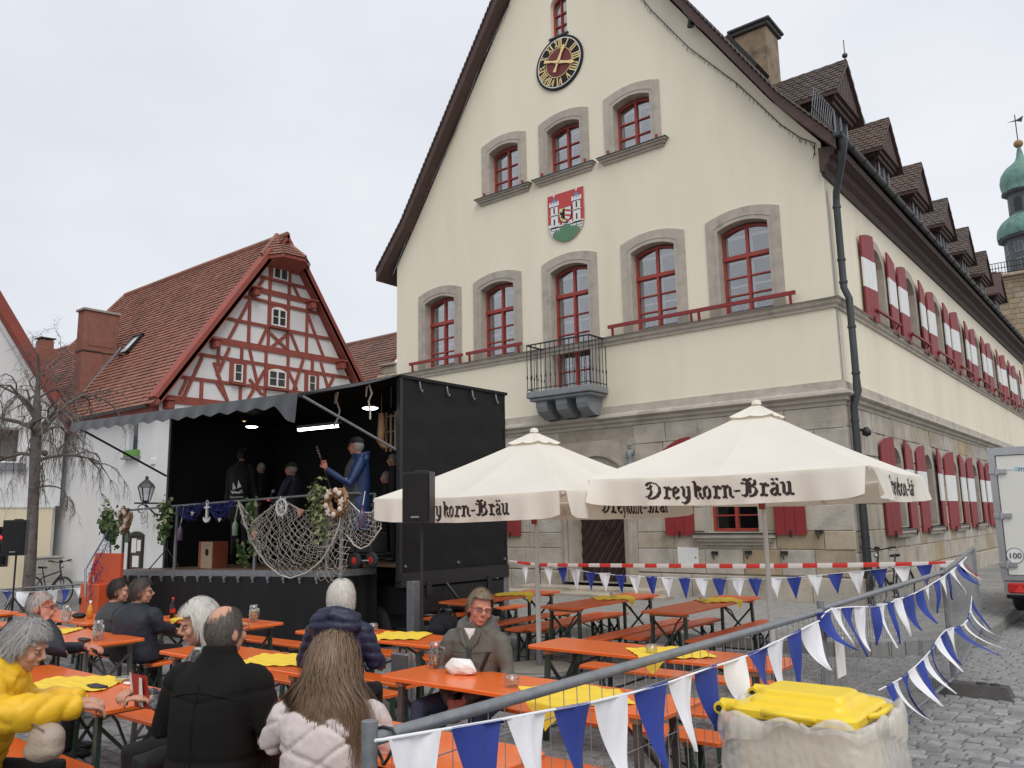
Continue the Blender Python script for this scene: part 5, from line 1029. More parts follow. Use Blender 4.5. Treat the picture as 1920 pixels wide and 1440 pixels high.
# raised flap with scalloped valance, struts
FY, FZ = 7.05, 3.86; FZf = lambda x: 3.82 + (x + 9.46) * -.028; fx0, fx1 = -16.62, -9.46
mb = MB(); mb.grid(lambda u, v: (fx0 + (fx1 - fx0) * u, BY0 + (FY - BY0) * v, BT + .05 + (FZf(fx0 + (fx1 - fx0) * u) - BT - .05) * v - .05 * sin(pi * v) + .015 * sin(u * 40) * v), 40, 6); fp_ = part('awning', mb, 'black_tarp', sg)
part('awning_bar', MB().tube([(fx0, FY, FZf(fx0) - .02), (fx1, FY, FZf(fx1) - .02)], .03, 8), 'black_iron', sg)
def val(u, v):
    sc_ = .10 + .05 * abs(sin(u * pi * 15)); dr_ = .19 if u < .97 else .19 + (u - .97) * 4
    return (fx0 + (fx1 - fx0) * u, FY - .035 - .04 * v + .02 * sin(u * pi * 30) * v, FZf(fx0 + (fx1 - fx0) * u) + .02 - (dr_ if False else (sc_ + .06 + (max(0, u - .93) * 4.0))) * v)
mb = MB(); mb.grid(val, 180, 4); part('valance', mb, 'grey_tarp', sg)
e = P(742, 843, 'y', BY0 - .05); part('strut', MB().tube([(fx1, FY + .05, FZf(fx1) - .03), (e.x, BY0 - .05, e.z)], .022, 8), 'galv', sg); e = P(319, 892, 'y', BY0 - .05); part('strut', MB().tube([(fx0, FY + .05, FZf(fx0) - .05), (BX0, BY0 - .05, e.z)], .022, 8), 'black_iron', sg)
for x, y_, pts in ((0, 0, ((634, 735), (631, 752), (637, 770), (633, 785), (626, 800))), (0, 0, ((692, 722), (697, 738), (691, 752), (694, 770), (694, 786)))):
    part('tie_strap', MB().tube([P(*p, 'y', 8.6) for p in pts], .016, 5).tube([P(pts[0][0] - 4, pts[0][1] + 2, 'y', 8.6), P(pts[0][0] - 6, pts[0][1] + 22, 'y', 8.6)], .014, 5), 'rope', sg)
# railing
rt_ = [(-16.95, P(228, 958, 'y', PY).z)] + [(P(x, y, 'y', PY).x, P(x, y, 'y', PY).z) for x, y in ((326, 949), (447, 939), (590, 928), (634, 924))]
rl = part('railing', MB().tube([(x, PY + .02, z) for x, z in rt_], .021, 8).tube([(rt_[-1][0], PY + .02, rt_[-1][1]), (PX1, BY0 - .02, rt_[-1][1] - .01)], .021, 8), 'galv', sg)
rz_ = lambda x: np.interp(x, [a for a, b in rt_], [b for a, b in rt_])
for px in (230, 328, 477, 612, 638):
    a = P(px, 1000, 'y', PY); x = a.x; part('rail_post', MB().bbox(x - .025, x + .025, PY, PY + .045, fz(x) - .16, rz_(x), .006), 'galv', rl)
part('rail_post', MB().bbox(PX1 - .025, PX1 + .025, BY0 - .06, BY0 - .01, fz(PX1) - .1, rt_[-1][1], .006), 'galv', rl)
part('stair_rail', MB().tube([P(205, 992, 'y', 7.9), P(160, 1068, 'y', 7.0), P(160, 1120, 'y', 7.0)], .02, 6).tube([P(206, 990, 'y', 7.9), P(209, 1130, 'y', 7.9)], .02, 6), 'galv', sg)

# things hanging on or standing on the stage
def lamp(px, py, y, label):
    a = P(px, py, 'y', y); t = thing('pendant_lamp', label, 'lamp', a, 'pendant lamps in the stage'); part('cord', MB().tube([a + V((0, 0, .05)), V((a.x, a.y, BT))], .006, 4), 'black_iron', t); part('lamp_shade', MB().lathe([(.03, .06), (.12, .02), (.14, 0)], a, 14), 'galv', t); part('bulb', MB().lathe([(0, -.03), (.10, -.02), (.13, .0), (0, .005)], a, 12), 'lamp_on', t)
lamp(472, 800, 10.2, 'small lit pendant lamp on the left under the stage roof'); lamp(694, 765, 8.8, 'small lit lamp beside the white strap near the stage front corner')
a = P(560, 806, 'y', 9.4); b = P(637, 798, 'y', 9.4); tl = thing('tube_light', 'long glowing fluorescent tube above the performers', 'tube light', a); part('tube', MB().tube([a, b], .028, 8), 'lamp_on', tl); part('housing', MB().beam(a + V((0, 0, .045)), b + V((0, 0, .045)), .09, .05), 'lead_grey', tl); part('end_cap', MB().tube([a - V((.03, 0, 0)), a], .035, 8), 'black_plastic', tl); part('end_cap', MB().tube([b, b + V((.03, 0, 0))], .035, 8), 'black_plastic', tl)
a = P(458, 783, 'y', 10.4); single('lantern_globe', MB().lathe([(0, -.1), (.07, -.06), (.08, .02), (.05, .07), (.02, .1), (.015, .3)], a, 12), 'lamp_warm', 'dim amber globe lamp hanging left under the stage roof', 'lamp', a)
for (px, py, y, lb) in ((425, 855, 10.9, 'pale stocking hanging from a cord in the dark stage'), (715, 815, 9.3, 'pinkish cloth stocking hanging near the right stage corner')):
    a = P(px, py, 'y', y); single('hanging_stocking', MB().tube([a + V((0, 0, .7)), a + V((0, 0, .35))], .008, 4).tube([a + V((0, 0, .36)), a + V((.01, 0, .1)), a + V((-.02, 0, -.1)), a + V((.07, 0, -.2)), a + V((.15, -.02, -.22))], [.05, .07, .065, .06, .03], 8), 'wreath_wood', lb, 'stocking', a)
for (px, py, y, w_, h_, lb) in ((447, 860, 11.0, .36, .8, 'small wooden rope ladder hanging at the back of the stage'), (733, 805, 9.5, .22, .75, 'wooden slat chime hanging beside the right stage post')):
    a = P(px, py, 'y', y); t = thing('rope_ladder', lb, 'rope ladder', a)
    for s in (-1, 0, 1): part('slat', MB().bbox(a.x + s * w_ / 2 - .015, a.x + s * w_ / 2 + .015, a.y - .015, a.y + .015, a.z - h_ / 2, a.z + h_ / 2 * (.8 if s else .7), .004), 'plywood', t)
    for k in range(3): part('rung', MB().tube([V((a.x - w_ / 2, a.y, a.z - h_ * .4 + k * h_ * .35)), V((a.x + w_ / 2, a.y, a.z - h_ * .4 + k * h_ * .35))], .012, 5), 'plywood', t)
    part('cord', MB().tube([a + V((0, 0, h_ / 2)), V((a.x, a.y, BT))], .006, 4), 'rope', t)
# cajon
a = P(381, 1064, 'z', 1.19); cj = thing('cajon', 'plywood cajon drum box standing on the stage floor', 'drum', (-14.45, 8.75, fz(-14.4)), None); cz_ = fz(-14.4)
part('body', MB().bbox(-14.75, -14.25, 8.72, 9.05, cz_, cz_ + .5, .01), 'cajon_red', cj); part('front_board', MB().prism(rect(-14.63, -14.25, cz_ + .005, cz_ + .495), yplane(8.72), 0, .012, [[(-14.43 + .065 * cos(t), cz_ + .3 + .07 * sin(t)) for t in np.linspace(0, 2 * pi, 17)[:-1]]]), 'plywood', cj); part('sound_hole', MB().prism([(-14.43 + .075 * cos(t), cz_ + .3 + .08 * sin(t)) for t in np.linspace(0, 2 * pi, 17)[:-1]], yplane(8.72), .001, .004), 'black_cloth', cj); part('mark', MB().box(-14.5, -14.36, 8.705, 8.709, cz_ + .43, cz_ + .438), 'dark_wood', cj)
# small hand truck with red wheels
a = P(682, 1050, 'y', 8.6); ht = thing('hand_truck', 'black equipment trolley with two bright red wheels on the stage edge', 'trolley', (a.x, 8.55, 1.3))
for px, y in ((666, 8.42), (697, 8.6)):
    q = P(px, 1051, 'y', y); wv = part('wheel', MB().lathe([(.075, -.03), (.115, -.03), (.125, 0), (.115, .03), (.075, .03)], (q.x, y, fz(q.x) + .13), 18, ax=1), 'rubber', ht); part('rim', MB().lathe([(0, -.035), (.03, -.04), (.08, -.02), (.08, .02), (0, .03)], (q.x, y, fz(q.x) + .13), 16, ax=1), 'cap_red', wv)
q = P(680, 1045, 'y', 8.75); part('deck', MB().bbox(q.x - .3, q.x + .35, 8.6, 9.1, 1.5, 1.53, .01).bbox(q.x - .25, q.x + .3, 8.65, 9.0, 1.53, 1.85, .02), 'black_plastic', ht); part('axle', MB().tube([(P(666, 1051, 'y', 8.42).x, 8.42, 1.43), (P(697, 1051, 'y', 8.6).x, 8.6, 1.43)], .014, 6), 'galv', ht)
# dark boxes of equipment
a = P(350, 1035, 'y', 9.8); am = thing('amplifier', 'black amplifier at the left inside the stage', 'amplifier', (a.x, 10, 1.2)); part('case', MB().bbox(a.x - .35, a.x + .3, 9.7, 10.1, fz(a.x), fz(a.x) + .5, .02), 'black_plastic', am); part('grille', MB().box(a.x - .3, a.x + .25, 9.69, 9.70, fz(a.x) + .05, fz(a.x) + .4), 'black_cloth', am)
a = P(303, 1058, 'y', 8.35); ms = thing('microphone_stand', 'black tripod stand at the left end of the stage', 'stand', (a.x, 8.45, fz(a.x)))
c0 = V((a.x, 8.45, fz(a.x))); part('pole', MB().tube([c0 + V((0, 0, .2)), c0 + V((0, 0, .55))], .014, 6), 'black_iron', ms)
for t in (2.4, 4.4, 0.2): part('leg', MB().tube([c0 + V((0, 0, .4)), c0 + V((.42 * cos(t), .3 * sin(t), .01))], .013, 6), 'black_iron', ms)

# nets
def net(S, n1, n2, r, jit=.012, rs=3):
    mb = MB(); pts = {}
    R = random.Random(n1 * 31 + n2)
    for i in range(n1 + 1):
        for j in range(n2 + 1): pts[i, j] = V(S(i / n1, j / n2)) + V((R.gauss(0, jit), R.gauss(0, jit), R.gauss(0, jit)))
    for i in range(n1):
        for j in range(n2):
            if (i + j) % 2 == 0: mb.tube([pts[i, j], (pts[i, j] + pts[i + 1, j + 1]) / 2 + V((0, 0, -.004)), pts[i + 1, j + 1]], r, rs, cap=False)
            else: mb.tube([pts[i + 1, j], (pts[i + 1, j] + pts[i, j + 1]) / 2 + V((0, 0, -.004)), pts[i, j + 1]], r, rs, cap=False)
    return mb
def poly_fn(pts, y):
    q = [P(*p, 'y', y) for p in pts]; d = [0]
    for a, b in zip(q, q[1:]): d.append(d[-1] + (b - a).length)
    def f(u):
        s = u * d[-1]
        for i in range(len(d) - 1):
            if s <= d[i + 1] + 1e-9: return q[i] + (q[i + 1] - q[i]) * ((s - d[i]) / (d[i + 1] - d[i]))
        return q[-1]
    return f
def sheet(top, bot, y, bulge=.12, wav=.02):
    T = poly_fn(top, y); Bt = poly_fn(bot, y)
    return lambda u, v: T(u) * (1 - v) + Bt(u) * v + V((0, -bulge * sin(pi * min(1, v * .95)) * sin(pi * min(.98, max(.02, u))) + wav * sin(u * 40 + v * 9), 0))
fn = thing('fishing_net', 'large white fishing net draped in swags over the stage railing', 'fishing net', (-11.5, PY, 1.5))
S1 = sheet([(447, 940), (460, 958), (476, 977), (500, 958), (528, 936), (545, 947), (565, 957), (590, 960), (612, 956), (622, 950)], [(449, 948), (462, 990), (476, 1025), (492, 1050), (512, 1070), (532, 1080), (552, 1083), (585, 1070), (612, 1045), (632, 1015)], PY - .06)
part('netting', net(S1, 42, 18, .0036, .014), 'rope', fn, kind='stuff')
S2 = sheet([(476, 977), (528, 938), (560, 955), (600, 960), (622, 965)], [(476, 1030), (505, 1062), (560, 1060), (600, 1048), (640, 1000)], PY - .10, .16)
part('netting', net(S2, 26, 13, .0036, .016), 'rope', fn, kind='stuff')
S3 = sheet([(620, 960), (632, 962), (640, 962), (650, 958)], [(590, 1080), (612, 1092), (636, 1086), (655, 1062)], PY - .05, .05)
part('netting', net(S3, 10, 18, .0036, .014), 'rope', fn, kind='stuff')
S4 = sheet([(652, 938), (664, 955), (680, 963), (695, 962), (708, 950), (719, 936)], [(648, 1000), (660, 1018), (676, 1028), (690, 1022), (705, 1008), (716, 985)], PY + .1, .08)
part('netting', net(S4, 18, 13, .0036, .014), 'rope', fn, kind='stuff')
for pts, y in (([(447, 940), (462, 990), (478, 1027), (500, 1058), (525, 1078), (545, 1084), (575, 1074), (602, 1052), (622, 1020), (636, 985), (640, 960)], PY - .1), ([(447, 940), (476, 977), (528, 936), (565, 957), (605, 958), (622, 950)], PY - .08), ([(650, 1003), (664, 1022), (677, 1029), (692, 1022), (715, 990)], PY + .05), ([(652, 938), (675, 961), (697, 961), (719, 936)], PY + .05)): part('edge_rope', MB().tube([P(*p, 'y', y) for p in pts], .011, 6), 'rope', fn)
bn = thing('blue_net', 'dark blue fishing net hung in two swags on the left railing', 'fishing net', (-14, PY, 2))
for top, bot in (([(335, 950), (352, 948), (368, 946), (385, 945)], [(340, 966), (352, 976), (366, 975), (384, 950)]), ([(392, 946), (408, 944), (424, 942), (440, 941)], [(395, 954), (406, 976), (424, 975), (438, 946)])):
    part('netting', net(sheet(top, bot, PY - .06, .06, .03), 18, 14, .0055, .015), 'net_blue', bn, kind='stuff')
bs = thing('blue_net', 'blue net hung over the slanted stair rail left of the stage', 'fishing net', (-16, 7.6, .8)); part('netting', net(lambda u, v: P(205 - 38 * u, 993 + 75 * u + (125 - 60 * u) * v, 'y', 7.8 - .7 * u) + V((0, .04 * sin(v * 20), 0)), 16, 18, .004, .012), 'net_blue', bs, kind='stuff')
# ivy
def ivy(pts, y, n_, spread, label, seed, mt='ivy', sz=.05):
    R = random.Random(seed); f = poly_fn(pts, y); c0 = f(.5); t = thing('ivy_garland', label, 'ivy', c0, 'ivy on the stage railing'); mb = MB(); lf = MB()
    mb.tube([f(u) for u in np.linspace(0, 1, 12)], .01, 5); part('stem', mb, 'twig', t)
    for k in range(n_):
        q = f(R.random()) + V((R.gauss(0, spread), -abs(R.gauss(0, spread * .7)) - .03, R.gauss(0, spread))); s = sz * R.uniform(.7, 1.3); a = V((R.gauss(0, 1), R.gauss(0, .5) - .8, R.gauss(0, .6))).normalized(); u_ = a.orthogonal().normalized(); u_.rotate(Matrix.Rotation(R.uniform(0, 6.3), 3, a)); w2 = a.cross(u_)
        lf.add([q - u_ * s, q - u_ * s * .2 + w2 * s * .75 + a * .012, q + u_ * s * 1.1, q - u_ * s * .2 - w2 * s * .75 + a * .012], [(0, 1, 2), (0, 2, 3)], 1 if R.random() < (.55 if mt == 'ivy_pale' else .12) else 0)
    part('leaves', lf, ['ivy', 'ivy_pale'], t, kind='stuff'); return t
ivy([(606, 915), (600, 940), (605, 965), (612, 1000)], PY - .08, 330, .10, 'thick variegated ivy left of the shell wreath', 1, 'ivy_pale', .034)
ivy([(480, 940), (476, 965), (483, 1000), (478, 1030)], PY, 130, .06, 'thin trailing ivy on the railing post beside the net', 2, sz=.04)
ivy([(322, 950), (316, 968), (318, 990), (312, 1005)], PY - .05, 210, .09, 'bushy ivy at the left stage post', 3, sz=.05)
ivy([(212, 958), (208, 985), (222, 1005)], PY - .2, 260, .11, 'ivy around the wreath at the far left stage corner', 4, sz=.06)
ivy([(455, 1020), (460, 1040), (468, 1062)], 8.9, 60, .07, 'potted ivy standing on the stage floor by the railing', 5, sz=.045)
# wreaths
def wreath(px, py, y, R_, label, seed):
    Rn = random.Random(seed); c = P(px, py, 'y', y); t = thing('shell_wreath', label, 'wreath', c); mb = MB()
    for k in range(70):
        a = Rn.uniform(0, 2 * pi); r = R_ * Rn.uniform(.68, 1.05); p = c + V((r * cos(a), Rn.uniform(-.05, .02), r * sin(a))); d = V((-sin(a + Rn.gauss(0, .5)), Rn.gauss(0, .2), cos(a + Rn.gauss(0, .5)))) * R_ * Rn.uniform(.2, .4); mb.tube([p - d, p + d * .2, p + d], [.018, .026, .016], 5)
    part('twigs', mb, 'wreath_wood', t)
    for k in range(9):
        a = k * 2 * pi / 9 + Rn.uniform(-.2, .2); p = c + V((R_ * .85 * cos(a), -.08, R_ * .85 * sin(a)))
        if k % 3 == 0:
            st_ = [(p.x + (.075 if i % 2 == 0 else .028) * cos(pi * i / 5 + a), p.z + (.075 if i % 2 == 0 else .028) * sin(pi * i / 5 + a)) for i in range(10)]; part('starfish', MB().prism(st_, yplane(p.y), -.01, .02), 'shell', t)
        else: part('seashell', MB().ell(p, (.05, .03, .045), 10, 6), 'shell', t)
wreath(633, 942, PY - .12, .215, 'driftwood wreath with starfish and shells on the railing corner', 3); wreath(235, 975, PY - .15, .21, 'worn wreath with shells at the far left railing corner', 4)
# ship wheels, anchor, bottles, shells
def ship_wheel(px, py, y, r, label, mt='shutter_white'):
    c = P(px, py, 'y', y); t = thing('ship_wheel', label, 'ship wheel', c, 'ship wheels on the railing'); tor = MB().tube([c + V((r * cos(a), 0, r * sin(a))) for a in np.linspace(0, 2 * pi, 21)], r * .17, 6, cap=False); part('rim', tor, mt, t)
    for k in range(8): a = k * pi / 4 + .2; part('spoke', MB().tube([c + V((r * .15 * cos(a), 0, r * .15 * sin(a))), c + V((r * 1.38 * cos(a), 0, r * 1.38 * sin(a)))], [r * .06, r * .085], 5), mt, t)
    part('hub', MB().lathe([(0, -.02), (r * .25, -.02), (r * .25, .02), (0, .02)], c, 10, ax=1), mt, t); part('cord', MB().tube([c + V((0, 0, r)), V((c.x, PY, rz_(c.x)))], .005, 4), 'rope', t)
ship_wheel(528, 951, PY - .14, .13, 'white ship wheel hanging before the net in the middle of the railing'); ship_wheel(270, 969, PY - .06, .12, 'small white ship wheel over the tiny plaque at the left')
c = P(272, 985, 'y', PY - .06); single('plaque', MB().bbox(c.x - .1, c.x + .1, c.y - .01, c.y + .01, c.z - .05, c.z + .05, .004), 'sign_white', 'tiny white plaque hanging under the left ship wheel', 'plaque', c)
c = P(388, 962, 'y', PY - .1); an = thing('anchor', 'small white wooden anchor between the blue net swags', 'anchor', c)
mb = MB().beam(c + V((0, 0, -.14)), c + V((0, 0, .16)), .035, .035).beam(c + V((-.08, 0, .1)), c + V((.08, 0, .1)), .03, .03).tube([c + V((.11 * sin(a), 0, -.06 - .11 * cos(a) + .02)) for a in np.linspace(-1.3, 1.3, 9)], [.008, .02, .022, .024, .026, .024, .022, .02, .008], 6); part('shank', mb, 'shutter_white', an); part('ring', MB().tube([c + V((.035 * cos(a), 0, .19 + .035 * sin(a))) for a in np.linspace(0, 2 * pi, 11)], .008, 5, cap=False), 'shutter_white', an)
for px, py, mt, lb in ((441, 988, 'bottle_green', 'pale green bottle hanging by a cord left of the white net'), (338, 998, 'bottle_violet', 'dark bottle hanging at the left stage post'), (679, 970, 'bottle_violet', 'violet bottle hanging in front of the guitar player'), (239, 1003, 'bottle_green', 'pale bottle hanging under the far left wreath')):
    c = P(px, py, 'y', PY - .08); t = thing('hanging_bottle', lb, 'bottle', c, 'bottles hung on the stage railing'); part('glass', MB().lathe([(0, -.15), (.045, -.15), (.05, -.13), (.05, .03), (.045, .06), (.018, .1), (.016, .17), (.02, .175), (0, .18)], c, 12), mt, t); part('cord', MB().tube([c + V((0, 0, .12)), V((c.x, PY - .03, rz_(c.x)))], .008, 5), 'rope', t)
for px, py, mt, lb in ((478, 1003, 'shell_pink', 'large pinkish seashell on the railing post in the net'), (563, 962, 'shell_pink', 'red brown shell caught in the middle of the net'), (361, 963, 'shell', 'small shell in the left blue swag'), (412, 975, 'shell', 'shell pendant below the right blue swag')):
    c = P(px, py, 'y', PY - .14); s = .085 if mt == 'shell_pink' else .045
    mb = MB(); mb.grid(lambda u, v: (c.x + s * (.3 + .7 * sin(pi * v * .5 + .0)) * cos(pi * u) * (.2 + v), c.y - s * .5 * sin(pi * u) * (1 - .6 * v) + .006 * sin(u * 50), c.z - s * .7 + 1.5 * s * v * (.75 + .25 * sin(pi * u))), 24, 6); single('seashell', mb, mt, lb, 'seashell', c, 'shells on the railing')

# loudspeakers on stands
def speaker(c, h, w_, d_, rz, label, floor, pole_r=.018):
    t = thing('loudspeaker', label, 'loudspeaker', (0, 0, 0), 'loudspeakers on stands')
    mb = MB().prism([(-w_ / 2, -d_ / 2), (w_ / 2, -d_ / 2), (w_ / 2 - .02, d_ * .1), (w_ * .28, d_ / 2), (-w_ * .28, d_ / 2), (-w_ / 2 + .02, d_ * .1)], lambda x, y, n: (x, y, n), -h / 2, h / 2); part('cabinet', mb, 'black_plastic', t)
    mb = MB(); mb.grid(lambda u, v: (-w_ / 2 + .015 + (w_ - .03) * u, -d_ / 2 - .012 - .012 * sin(pi * u), -h / 2 + .03 + (h - .06) * v), 10, 2); part('grille', mb, 'black_cloth', t); part('badge', MB().box(-.05, .05, -d_ / 2 - .03, -d_ / 2 - .024, -h / 2 + .06, -h / 2 + .08), 'lead_grey', t)
    part('top_handle', MB().bbox(-.07, .07, -.05, .05, h / 2, h / 2 + .02, .008), 'black_plastic', t)
    part('stand_pole', MB().tube([(0, 0, -h / 2), (0, 0, floor - c[2] + .1)], pole_r, 8).tube([(0, 0, (floor - c[2]) * .6), (0, 0, floor - c[2] + .1)], pole_r * 1.4, 8), 'black_iron', t)
    for k in range(3): a = k * 2 * pi / 3 + .5; part('stand_leg', MB().tube([(0, 0, floor - c[2] + .75), (.55 * cos(a), .55 * sin(a), floor - c[2] + .01)], .014, 6), 'black_iron', t)
    t.location = c; t.rotation_euler = (0, 0, rz); return t
speaker(D(791, 933, 9.4), .58, .34, .32, radians(20), 'black loudspeaker on a stand before the left parasol', 0); speaker(D(33, 1008, 15.5), .66, .40, .36, radians(50), 'black loudspeaker on a stand before the bare tree', 0)
# ------------------------------------------------------------------ parasols
# blackletter drawn with a broad pen: each stroke is the pen edge swept along a line
GL = {
 'D': (.90, [[(.04, .80), (.16, .96), (.34, 1.0), (.58, .92), (.76, .70), (.78, .42), (.66, .16), (.44, .02), (.22, .02), (.06, .14)], [(.34, .84), (.28, .66), (.36, .46), (.30, .24), (.18, .12)], [(.10, .60), (.26, .66)]]),
 'r': (.46, [[(.10, .62), (.17, .70), (.22, .60), (.22, .10), (.30, .0), (.36, .06)], [(.22, .52), (.34, .70), (.44, .60), (.40, .54)], [(.22, .12), (.12, .02)]]),
 'e': (.46, [[(.12, .56), (.12, .12), (.24, -.01), (.40, .10)], [(.12, .56), (.26, .70), (.38, .58), (.34, .44), (.14, .30)]]),
 'y': (.52, [[(.06, .62), (.14, .70), (.18, .58), (.18, .14), (.28, .02), (.40, .10)], [(.40, .68), (.42, .56), (.42, .06), (.36, -.16), (.22, -.30), (.12, -.22)], [(.34, .62), (.42, .70)]]),
 'k': (.50, [[(.10, .94), (.18, 1.0), (.20, .90), (.20, .10), (.28, .0)], [(.20, .58), (.34, .72), (.44, .64), (.36, .50), (.22, .44)], [(.26, .44), (.40, .32), (.40, .10), (.48, .0), (.52, .06)]]),
 'o': (.50, [[(.12, .56), (.12, .12), (.26, -.01), (.40, .14), (.40, .54), (.28, .70), (.12, .56)]]),
 'n': (.56, [[(.06, .62), (.14, .70), (.18, .60), (.18, .08), (.24, .0)], [(.18, .54), (.32, .70), (.42, .58), (.42, .10), (.50, .0), (.54, .06)], [(.18, .08), (.10, .02)]]),
 'u': (.54, [[(.06, .62), (.14, .70), (.18, .60), (.18, .10), (.28, .0), (.40, .12)], [(.34, .64), (.42, .70), (.42, .10), (.50, .0), (.54, .06)]]),
 'a': (.50, [[(.14, .60), (.26, .70), (.38, .60), (.38, .10), (.46, .0), (.50, .06)], [(.38, .40), (.20, .36), (.10, .22), (.14, .06), (.24, .0), (.38, .14)]]),
 'B': (.80, [[(.10, .92), (.22, 1.02), (.30, .92), (.30, .14), (.20, .02), (.06, .10)], [(.30, .90), (.48, 1.02), (.66, .90), (.66, .70), (.50, .56), (.34, .54)], [(.44, .56), (.66, .50), (.74, .32), (.66, .10), (.46, .0), (.28, .10), (.14, .06)], [(.42, .84), (.44, .20)], [(.02, .74), (.10, .80), (.20, .74)]]),
 '-': (.40, [[(.06, .34), (.32, .37)]])}
def blackletter(txt):
    segs = []; x = 0
    for ch in txt:
        um = ch == 'ä'; ch = 'a' if um else ch; wd, st = GL[ch]
        for s in st:
            for a, b in zip(s, s[1:]): segs.append(((a[0] + x, a[1]), (b[0] + x, b[1])))
        if um:
            for q in (.16, .36): segs.append(((x + q, .84), (x + q + .03, .92)))
        x += wd
    return segs, x
NIB = (.074, .052)
def nib_quads(segs):
    out_ = []
    for (ax_, ay), (bx, by) in segs:
        n_ = max(1, int(sqrt((bx - ax_) ** 2 + (by - ay) ** 2) / .12))
        for k in range(n_):
            p = [(ax_ + (bx - ax_) * t, ay + (by - ay) * t) for t in (k / n_, (k + 1) / n_)]
            out_.append([(p[0][0] - NIB[0], p[0][1] + NIB[1]), (p[0][0] + NIB[0], p[0][1] - NIB[1]), (p[1][0] + NIB[0], p[1][1] - NIB[1]), (p[1][0] - NIB[0], p[1][1] + NIB[1])])
            q = p[1]; out_.append([(q[0] - NIB[0] * .9, q[1] + NIB[1] * .6), (q[0] - NIB[0] * .2, q[1] - NIB[1] * 1.1), (q[0] + NIB[0] * .9, q[1] - NIB[1] * .6), (q[0] + NIB[0] * .2, q[1] + NIB[1] * 1.1)])
    return out_
SEG, TW = blackletter('Dreykorn-Bräu'); NQ = nib_quads(SEG)
def parasol(cx, cy, half, ze, za, tilt, label, rz=0., wind=0., seed=1):
    R = random.Random(seed); t = thing('parasol', label, 'parasol', (cx, cy, 0), 'cream beer garden parasols')
    co = [V((cx + sx * half, cy + sy * half, ze)) for sx, sy in ((-1, -1), (1, -1), (1, 1), (-1, 1))]; ap = V((cx + tilt[0], cy + tilt[1], za))
    cr = Matrix.Rotation(rz, 3, 'Z')
    co = [V((cx, cy, 0)) + cr @ (c - V((cx, cy, 0))) for c in co]
    mid = [(co[i] + co[(i + 1) % 4]) / 2 + V((0, 0, -.03)) for i in range(4)]
    rim = [q for i in range(4) for q in (co[i], mid[i])]
    mb = MB()
    for i in range(8):
        a, b = rim[i], rim[(i + 1) % 8]
        def S(u, v, a=a, b=b, i=i):
            e = a + (b - a) * u; p = e * (1 - v) + ap * v; return p + V((0, 0, -.075 * sin(pi * u) * sin(pi * min(1, .15 + v)) * (1 - v) - .035 * sin(pi * v) + .006 * sin(u * 19 + i * 2) * (1 - v) * sin(pi * u)))
        mb.grid(S, 10, 14)
    cn = part('canopy', mb, 'canvas', t)
    mb = MB()
    for i in range(8):
        a = ap + (rim[i] - ap) * .0 + V((0, 0, .055)); b0 = ap + (rim[i] - ap) * .17 + V((0, 0, .035)); b1 = ap + (rim[(i + 1) % 8] - ap) * .17 + V((0, 0, .035))
        mb.grid(lambda u, v, b0=b0, b1=b1, a=a: (b0 + (b1 - b0) * u) * (1 - v) + a * v + V((0, 0, -.02 * sin(pi * u) * (1 - v))), 6, 4)
    part('vent_cap', mb, 'canvas', t); part('finial', MB().lathe([(.06, .0), (.05, .05), (0, .065)], ap + V((0, 0, .04)), 12), 'canvas', t)
    for i in range(8): part('rib', MB().beam(ap + V((0, 0, -.10)), rim[i] + V((0, 0, -.03)), .025, .02), 'pole_white', t)
    hubz = ze - .12
    for i in range(8): part('stretcher', MB().beam(V((cx + tilt[0] * .3, cy + tilt[1] * .3, hubz)), ap * .45 + rim[i] * .55 + V((0, 0, -.09)), .018, .022), 'pole_white', t)
    vh = .30
    for i in range(4):
        a, b = co[i], co[(i + 1) % 4]; m_ = mid[i]; d = (b - a).normalized(); nrm = V((d.y, -d.x, 0)); L_ = (b - a).length
        def VS(u, v, a=a, b=b, m_=m_, nrm=nrm, i=i):
            top = a + (m_ - a) * (u * 2) if u < .5 else m_ + (b - m_) * (u * 2 - 1)
            fl = wind * (abs(u - .5) * 2) ** 4
            end = (abs(u - .5) * 2) ** 14
            return top + V((0, 0, -(vh - .06 * end) * v)) + nrm * (.015 + (.03 * sin(u * 6 * pi + i * 2 + seed) + .02 * sin(u * 17 * pi + i)) * v + fl * v * (1 if i in (0, 1) else -.3))
        mb = MB(); mb.grid(lambda u, v: VS(.012 + .976 * u, v), 60, 5); vl = part('valance', mb, 'canvas', t)
        xs = .222; ys = .175; Wd = TW * xs; mb = MB(); off = .0
        for q in NQ:
            vs = []
            for x, y in q:
                s = .5 + (x * xs - Wd / 2) / L_; v = .76 - y * ys / vh; vs.append(VS(min(.985, max(.015, s)), min(.99, max(.02, v))) + nrm * .004)
            mb.add(vs, [(0, 1, 2, 3)])
        part('lettering', mb, 'print_black', vl)
    part('pole', MB().tube([(cx, cy, .1), (cx, cy, 1.3)], .034, 12).tube([(cx, cy, 1.25), (cx + tilt[0] * .5, cy + tilt[1] * .5, za - .1)], .028, 12).tube([(cx, cy, hubz - .1), (cx, cy, hubz + .02)], .05, 12), 'pole_white', t)
    bs_ = part('base', MB().lathe([(0, .02), (.46, .02), (.50, .04), (.50, .10), (.44, .13), (.06, .14)], (cx, cy, 0), 28), 'concrete', t); part('base_ring', MB().tube([(cx + .5 * cos(a), cy + .5 * sin(a), .085) for a in np.linspace(0, 2 * pi, 33)], .035, 8, cap=False), 'galv', bs_); part('sleeve', MB().cyl((cx, cy, .13), (cx, cy, .4), .045, 12), 'galv', t)
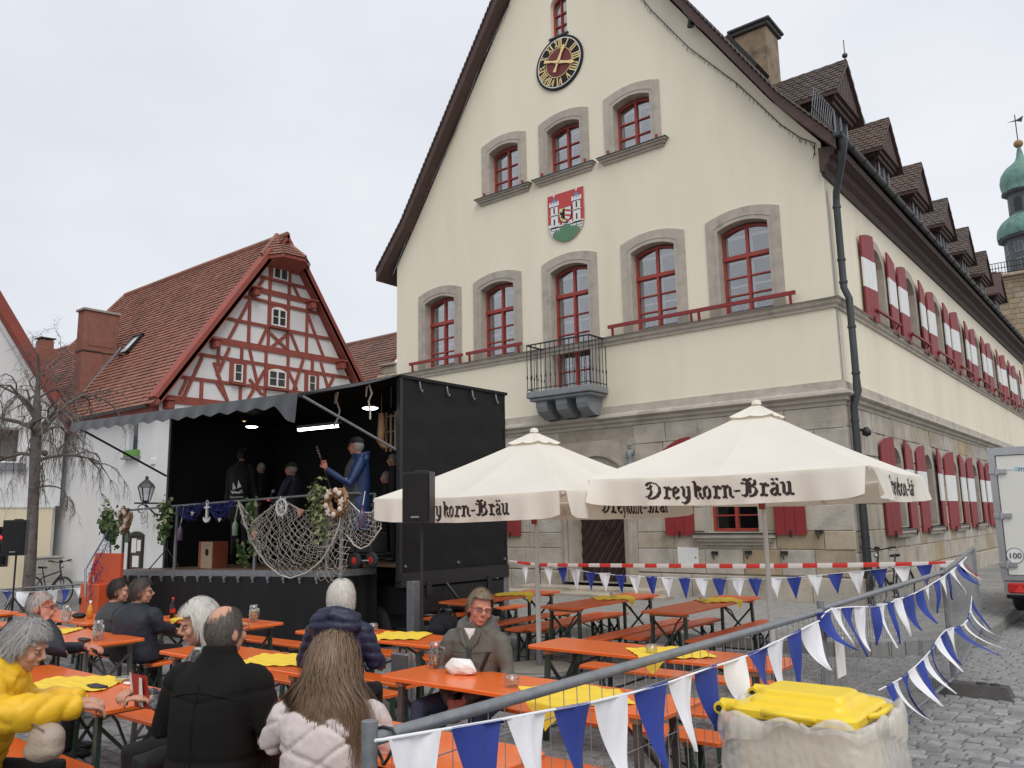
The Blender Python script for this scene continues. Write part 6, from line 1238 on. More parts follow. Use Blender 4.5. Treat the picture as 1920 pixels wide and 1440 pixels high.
    part('crank', MB().box(cx - .04, cx + .04, cy - .09, cy - .03, 1.2, 1.32).tube([(cx, cy - .09, 1.26), (cx + .1, cy - .1, 1.26), (cx + .1, cy - .15, 1.26)], .01, 5) if False else MB().box(cx - .035, cx + .035, cy - .06, cy - .03, hubz - .25, hubz - .18), 'red_paint', t)
    return t
parasol(-3.76, 9.42, 1.50, 2.44, 3.27, (0, 0), 'cream parasol lettered in black at the right, its windblown corner lifted', rz=radians(4), wind=.10, seed=2)
parasol(-6.66, 8.82, 1.52, 2.31, 3.13, (0, 0), 'cream parasol lettered in black beside the stage, half hidden by the loudspeaker', wind=.02, seed=5)

# ------------------------------------------------------------------ beer garden tables and benches
def leg_frame(mb_list, x, w_, h, mt, slant):                   # folding steel legs at position x along the board
    return
def beer_table(kind, label, L_, W_, H_, leg_mt, worn, group):
    t = thing('beer_table' if kind == 't' else 'bench', label, 'table' if kind == 't' else 'bench', (0, 0, 0), group); th_ = .028 if kind == 't' else .03
    r = .05 if kind == 't' else .03; o = []
    for cx_, cy_, a0 in ((L_ / 2 - r, W_ / 2 - r, 0), (-L_ / 2 + r, W_ / 2 - r, pi / 2), (-L_ / 2 + r, -W_ / 2 + r, pi), (L_ / 2 - r, -W_ / 2 + r, 3 * pi / 2)): o += [(cx_ + r * cos(a0 + k * pi / 8), cy_ + r * sin(a0 + k * pi / 8)) for k in range(5)]
    e = .006; lo = [(x, y, H_ - th_) for x, y in o]; m1 = [(x, y, H_ - th_ + .004) for x, y in o]; m2 = [(x, y, H_ - e) for x, y in o]; hi = [(x * (1 - 2 * e / L_), y * (1 - 2 * e / W_), H_) for x, y in o]; n_ = len(o)
    mb = MB().add(lo + m2 + hi, [(i, (i + 1) % n_, (i + 1) % n_ + n_, i + n_) for i in range(n_)] + [(i + n_, (i + 1) % n_ + n_, (i + 1) % n_ + 2 * n_, i + 2 * n_) for i in range(n_)] + [tuple(range(n_))[::-1], tuple(range(2 * n_, 3 * n_))])
    part('tabletop' if kind == 't' else 'seat', mb, 'orange_worn' if worn else 'orange_wood', t)
    for s in (-1, 1):
        xe = s * (L_ / 2 - (.20 if kind == 't' else .26)); yi = W_ / 2 - .05
        part('batten', MB().bbox(xe - .035 * 1, xe + .035, -yi - .01, yi + .01, H_ - th_ - .045, H_ - th_, .004), 'bare_wood', t)
        zt_ = H_ - th_ - .045
        lf = MB()
        for sy in (-1, 1): part('leg', MB().beam((xe, sy * yi * .9, zt_), (xe + s * .03, sy * yi * .98, .0), .032 if kind == 't' else .028, .05, up=(1, 0, 0)), leg_mt, t)
        lf.beam((xe + .0 * s, -yi * .9, zt_ - .06), (xe + s * .02, yi * .96, zt_ * .30), .02, .03, up=(1, 0, 0)).beam((xe + .022, yi * .9, zt_ - .06), (xe + s * .02 + .022, -yi * .96, zt_ * .30), .02, .03, up=(1, 0, 0))
        part('cross_brace', lf, leg_mt, t)
        part('folding_stay', MB().tube([(xe - s * .48, 0, zt_ + .01), (xe - s * .2, 0, zt_ - .10), (xe + s * .0, 0, zt_ * .62)], .011, 5), leg_mt, t); part('stretcher', MB().tube([(xe + s * .02, -yi * .94, .12), (xe + s * .02, yi * .94, .12)], .012, 5), leg_mt, t)
    return t
protoT = {}; 
def place(kind, cx_, cy_, axis, label, leg='leg_green', worn=False, L_=None, z=0, jit=0., group=None):
    k_ = (2 - .845) / (2 - .77) if kind == 't' else (2 - .517) / (2 - .47)
    if not worn or True: cx_ *= k_; cy_ *= k_; L_ = (L_ or 2.35) * (k_ if kind == 't' else 1)
    W_, H_ = (.60, .845) if kind == 't' else (.28, .517); L_ = L_ or (2.35 if kind == 't' else 2.3)
    group = group or ('orange beer tables on the square' if kind == 't' else 'orange benches at the beer tables'); key = (kind, leg, worn, round(L_, 2)); rz = (0 if axis == 'x' else pi / 2) + jit
    if key not in protoT: o = beer_table(kind, label, L_, W_, H_, leg, worn, group); protoT[key] = o; o.location = (cx_, cy_, z); o.rotation_euler = (0, 0, rz); return o
    return copy_tree(protoT[key], label, (cx_, cy_, z), rz)
T = {}
T['T1'] = place('t', -3.95, 5.06, 'x', 'orange table with crumpled white paper and empty beer mug before the man in grey', 'leg_grey', L_=2.6)
T['T2'] = place('t', -3.92, 6.98, 'x', 'orange table behind the fence with yellow cloth, right of the man in grey', L_=2.55)
T['T3'] = place('t', -7.1, 6.42, 'x', 'orange table in the middle, woman in navy hooded coat sitting at it', L_=2.2)
T['T4'] = place('t', -6.98, 4.74, 'x', 'orange table behind the black coat with a yellow cloth across it', 'leg_grey', L_=2.35)
T['T5'] = place('t', -10.1, 6.25, 'x', 'orange table close to the stage skirt with cola bottle and full beer mug', L_=2.2)
T['T6'] = place('t', -10.3, 4.52, 'x', 'orange table at the left with nearly empty mug and dark case', 'leg_grey', L_=2.25)
T['T7'] = place('t', -12.4, 5.42, 'x', 'orange table at the far left with mug, small bottle and dark cloth bag', L_=2.3)
T['T9'] = place('t', -7.05, 3.12, 'x', 'nearest left orange table where the woman in yellow sits', 'leg_green', L_=2.4)
T['T10'] = place('t', -4.05, 3.42, 'x', 'nearest orange table in front of the pale quilted coat, behind big pennants', 'leg_grey', L_=2.55)
T['TA'] = place('t', -6.98, 10.9, 'y', 'orange table under the parasols pointing at the entrance door', worn=True, L_=2.45, z=.0)
T['TB'] = place('t', -5.42, 11.15, 'y', 'orange table nearest the right parasol pole, lengthwise to the hall', worn=True, L_=2.6)
T['TC'] = place('t', -8.8, 10.7, 'y', 'orange table half hidden behind the man in grey, beside the stage trailer', worn=True, L_=2.45)
T['T8'] = place('t', -14.9, 4.95, 'x', 'orange table at the left edge behind the man in navy', L_=2.3)
bl = [(-3.9, 5.62, 'x', 'long bench behind the crumpled paper table, the man in grey sits on it', 'leg_green', 2.5), (-3.9, 4.42, 'x', 'bench in front of the crumpled paper table', 'leg_blue', 2.5), (-3.9, 7.62, 'x', 'bench on the far side of the table behind the fence', 'leg_green', 2.4), (-3.95, 6.32, 'x', 'bench between the man in grey and the table behind the fence', 'leg_green', 2.4),
      (-7.05, 7.0, 'x', 'bench behind the navy coat table near the stage skirt', 'leg_green', 2.2), (-7.0, 5.82, 'x', 'bench the woman in navy hooded coat sits on', 'leg_green', 2.2), (-6.9, 5.32, 'x', 'bench behind the yellow cloth table of the black coat', 'leg_grey', 2.3), (-6.85, 4.12, 'x', 'bench just in front of the yellow cloth table beside the black coat', 'leg_grey', 2.3),
      (-10.0, 5.68, 'x', 'bench on the near side of the cola bottle table', 'leg_green', 2.2), (-10.0, 6.85, 'x', 'bench squeezed against the stage skirt', 'leg_green', 2.2), (-10.35, 5.1, 'x', 'bench under the two seated people in dark jackets', 'leg_green', 2.2), (-10.2, 3.95, 'x', 'bench in front of the nearly empty mug table', 'leg_grey', 2.2),
      (-12.5, 6.0, 'x', 'bench behind the far left table with the cloth bag', 'leg_green', 2.2), (-12.6, 4.85, 'x', 'bench the elderly man in navy sits on', 'leg_green', 2.2), (-7.0, 3.66, 'x', 'bench on the far side of the nearest left table', 'leg_green', 2.3), (-6.9, 2.55, 'x', 'bench at the lower left edge under the woman in yellow', 'leg_grey', 2.4),
      (-4.1, 2.84, 'x', 'bench the couple in black and pale coats sit on', 'leg_grey', 2.6), (-4.0, 3.98, 'x', 'bench on the far side of the nearest table behind the pennants', 'leg_blue', 2.4), (-14.9, 5.6, 'x', 'bench at the left edge behind the far left table', 'leg_green', 2.2)]
for x, y, ax_, lb, lg, l in bl: place('b', x, y, ax_, lb, lg, L_=l)
for x, y, lb in ((-7.55, 10.6, 'weathered bench left of the table pointing at the entrance door'), (-7.32, 10.75, 'weathered bench tucked beside the left table under the parasols'), (-6.05, 10.4, 'weathered bench between the two tables under the parasols, left one'), (-5.68, 10.75, 'weathered bench between the two tables under the parasols, right one'), (-4.86, 10.9, 'weathered bench right of the rightmost table by the parasol pole'), (-9.55, 10.9, 'weathered bench beside the table half hidden by the man in grey'), (-8.2, 10.6, 'weathered bench right of the table beside the stage trailer')): place('b', x, y, 'y', lb, 'leg_green', True, 2.4)

# yellow cloths, mugs, glasses
def cloth(cx_, cy_, w_, d_, rz, label, hang=0.0, z=.846, half=.30, ax='y'):
    cx_ *= .939; cy_ *= .939
    R = random.Random(int(cx_ * 100) + 7)
    def S(u, v):
        x = (u - .5) * w_; y = (v - .5) * d_; X = x * cos(rz) - y * sin(rz); Y = x * sin(rz) + y * cos(rz); q = Y if ax == 'y' else X
        over = abs(q) - half
        zz = z + .006 + .004 * sin(x * 47 + y * 31 + 2 * sin(y * 19)) + .004 * abs(sin(y * 24 + x * 9)) ** .5
        if over > 0:
            s = 1 if q > 0 else -1
            if ax == 'y': Y = s * (half + .012 + over * .06)
            else: X = s * (half + .012 + over * .06)
            zz -= over
        return (cx_ + X, cy_ + Y, zz)
    mb = MB(); mb.grid(S, 60, 60); return single('yellow_cloth', mb, 'yellow_cloth', label, 'cloth', (cx_, cy_, z), 'yellow table cloths')
cloth(-3.45, 4.96, .66, .66, .785, 'yellow cloth under the small candle glass on the crumpled paper table'); cloth(-3.75, 6.95, .62, .62, .785, 'yellow cloth on the table behind the fence'); cloth(-6.75, 6.45, .55, .55, .5, 'yellow cloth on the navy coat table'); cloth(-6.55, 4.74, .62, .60, .55, 'yellow cloth on the table behind the black coat')
cloth(-10.5, 6.25, .55, .55, .6, 'yellow cloth at the cola bottle'); cloth(-10.75, 4.5, .5, .5, .75, 'yellow cloth on the nearly empty mug table'); cloth(-7.0, 3.12, .66, .6, .7, 'yellow cloth before the woman in yellow'); cloth(-6.98, 11.2, .6, .6, .75, 'yellow cloth on the table pointing at the entrance door', ax='x'); cloth(-5.42, 11.6, .6, .6, .8, 'yellow cloth on the table by the right parasol pole', ax='x'); cloth(-8.8, 11.0, .6, .6, .75, 'yellow cloth on the table beside the stage trailer', ax='x')
def mug(p, label, fill, h=.20):
    t = thing('beer_mug', label, 'mug', p, 'glass beer mugs'); x, y, z = p
    part('glass', MB().lathe([(0, .0), (.05, .0), (.052, .01), (.05, .02), (.052, h * .7), (.046, h * .78), (.047, h), (.043, h), (.042, h * .78), (.047, h * .68), (.046, .022), (0, .02)], p, 18), 'glass_clear', t)
    dm = MB()
    for k in range(10):
        for j in range(3): a = k * pi / 5 + (j % 2) * .3; dm.ell((x + .05 * cos(a), y + .05 * sin(a), z + .05 + j * .035), (.008, .008, .014), 6, 4)
    part('dimples', dm, 'glass_clear', t, kind='stuff')
    part('handle', MB().tube([(x + .045, y, z + h * .82), (x + .085, y + .01, z + h * .78), (x + .09, y + .01, z + h * .4), (x + .05, y, z + h * .18)], [.011, .012, .012, .01], 8), 'glass_clear', t)
    if fill: part('beer', MB().lathe([(0, .022), (.044, .022), (.046, .022 + fill), (0, .022 + fill)], p, 16), 'beer', t)
    if fill > .1: part('foam', MB().lathe([(0, .022 + fill), (.045, .023 + fill), (.043, .03 + fill), (0, .032 + fill)], p, 14), 'paper_white', t)
def at(px, py, z=.847): return P(px, py, 'z', z)
mug(at(817, 1252), 'empty beer mug with a dreg of beer beside the crumpled paper', .02); mug(at(475, 1166), 'beer mug two thirds full on the table by the stage skirt', .11); mug(at(183, 1200), 'nearly empty beer mug on the left table', .035); mug(at(124, 1165), 'empty mug on the far left table beside the elderly man', .0)
def tumbler(p, label, s=1.):
    t = thing('candle_glass', label, 'glass', p, 'small upturned glasses on yellow cloths'); part('glass', MB().lathe([(.046 * s, 0), (.05 * s, .01), (.052 * s, .055 * s), (.045 * s, .075 * s), (0, .078 * s), (0, .07 * s), (.04 * s, .066 * s), (.045 * s, .02), (.042 * s, 0)], p, 18), 'glass_clear', t); part('foot', MB().lathe([(0, .0), (.038 * s, .0), (.038 * s, .012), (0, .014)], V(p) + V((0, 0, .066 * s)), 14), 'glass_clear', t)
for px, py, lb in ((960, 1286, 'upturned glass on the yellow cloth before the fence rail'), (1222, 1225, 'upturned glass on the yellow cloth of the table behind the fence'), (1150, 1120, 'upturned glass on the table pointing at the entrance door'), (1318, 1128, 'upturned glass on the table by the right parasol pole'), (700, 1182, 'small pale dish on the navy coat table')): tumbler(at(px, py, .853), lb)
p = at(323, 1160); cb = thing('cola_bottle', 'cola bottle with red cap and red label on the table by the stage', 'bottle', p); part('glass', MB().lathe([(0, 0), (.03, 0), (.034, .02), (.030, .07), (.034, .11), (.030, .16), (.015, .21), (.013, .24), (0, .245)], p, 14), 'cola', cb); part('label', MB().lathe([(.0335, .075), (.035, .1), (.0345, .125)], p, 14), 'cap_red', cb); part('cap', MB().lathe([(.016, .238), (.016, .262), (0, .264)], p, 12), 'cap_red', cb)
p = at(168, 1160); lb_ = thing('lemonade_bottle', 'small yellow bottle with white cap on the far left table', 'bottle', p); part('glass', MB().lathe([(0, 0), (.035, 0), (.036, .1), (.03, .14), (.013, .18), (.013, .2), (0, .2)], p, 12), 'beer', lb_); part('cap', MB().lathe([(.016, .2), (.016, .225), (0, .228)], p, 10), 'sign_white', lb_)
def crumple(p, s, seed, label, name, cat, mt, flat=1., grp=None):
    R = random.Random(seed); mb = MB(); mb.ell((0, 0, 0), (1, 1, 1), 26, 14); ks = [(V((R.gauss(0, 1), R.gauss(0, 1), R.gauss(0, 1))).normalized(), R.uniform(.72, 1.05)) for _ in range(80)]
    vs = []
    for v in mb.v:
        v = V(v); r = min([c / max(.15, v.dot(k)) for k, c in ks if v.dot(k) > .15] + [1.35]) ; q = v * r; vs.append((p[0] + q.x * s[0], p[1] + q.y * s[1], p[2] + max(0, q.z * s[2] + s[2] * .55)))
    mb.v = vs; mb.sm = [False] * len(mb.f); return single(name, mb, mt, label, cat, p, grp)
crumple(at(862, 1263), (.17, .10, .085), 3, 'crumpled white paper wrapper on the table before the man in grey', 'paper_wrapper', 'paper', 'paper_white'); crumple(at(240, 1283), (.06, .03, .012), 4, 'small crumpled napkin beside the glass ashtray', 'napkin', 'napkin', 'paper_white')
p = at(233, 1277); single('ashtray', MB().lathe([(0, .006), (.05, .004), (.06, .0), (.065, .03), (.055, .032), (.05, .012), (0, .01)], p, 16), 'glass_clear', 'low glass ashtray on the nearest left table', 'ashtray', p)
p = at(182, 1290); single('phone_case', MB().bbox(p.x - .095, p.x + .095, p.y - .04, p.y + .04, p.z, p.z + .022, .008), 'black_plastic', 'black phone wallet lying before the woman in yellow', 'phone case', p)
p = at(158, 1202); single('glasses_case', MB().bbox(p.x - .09, p.x + .09, p.y - .035, p.y + .035, p.z, p.z + .03, .012), 'black_plastic', 'black spectacle case on the nearly empty mug table', 'case', p)
p = at(148, 1158); crumple(p, (.13, .09, .05), 8, 'dark cloth bag lying on the far left table', 'cloth_bag', 'bag', 'backpack')
# luggage behind the tables
p = P(756, 1222, 'z', 0); q = D(756, 1212, 8.9); ac = thing('aluminium_case', 'upright aluminium case behind the middle table', 'case', (q.x, q.y, 0)); part('shell', MB().bbox(q.x - .14, q.x + .14, q.y - .07, q.y + .07, .45, .78, .015) if False else MB().bbox(q.x - .13, q.x + .13, q.y - .07, q.y + .07, .02, .60, .015), 'alu', ac); part('handle', MB().tube([(q.x - .05, q.y, .60), (q.x - .05, q.y, .65), (q.x + .05, q.y, .65), (q.x + .05, q.y, .60)], .012, 6), 'black_plastic', ac); part('trim', MB().bbox(q.x - .135, q.x + .135, q.y - .01, q.y + .01, .018, .605, .004), 'galv', ac)
q = D(832, 1160, 11.2); bp_ = thing('backpack', 'dark backpack lying on the bench beside the trailer leg', 'backpack', (q.x, q.y, .45)); part('body', MB().ell((q.x, q.y, .60), (.24, .16, .17), 14, 9), 'backpack', bp_); part('pocket', MB().ell((q.x, q.y - .13, .56), (.15, .07, .10), 12, 8), 'backpack', bp_); part('strap', MB().tube([(q.x - .1, q.y, .75), (q.x, q.y, .82), (q.x + .1, q.y, .75)], .018, 6), 'backpack', bp_); part('trolley_handle', MB().tube([(q.x - .12, q.y + .05, .74), (q.x - .1, q.y + .05, .80), (q.x + .1, q.y + .05, .80)], .012, 5), 'lead_grey', bp_)
# orange cabinet beside the stage steps
q = P(158, 1140, 'z', 0); q = V((-17.3, 7.2, 0)); a0 = P(140, 1135, 'y', 7.2); a1 = P(180, 1135, 'y', 7.2)
oc = thing('orange_cabinet', 'tall folded orange cabinet standing left of the stage', 'cabinet', (a0.x, 7.3, 0)); part('back_panel', MB().bbox(a0.x - .06, a1.x + .1, 7.55, 7.62, .12, 1.52, .01), 'orange_plastic', oc); part('door', MB().bbox(a0.x + .18, a1.x + .05, 7.2, 7.54, .06, .98, .015), 'orange_plastic', oc); part('side_panel', MB().add([(a0.x - .06, 7.55, 1.5), (a0.x - .16, 7.3, .1), (a0.x - .1, 7.3, .1), (a0.x, 7.55, 1.5), (a0.x - .06, 7.6, 1.5), (a0.x - .16, 7.36, .1), (a0.x - .1, 7.36, .1), (a0.x, 7.6, 1.5)], [(0, 1, 2, 3), (4, 5, 6, 7), (0, 1, 5, 4), (2, 3, 7, 6)]), 'orange_plastic', oc); part('handle', MB().bbox(a0.x + .22, a0.x + .26, 7.17, 7.2, .6, .72, .004), 'black_plastic', oc); part('leg', MB().beam((a0.x - .02, 7.3, .3), (a0.x - .1, 7.25, 0), .04, .04), 'bare_wood', oc)
# ------------------------------------------------------------------ site fence
def fence(a, b, z0, z1, dz, label, wires=.1, foot=True):
    a = V((*a, 0)); b = V((*b, 0)); d = (b - a); l = d.length; d.normalize(); t = thing('mesh_fence', label, 'fence', a, 'low mesh fence panels'); up = V((0, 0, 1))
    q = lambda s, z: a + d * s + up * (z + dz * s / l)
    part('top_rail', MB().tube([q(.0, z1), q(l, z1)], .024, 12), 'galv', t); part('bottom_rail', MB().tube([q(.0, z0), q(l, z0)], .02, 10), 'galv', t)
    for s in (.0, l): part('post', MB().tube([q(s, z0 - .12), q(s, z1 + (.06 if s < .1 else -.01))], .028, 12), 'galv', t)
    mb = MB()
    for s in np.arange(wires, l - .03, wires): mb.tube([q(s, z0), q(s, z1)], .0024, 4, cap=False)
    for z in np.linspace(z0 + .2, z1 - .12, 4): mb.tube([q(0, z), q(l, z)], .0026, 4, cap=False)
    part('wire_mesh', mb, 'wire', t, kind='stuff'); return t
fence((-2.17, 1.93), (-2.13, 6.28), .16, 1.29, 0, 'near mesh fence panel with the thick grey top rail sweeping across the tables'); fence((-2.15, 6.36), (-2.15, 10.55), .14, 1.30, .02, 'second mesh fence panel, behind the yellow bin', .07); fence((-2.16, 10.62), (-2.46, 14.3), .16, 1.31, .14, 'farthest mesh fence panel reaching up to the pavement corner', .07)
for i, (y, lb) in enumerate(((10.4, 'black rubber fence foot lying on the setts behind the yellow bin'), (6.3, 'black rubber fence foot under the joint hidden by the yellow bin'), (1.95, 'black rubber fence foot below the nearest fence post'))):
    f = thing('rubber_weight', lb, 'fence weight', (-2.0, y, 0), 'rubber fence weights'); part('block', MB().add([(x, yy, z) for x, yy, z in ((-2.45, y - .13, 0), (-1.55, y - .13, 0), (-1.55, y + .13, 0), (-2.45, y + .13, 0), (-2.42, y - .09, .15), (-1.6, y - .09, .15), (-1.6, y + .09, .15), (-2.42, y + .09, .15))], [(0, 1, 5, 4), (1, 2, 6, 5), (2, 3, 7, 6), (3, 0, 4, 7), (4, 5, 6, 7)]), 'foot_block', f); part('socket', MB().lathe([(.05, .148), (.05, .165), (.035, .165)], (-1.85, y, 0), 12).lathe([(.05, .148), (.05, .165), (.035, .165)], (-1.72, y, 0), 12), 'rubber', f)
cl = thing('fence_clamp', 'steel clamp joining the two fence panels by the small white notice', 'clamp', (-2.14, 6.32, 1.15)); part('plate', MB().bbox(-2.19, -2.09, 6.24, 6.4, 1.1, 1.22, .01), 'galv', cl); part('bolt', MB().cyl((-2.08, 6.32, 1.16), (-2.05, 6.32, 1.16), .014, 8), 'galv', cl)
nt_ = thing('fence_notice', 'small white laminated notice tied to the fence post', 'notice', (-2.1, 6.75, .9)); part('sheet', MB().box(-2.12, -2.115, 6.52, 6.72, .78, 1.06), 'paper_white', nt_)
tie = MB().tube([(-2.17 + .05 * cos(a), 1.99 + .02 * sin(a * 2), 1.26 + .06 * sin(a)) for a in np.linspace(0, 2 * pi, 13)], .006, 5); single('cable_tie', tie, 'black_plastic', 'black cable tie round the near end of the fence rail', 'cable tie', (-2.17, 1.99, 1.26))

# ------------------------------------------------------------------ bunting
def pv(px, py, a, b):                                          # line of sight meets the upright plane through two ground points
    d = ray(px, py); n = V((b[1] - a[1], -(b[0] - a[0]), 0)); k = (V((*a, 0)) - V((CAM.x, CAM.y, 0))).dot(n) / d.dot(n); return CAM + d * k
def bunting(label, cord, flags, fn_, h, sway, seed, curl=.05, sag=True):
    R = random.Random(seed); pts = [fn_(*p) for p in cord]; t = thing('bunting', label, 'bunting', pts[len(pts) // 2], 'blue and white pennant strings')
    sm = []
    for i in range(len(pts) - 1):                              # smooth the cord
        p0, p1, p2, p3 = pts[max(0, i - 1)], pts[i], pts[i + 1], pts[min(len(pts) - 1, i + 2)]
        for k in range(6): u = k / 6; sm.append(.5 * ((2 * p1) + (p2 - p0) * u + (2 * p0 - 5 * p1 + 4 * p2 - p3) * u * u + (3 * p1 - p0 - 3 * p2 + p3) * u ** 3))
    sm.append(pts[-1]); part('cord', MB().tube(sm, .006, 6), 'flag_white', t)
    for i, fl in enumerate(flags):
        x0, x1, y, c = fl[:4]; k_ = fl[4] if len(fl) > 4 else 1.
        a = fn_(x0, y[0] if isinstance(y, tuple) else y); b = fn_(x1, y[1] if isinstance(y, tuple) else y); hh = h * R.uniform(.9, 1.05); sw = V(sway) * R.uniform(.5, 1.4) * k_; ph = R.uniform(0, 6); n_ = (b - a).cross(V((0, 0, 1)));
        if n_.length < 1e-4: n_ = V((1, 0, 0))
        n_.normalize(); m_ = (a + b) / 2; tw = R.uniform(-.5, .5) * (1.3 if k_ > 1 else 1)
        def S(u, v, a=a, b=b, m_=m_, n_=n_, hh=hh, sw=sw, ph=ph, tw=tw, k_=k_):
            e = (b - a) * (u - .5) * (1 - v * .985); e2 = e * cos(tw * v * 1.6) + n_ * e.length * (1 if u > .5 else -1) * sin(tw * v * 1.6) * .8
            dz = hh * (v - (.18 * v * v if k_ > 1 else 0)); return m_ + e2 + V((0, 0, -dz)) + sw * v ** 1.7 + n_ * (curl * sin(v * 3.0 + ph) * v + .010 * sin(u * 5 + ph) + .006 * sin(u * 14 + v * 6 + ph) * (1 - v))
        mb = MB(); mb.grid(S, 8, 12); mb.tube([a, b], .0065, 5)
        part('pennant', mb, 'flag_blue' if c == 'b' else 'flag_white', t)
    return t
fx = lambda X: (lambda px, py: P(px, py, 'x', X))
bunting('large blue and white bunting tied under the near fence rail', [(704, 1388), (725, 1386), (830, 1368), (940, 1349), (1030, 1332), (1110, 1317), (1185, 1299), (1250, 1281), (1300, 1263), (1345, 1248), (1400, 1230), (1440, 1211), (1500, 1182), (1536, 1164)],
        [(724, 826, (1386, 1369), 'w'), (846, 940, (1366, 1350), 'b'), (951, 1025, (1347, 1333), 'w'), (1041, 1106, (1330, 1318), 'b'), (1114, 1176, (1316, 1301), 'w'), (1193, 1251, (1298, 1280), 'b'), (1257, 1299, (1279, 1264), 'w'), (1307, 1343, (1262, 1248), 'b'), (1355, 1396, (1246, 1231), 'w', 1.5), (1401, 1440, (1229, 1212), 'b', 2.2), (1440, 1468, (1210, 1198), 'w'), (1472, 1501, (1196, 1181), 'b'), (1507, 1534, (1178, 1165), 'w', 1.2)], fx(-2.07), .37, (.05, .02, 0), 3, .03)
bunting('bunting along the second fence panel, small pennants curling in the wind', [(1540, 1158), (1557, 1143), (1600, 1138), (1650, 1136), (1692, 1121), (1720, 1110), (1748, 1094), (1780, 1074), (1802, 1056), (1812, 1044)],
        [(1537, 1557, 1150, 'b', 2), (1558, 1576, 1141, 'w', 1.2), (1579, 1600, 1140, 'b'), (1602, 1622, 1138, 'w'), (1628, 1648, 1137, 'b'), (1647, 1660, 1133, 'w'), (1662, 1675, 1130, 'b'), (1677, 1692, (1125, 1121), 'w'), (1694, 1712, (1120, 1114), 'b'), (1720, 1731, (1110, 1105), 'b'), (1732, 1741, (1104, 1099), 'w', 1.3), (1748, 1761, (1095, 1087), 'b'), (1760, 1772, (1087, 1080), 'w', 1.4), (1773, 1780, (1079, 1074), 'b', 1.2), (1782, 1793, (1072, 1064), 'w', 2), (1793, 1803, (1063, 1055), 'b', 2.5), (1798, 1808, (1058, 1049), 'w', 3)], fx(-2.08), .37, (.06, .03, .02), 5, .05)
bunting('sagging bunting blowing sideways between the far fence post and the yellow bin', [(1822, 1117), (1820, 1140), (1816, 1158), (1810, 1168), (1795, 1176), (1775, 1181), (1760, 1196), (1746, 1218), (1722, 1244), (1692, 1270), (1663, 1286), (1648, 1294)],
        [(1822, 1821, (1124, 1134), 'b', 1), (1821, 1819, (1136, 1146), 'w', 1), (1818, 1814, (1150, 1160), 'b', 1), (1813, 1806, (1163, 1171), 'w', 1), (1800, 1788, (1173, 1178), 'b'), (1786, 1774, (1177, 1181), 'w', .6), (1776, 1764, (1181, 1192), 'b', .5), (1762, 1754, (1194, 1206), 'w', .7), (1752, 1743, (1208, 1222), 'b', .7), (1741, 1731, (1224, 1235), 'w', .7), (1729, 1718, (1238, 1248), 'b', .7), (1715, 1704, (1250, 1260), 'w', .7), (1702, 1690, (1262, 1271), 'b', .7), (1687, 1675, (1273, 1280), 'w', .6), (1672, 1661, (1281, 1287), 'b', .5)], fx(-2.03), .36, (.30, .05, .05), 7, .04)
bunting('low end of bunting dangling behind the yellow bin to the lower edge', [(1385, 1442), (1410, 1430), (1445, 1412)], [(1408, 1440, (1428, 1414), 'b')], fx(-2.05), .35, (.02, 0, 0), 8)
A0, B0 = (-9.2, 11.75), (-2.4, 14.25); fb_ = lambda px, py: pv(px, py, A0, B0)
flg = [(977, 991, 1058, 'w'), (1008, 1014, 1061, 'b'), (1020, 1037, 1062, 'w'), (1045, 1064, 1064, 'b'), (1069, 1089, 1068, 'w'), (1097, 1117, 1073, 'b'), (1123, 1145, 1075, 'w'), (1153, 1173, 1078, 'b'), (1180, 1202, 1080, 'w'), (1210, 1233, 1081, 'b'), (1240, 1263, 1083, 'w'), (1272, 1295, 1084, 'b'), (1303, 1328, 1085, 'w'), (1335, 1362, 1085, 'b'), (1370, 1396, 1085, 'w'), (1402, 1429, 1085, 'b'), (1441, 1466, 1084, 'w'), (1474, 1503, 1082, 'b'), (1514, 1542, 1079, 'w'), (1551, 1581, (1077, 1075), 'b'), (1591, 1621, (1074, 1070), 'w'), (1632, 1664, (1069, 1066), 'b'), (1676, 1708, (1065, 1061), 'w'), (1717, 1749, (1060, 1056), 'b'), (1759, 1790, (1055, 1051), 'w')]
bunting('long bunting strung along the pavement in front of the stone facade', [(955, 1052), (1000, 1060), (1060, 1065), (1120, 1075), (1200, 1081), (1300, 1085), (1400, 1086), (1470, 1084), (1550, 1077), (1640, 1068), (1720, 1059), (1797, 1050)], flg, fb_, .34, (.02, 0, 0), 11, .02)
fl_ = lambda px, py: P(px, py, 'y', 7.6)
bunting('short bunting at the left edge before the white houses', [(-20, 1106), (30, 1110), (60, 1110), (110, 1106), (150, 1102), (205, 1094)], [(2, 25, 1109, 'b'), (32, 55, 1110, 'w'), (90, 109, 1107, 'w'), (113, 131, 1105, 'b'), (140, 158, 1103, 'w', 2.4), (166, 184, 1099, 'b'), (188, 203, 1096, 'w')], fl_, .34, (.02, 0, 0), 13)
br = thing('tube_barrier', 'thin steel barrier rail behind the short left bunting', 'barrier', P(100, 1105, 'y', 7.9)); a, b = P(-20, 1107, 'y', 7.9), P(200, 1092, 'y', 7.9); part('rail', MB().tube([a, b], .022, 8), 'galv', br)
for u in (.05, .5, .95): q = a + (b - a) * u; part('post', MB().tube([q, V((q.x, q.y, 0))], .02, 8), 'galv', br)
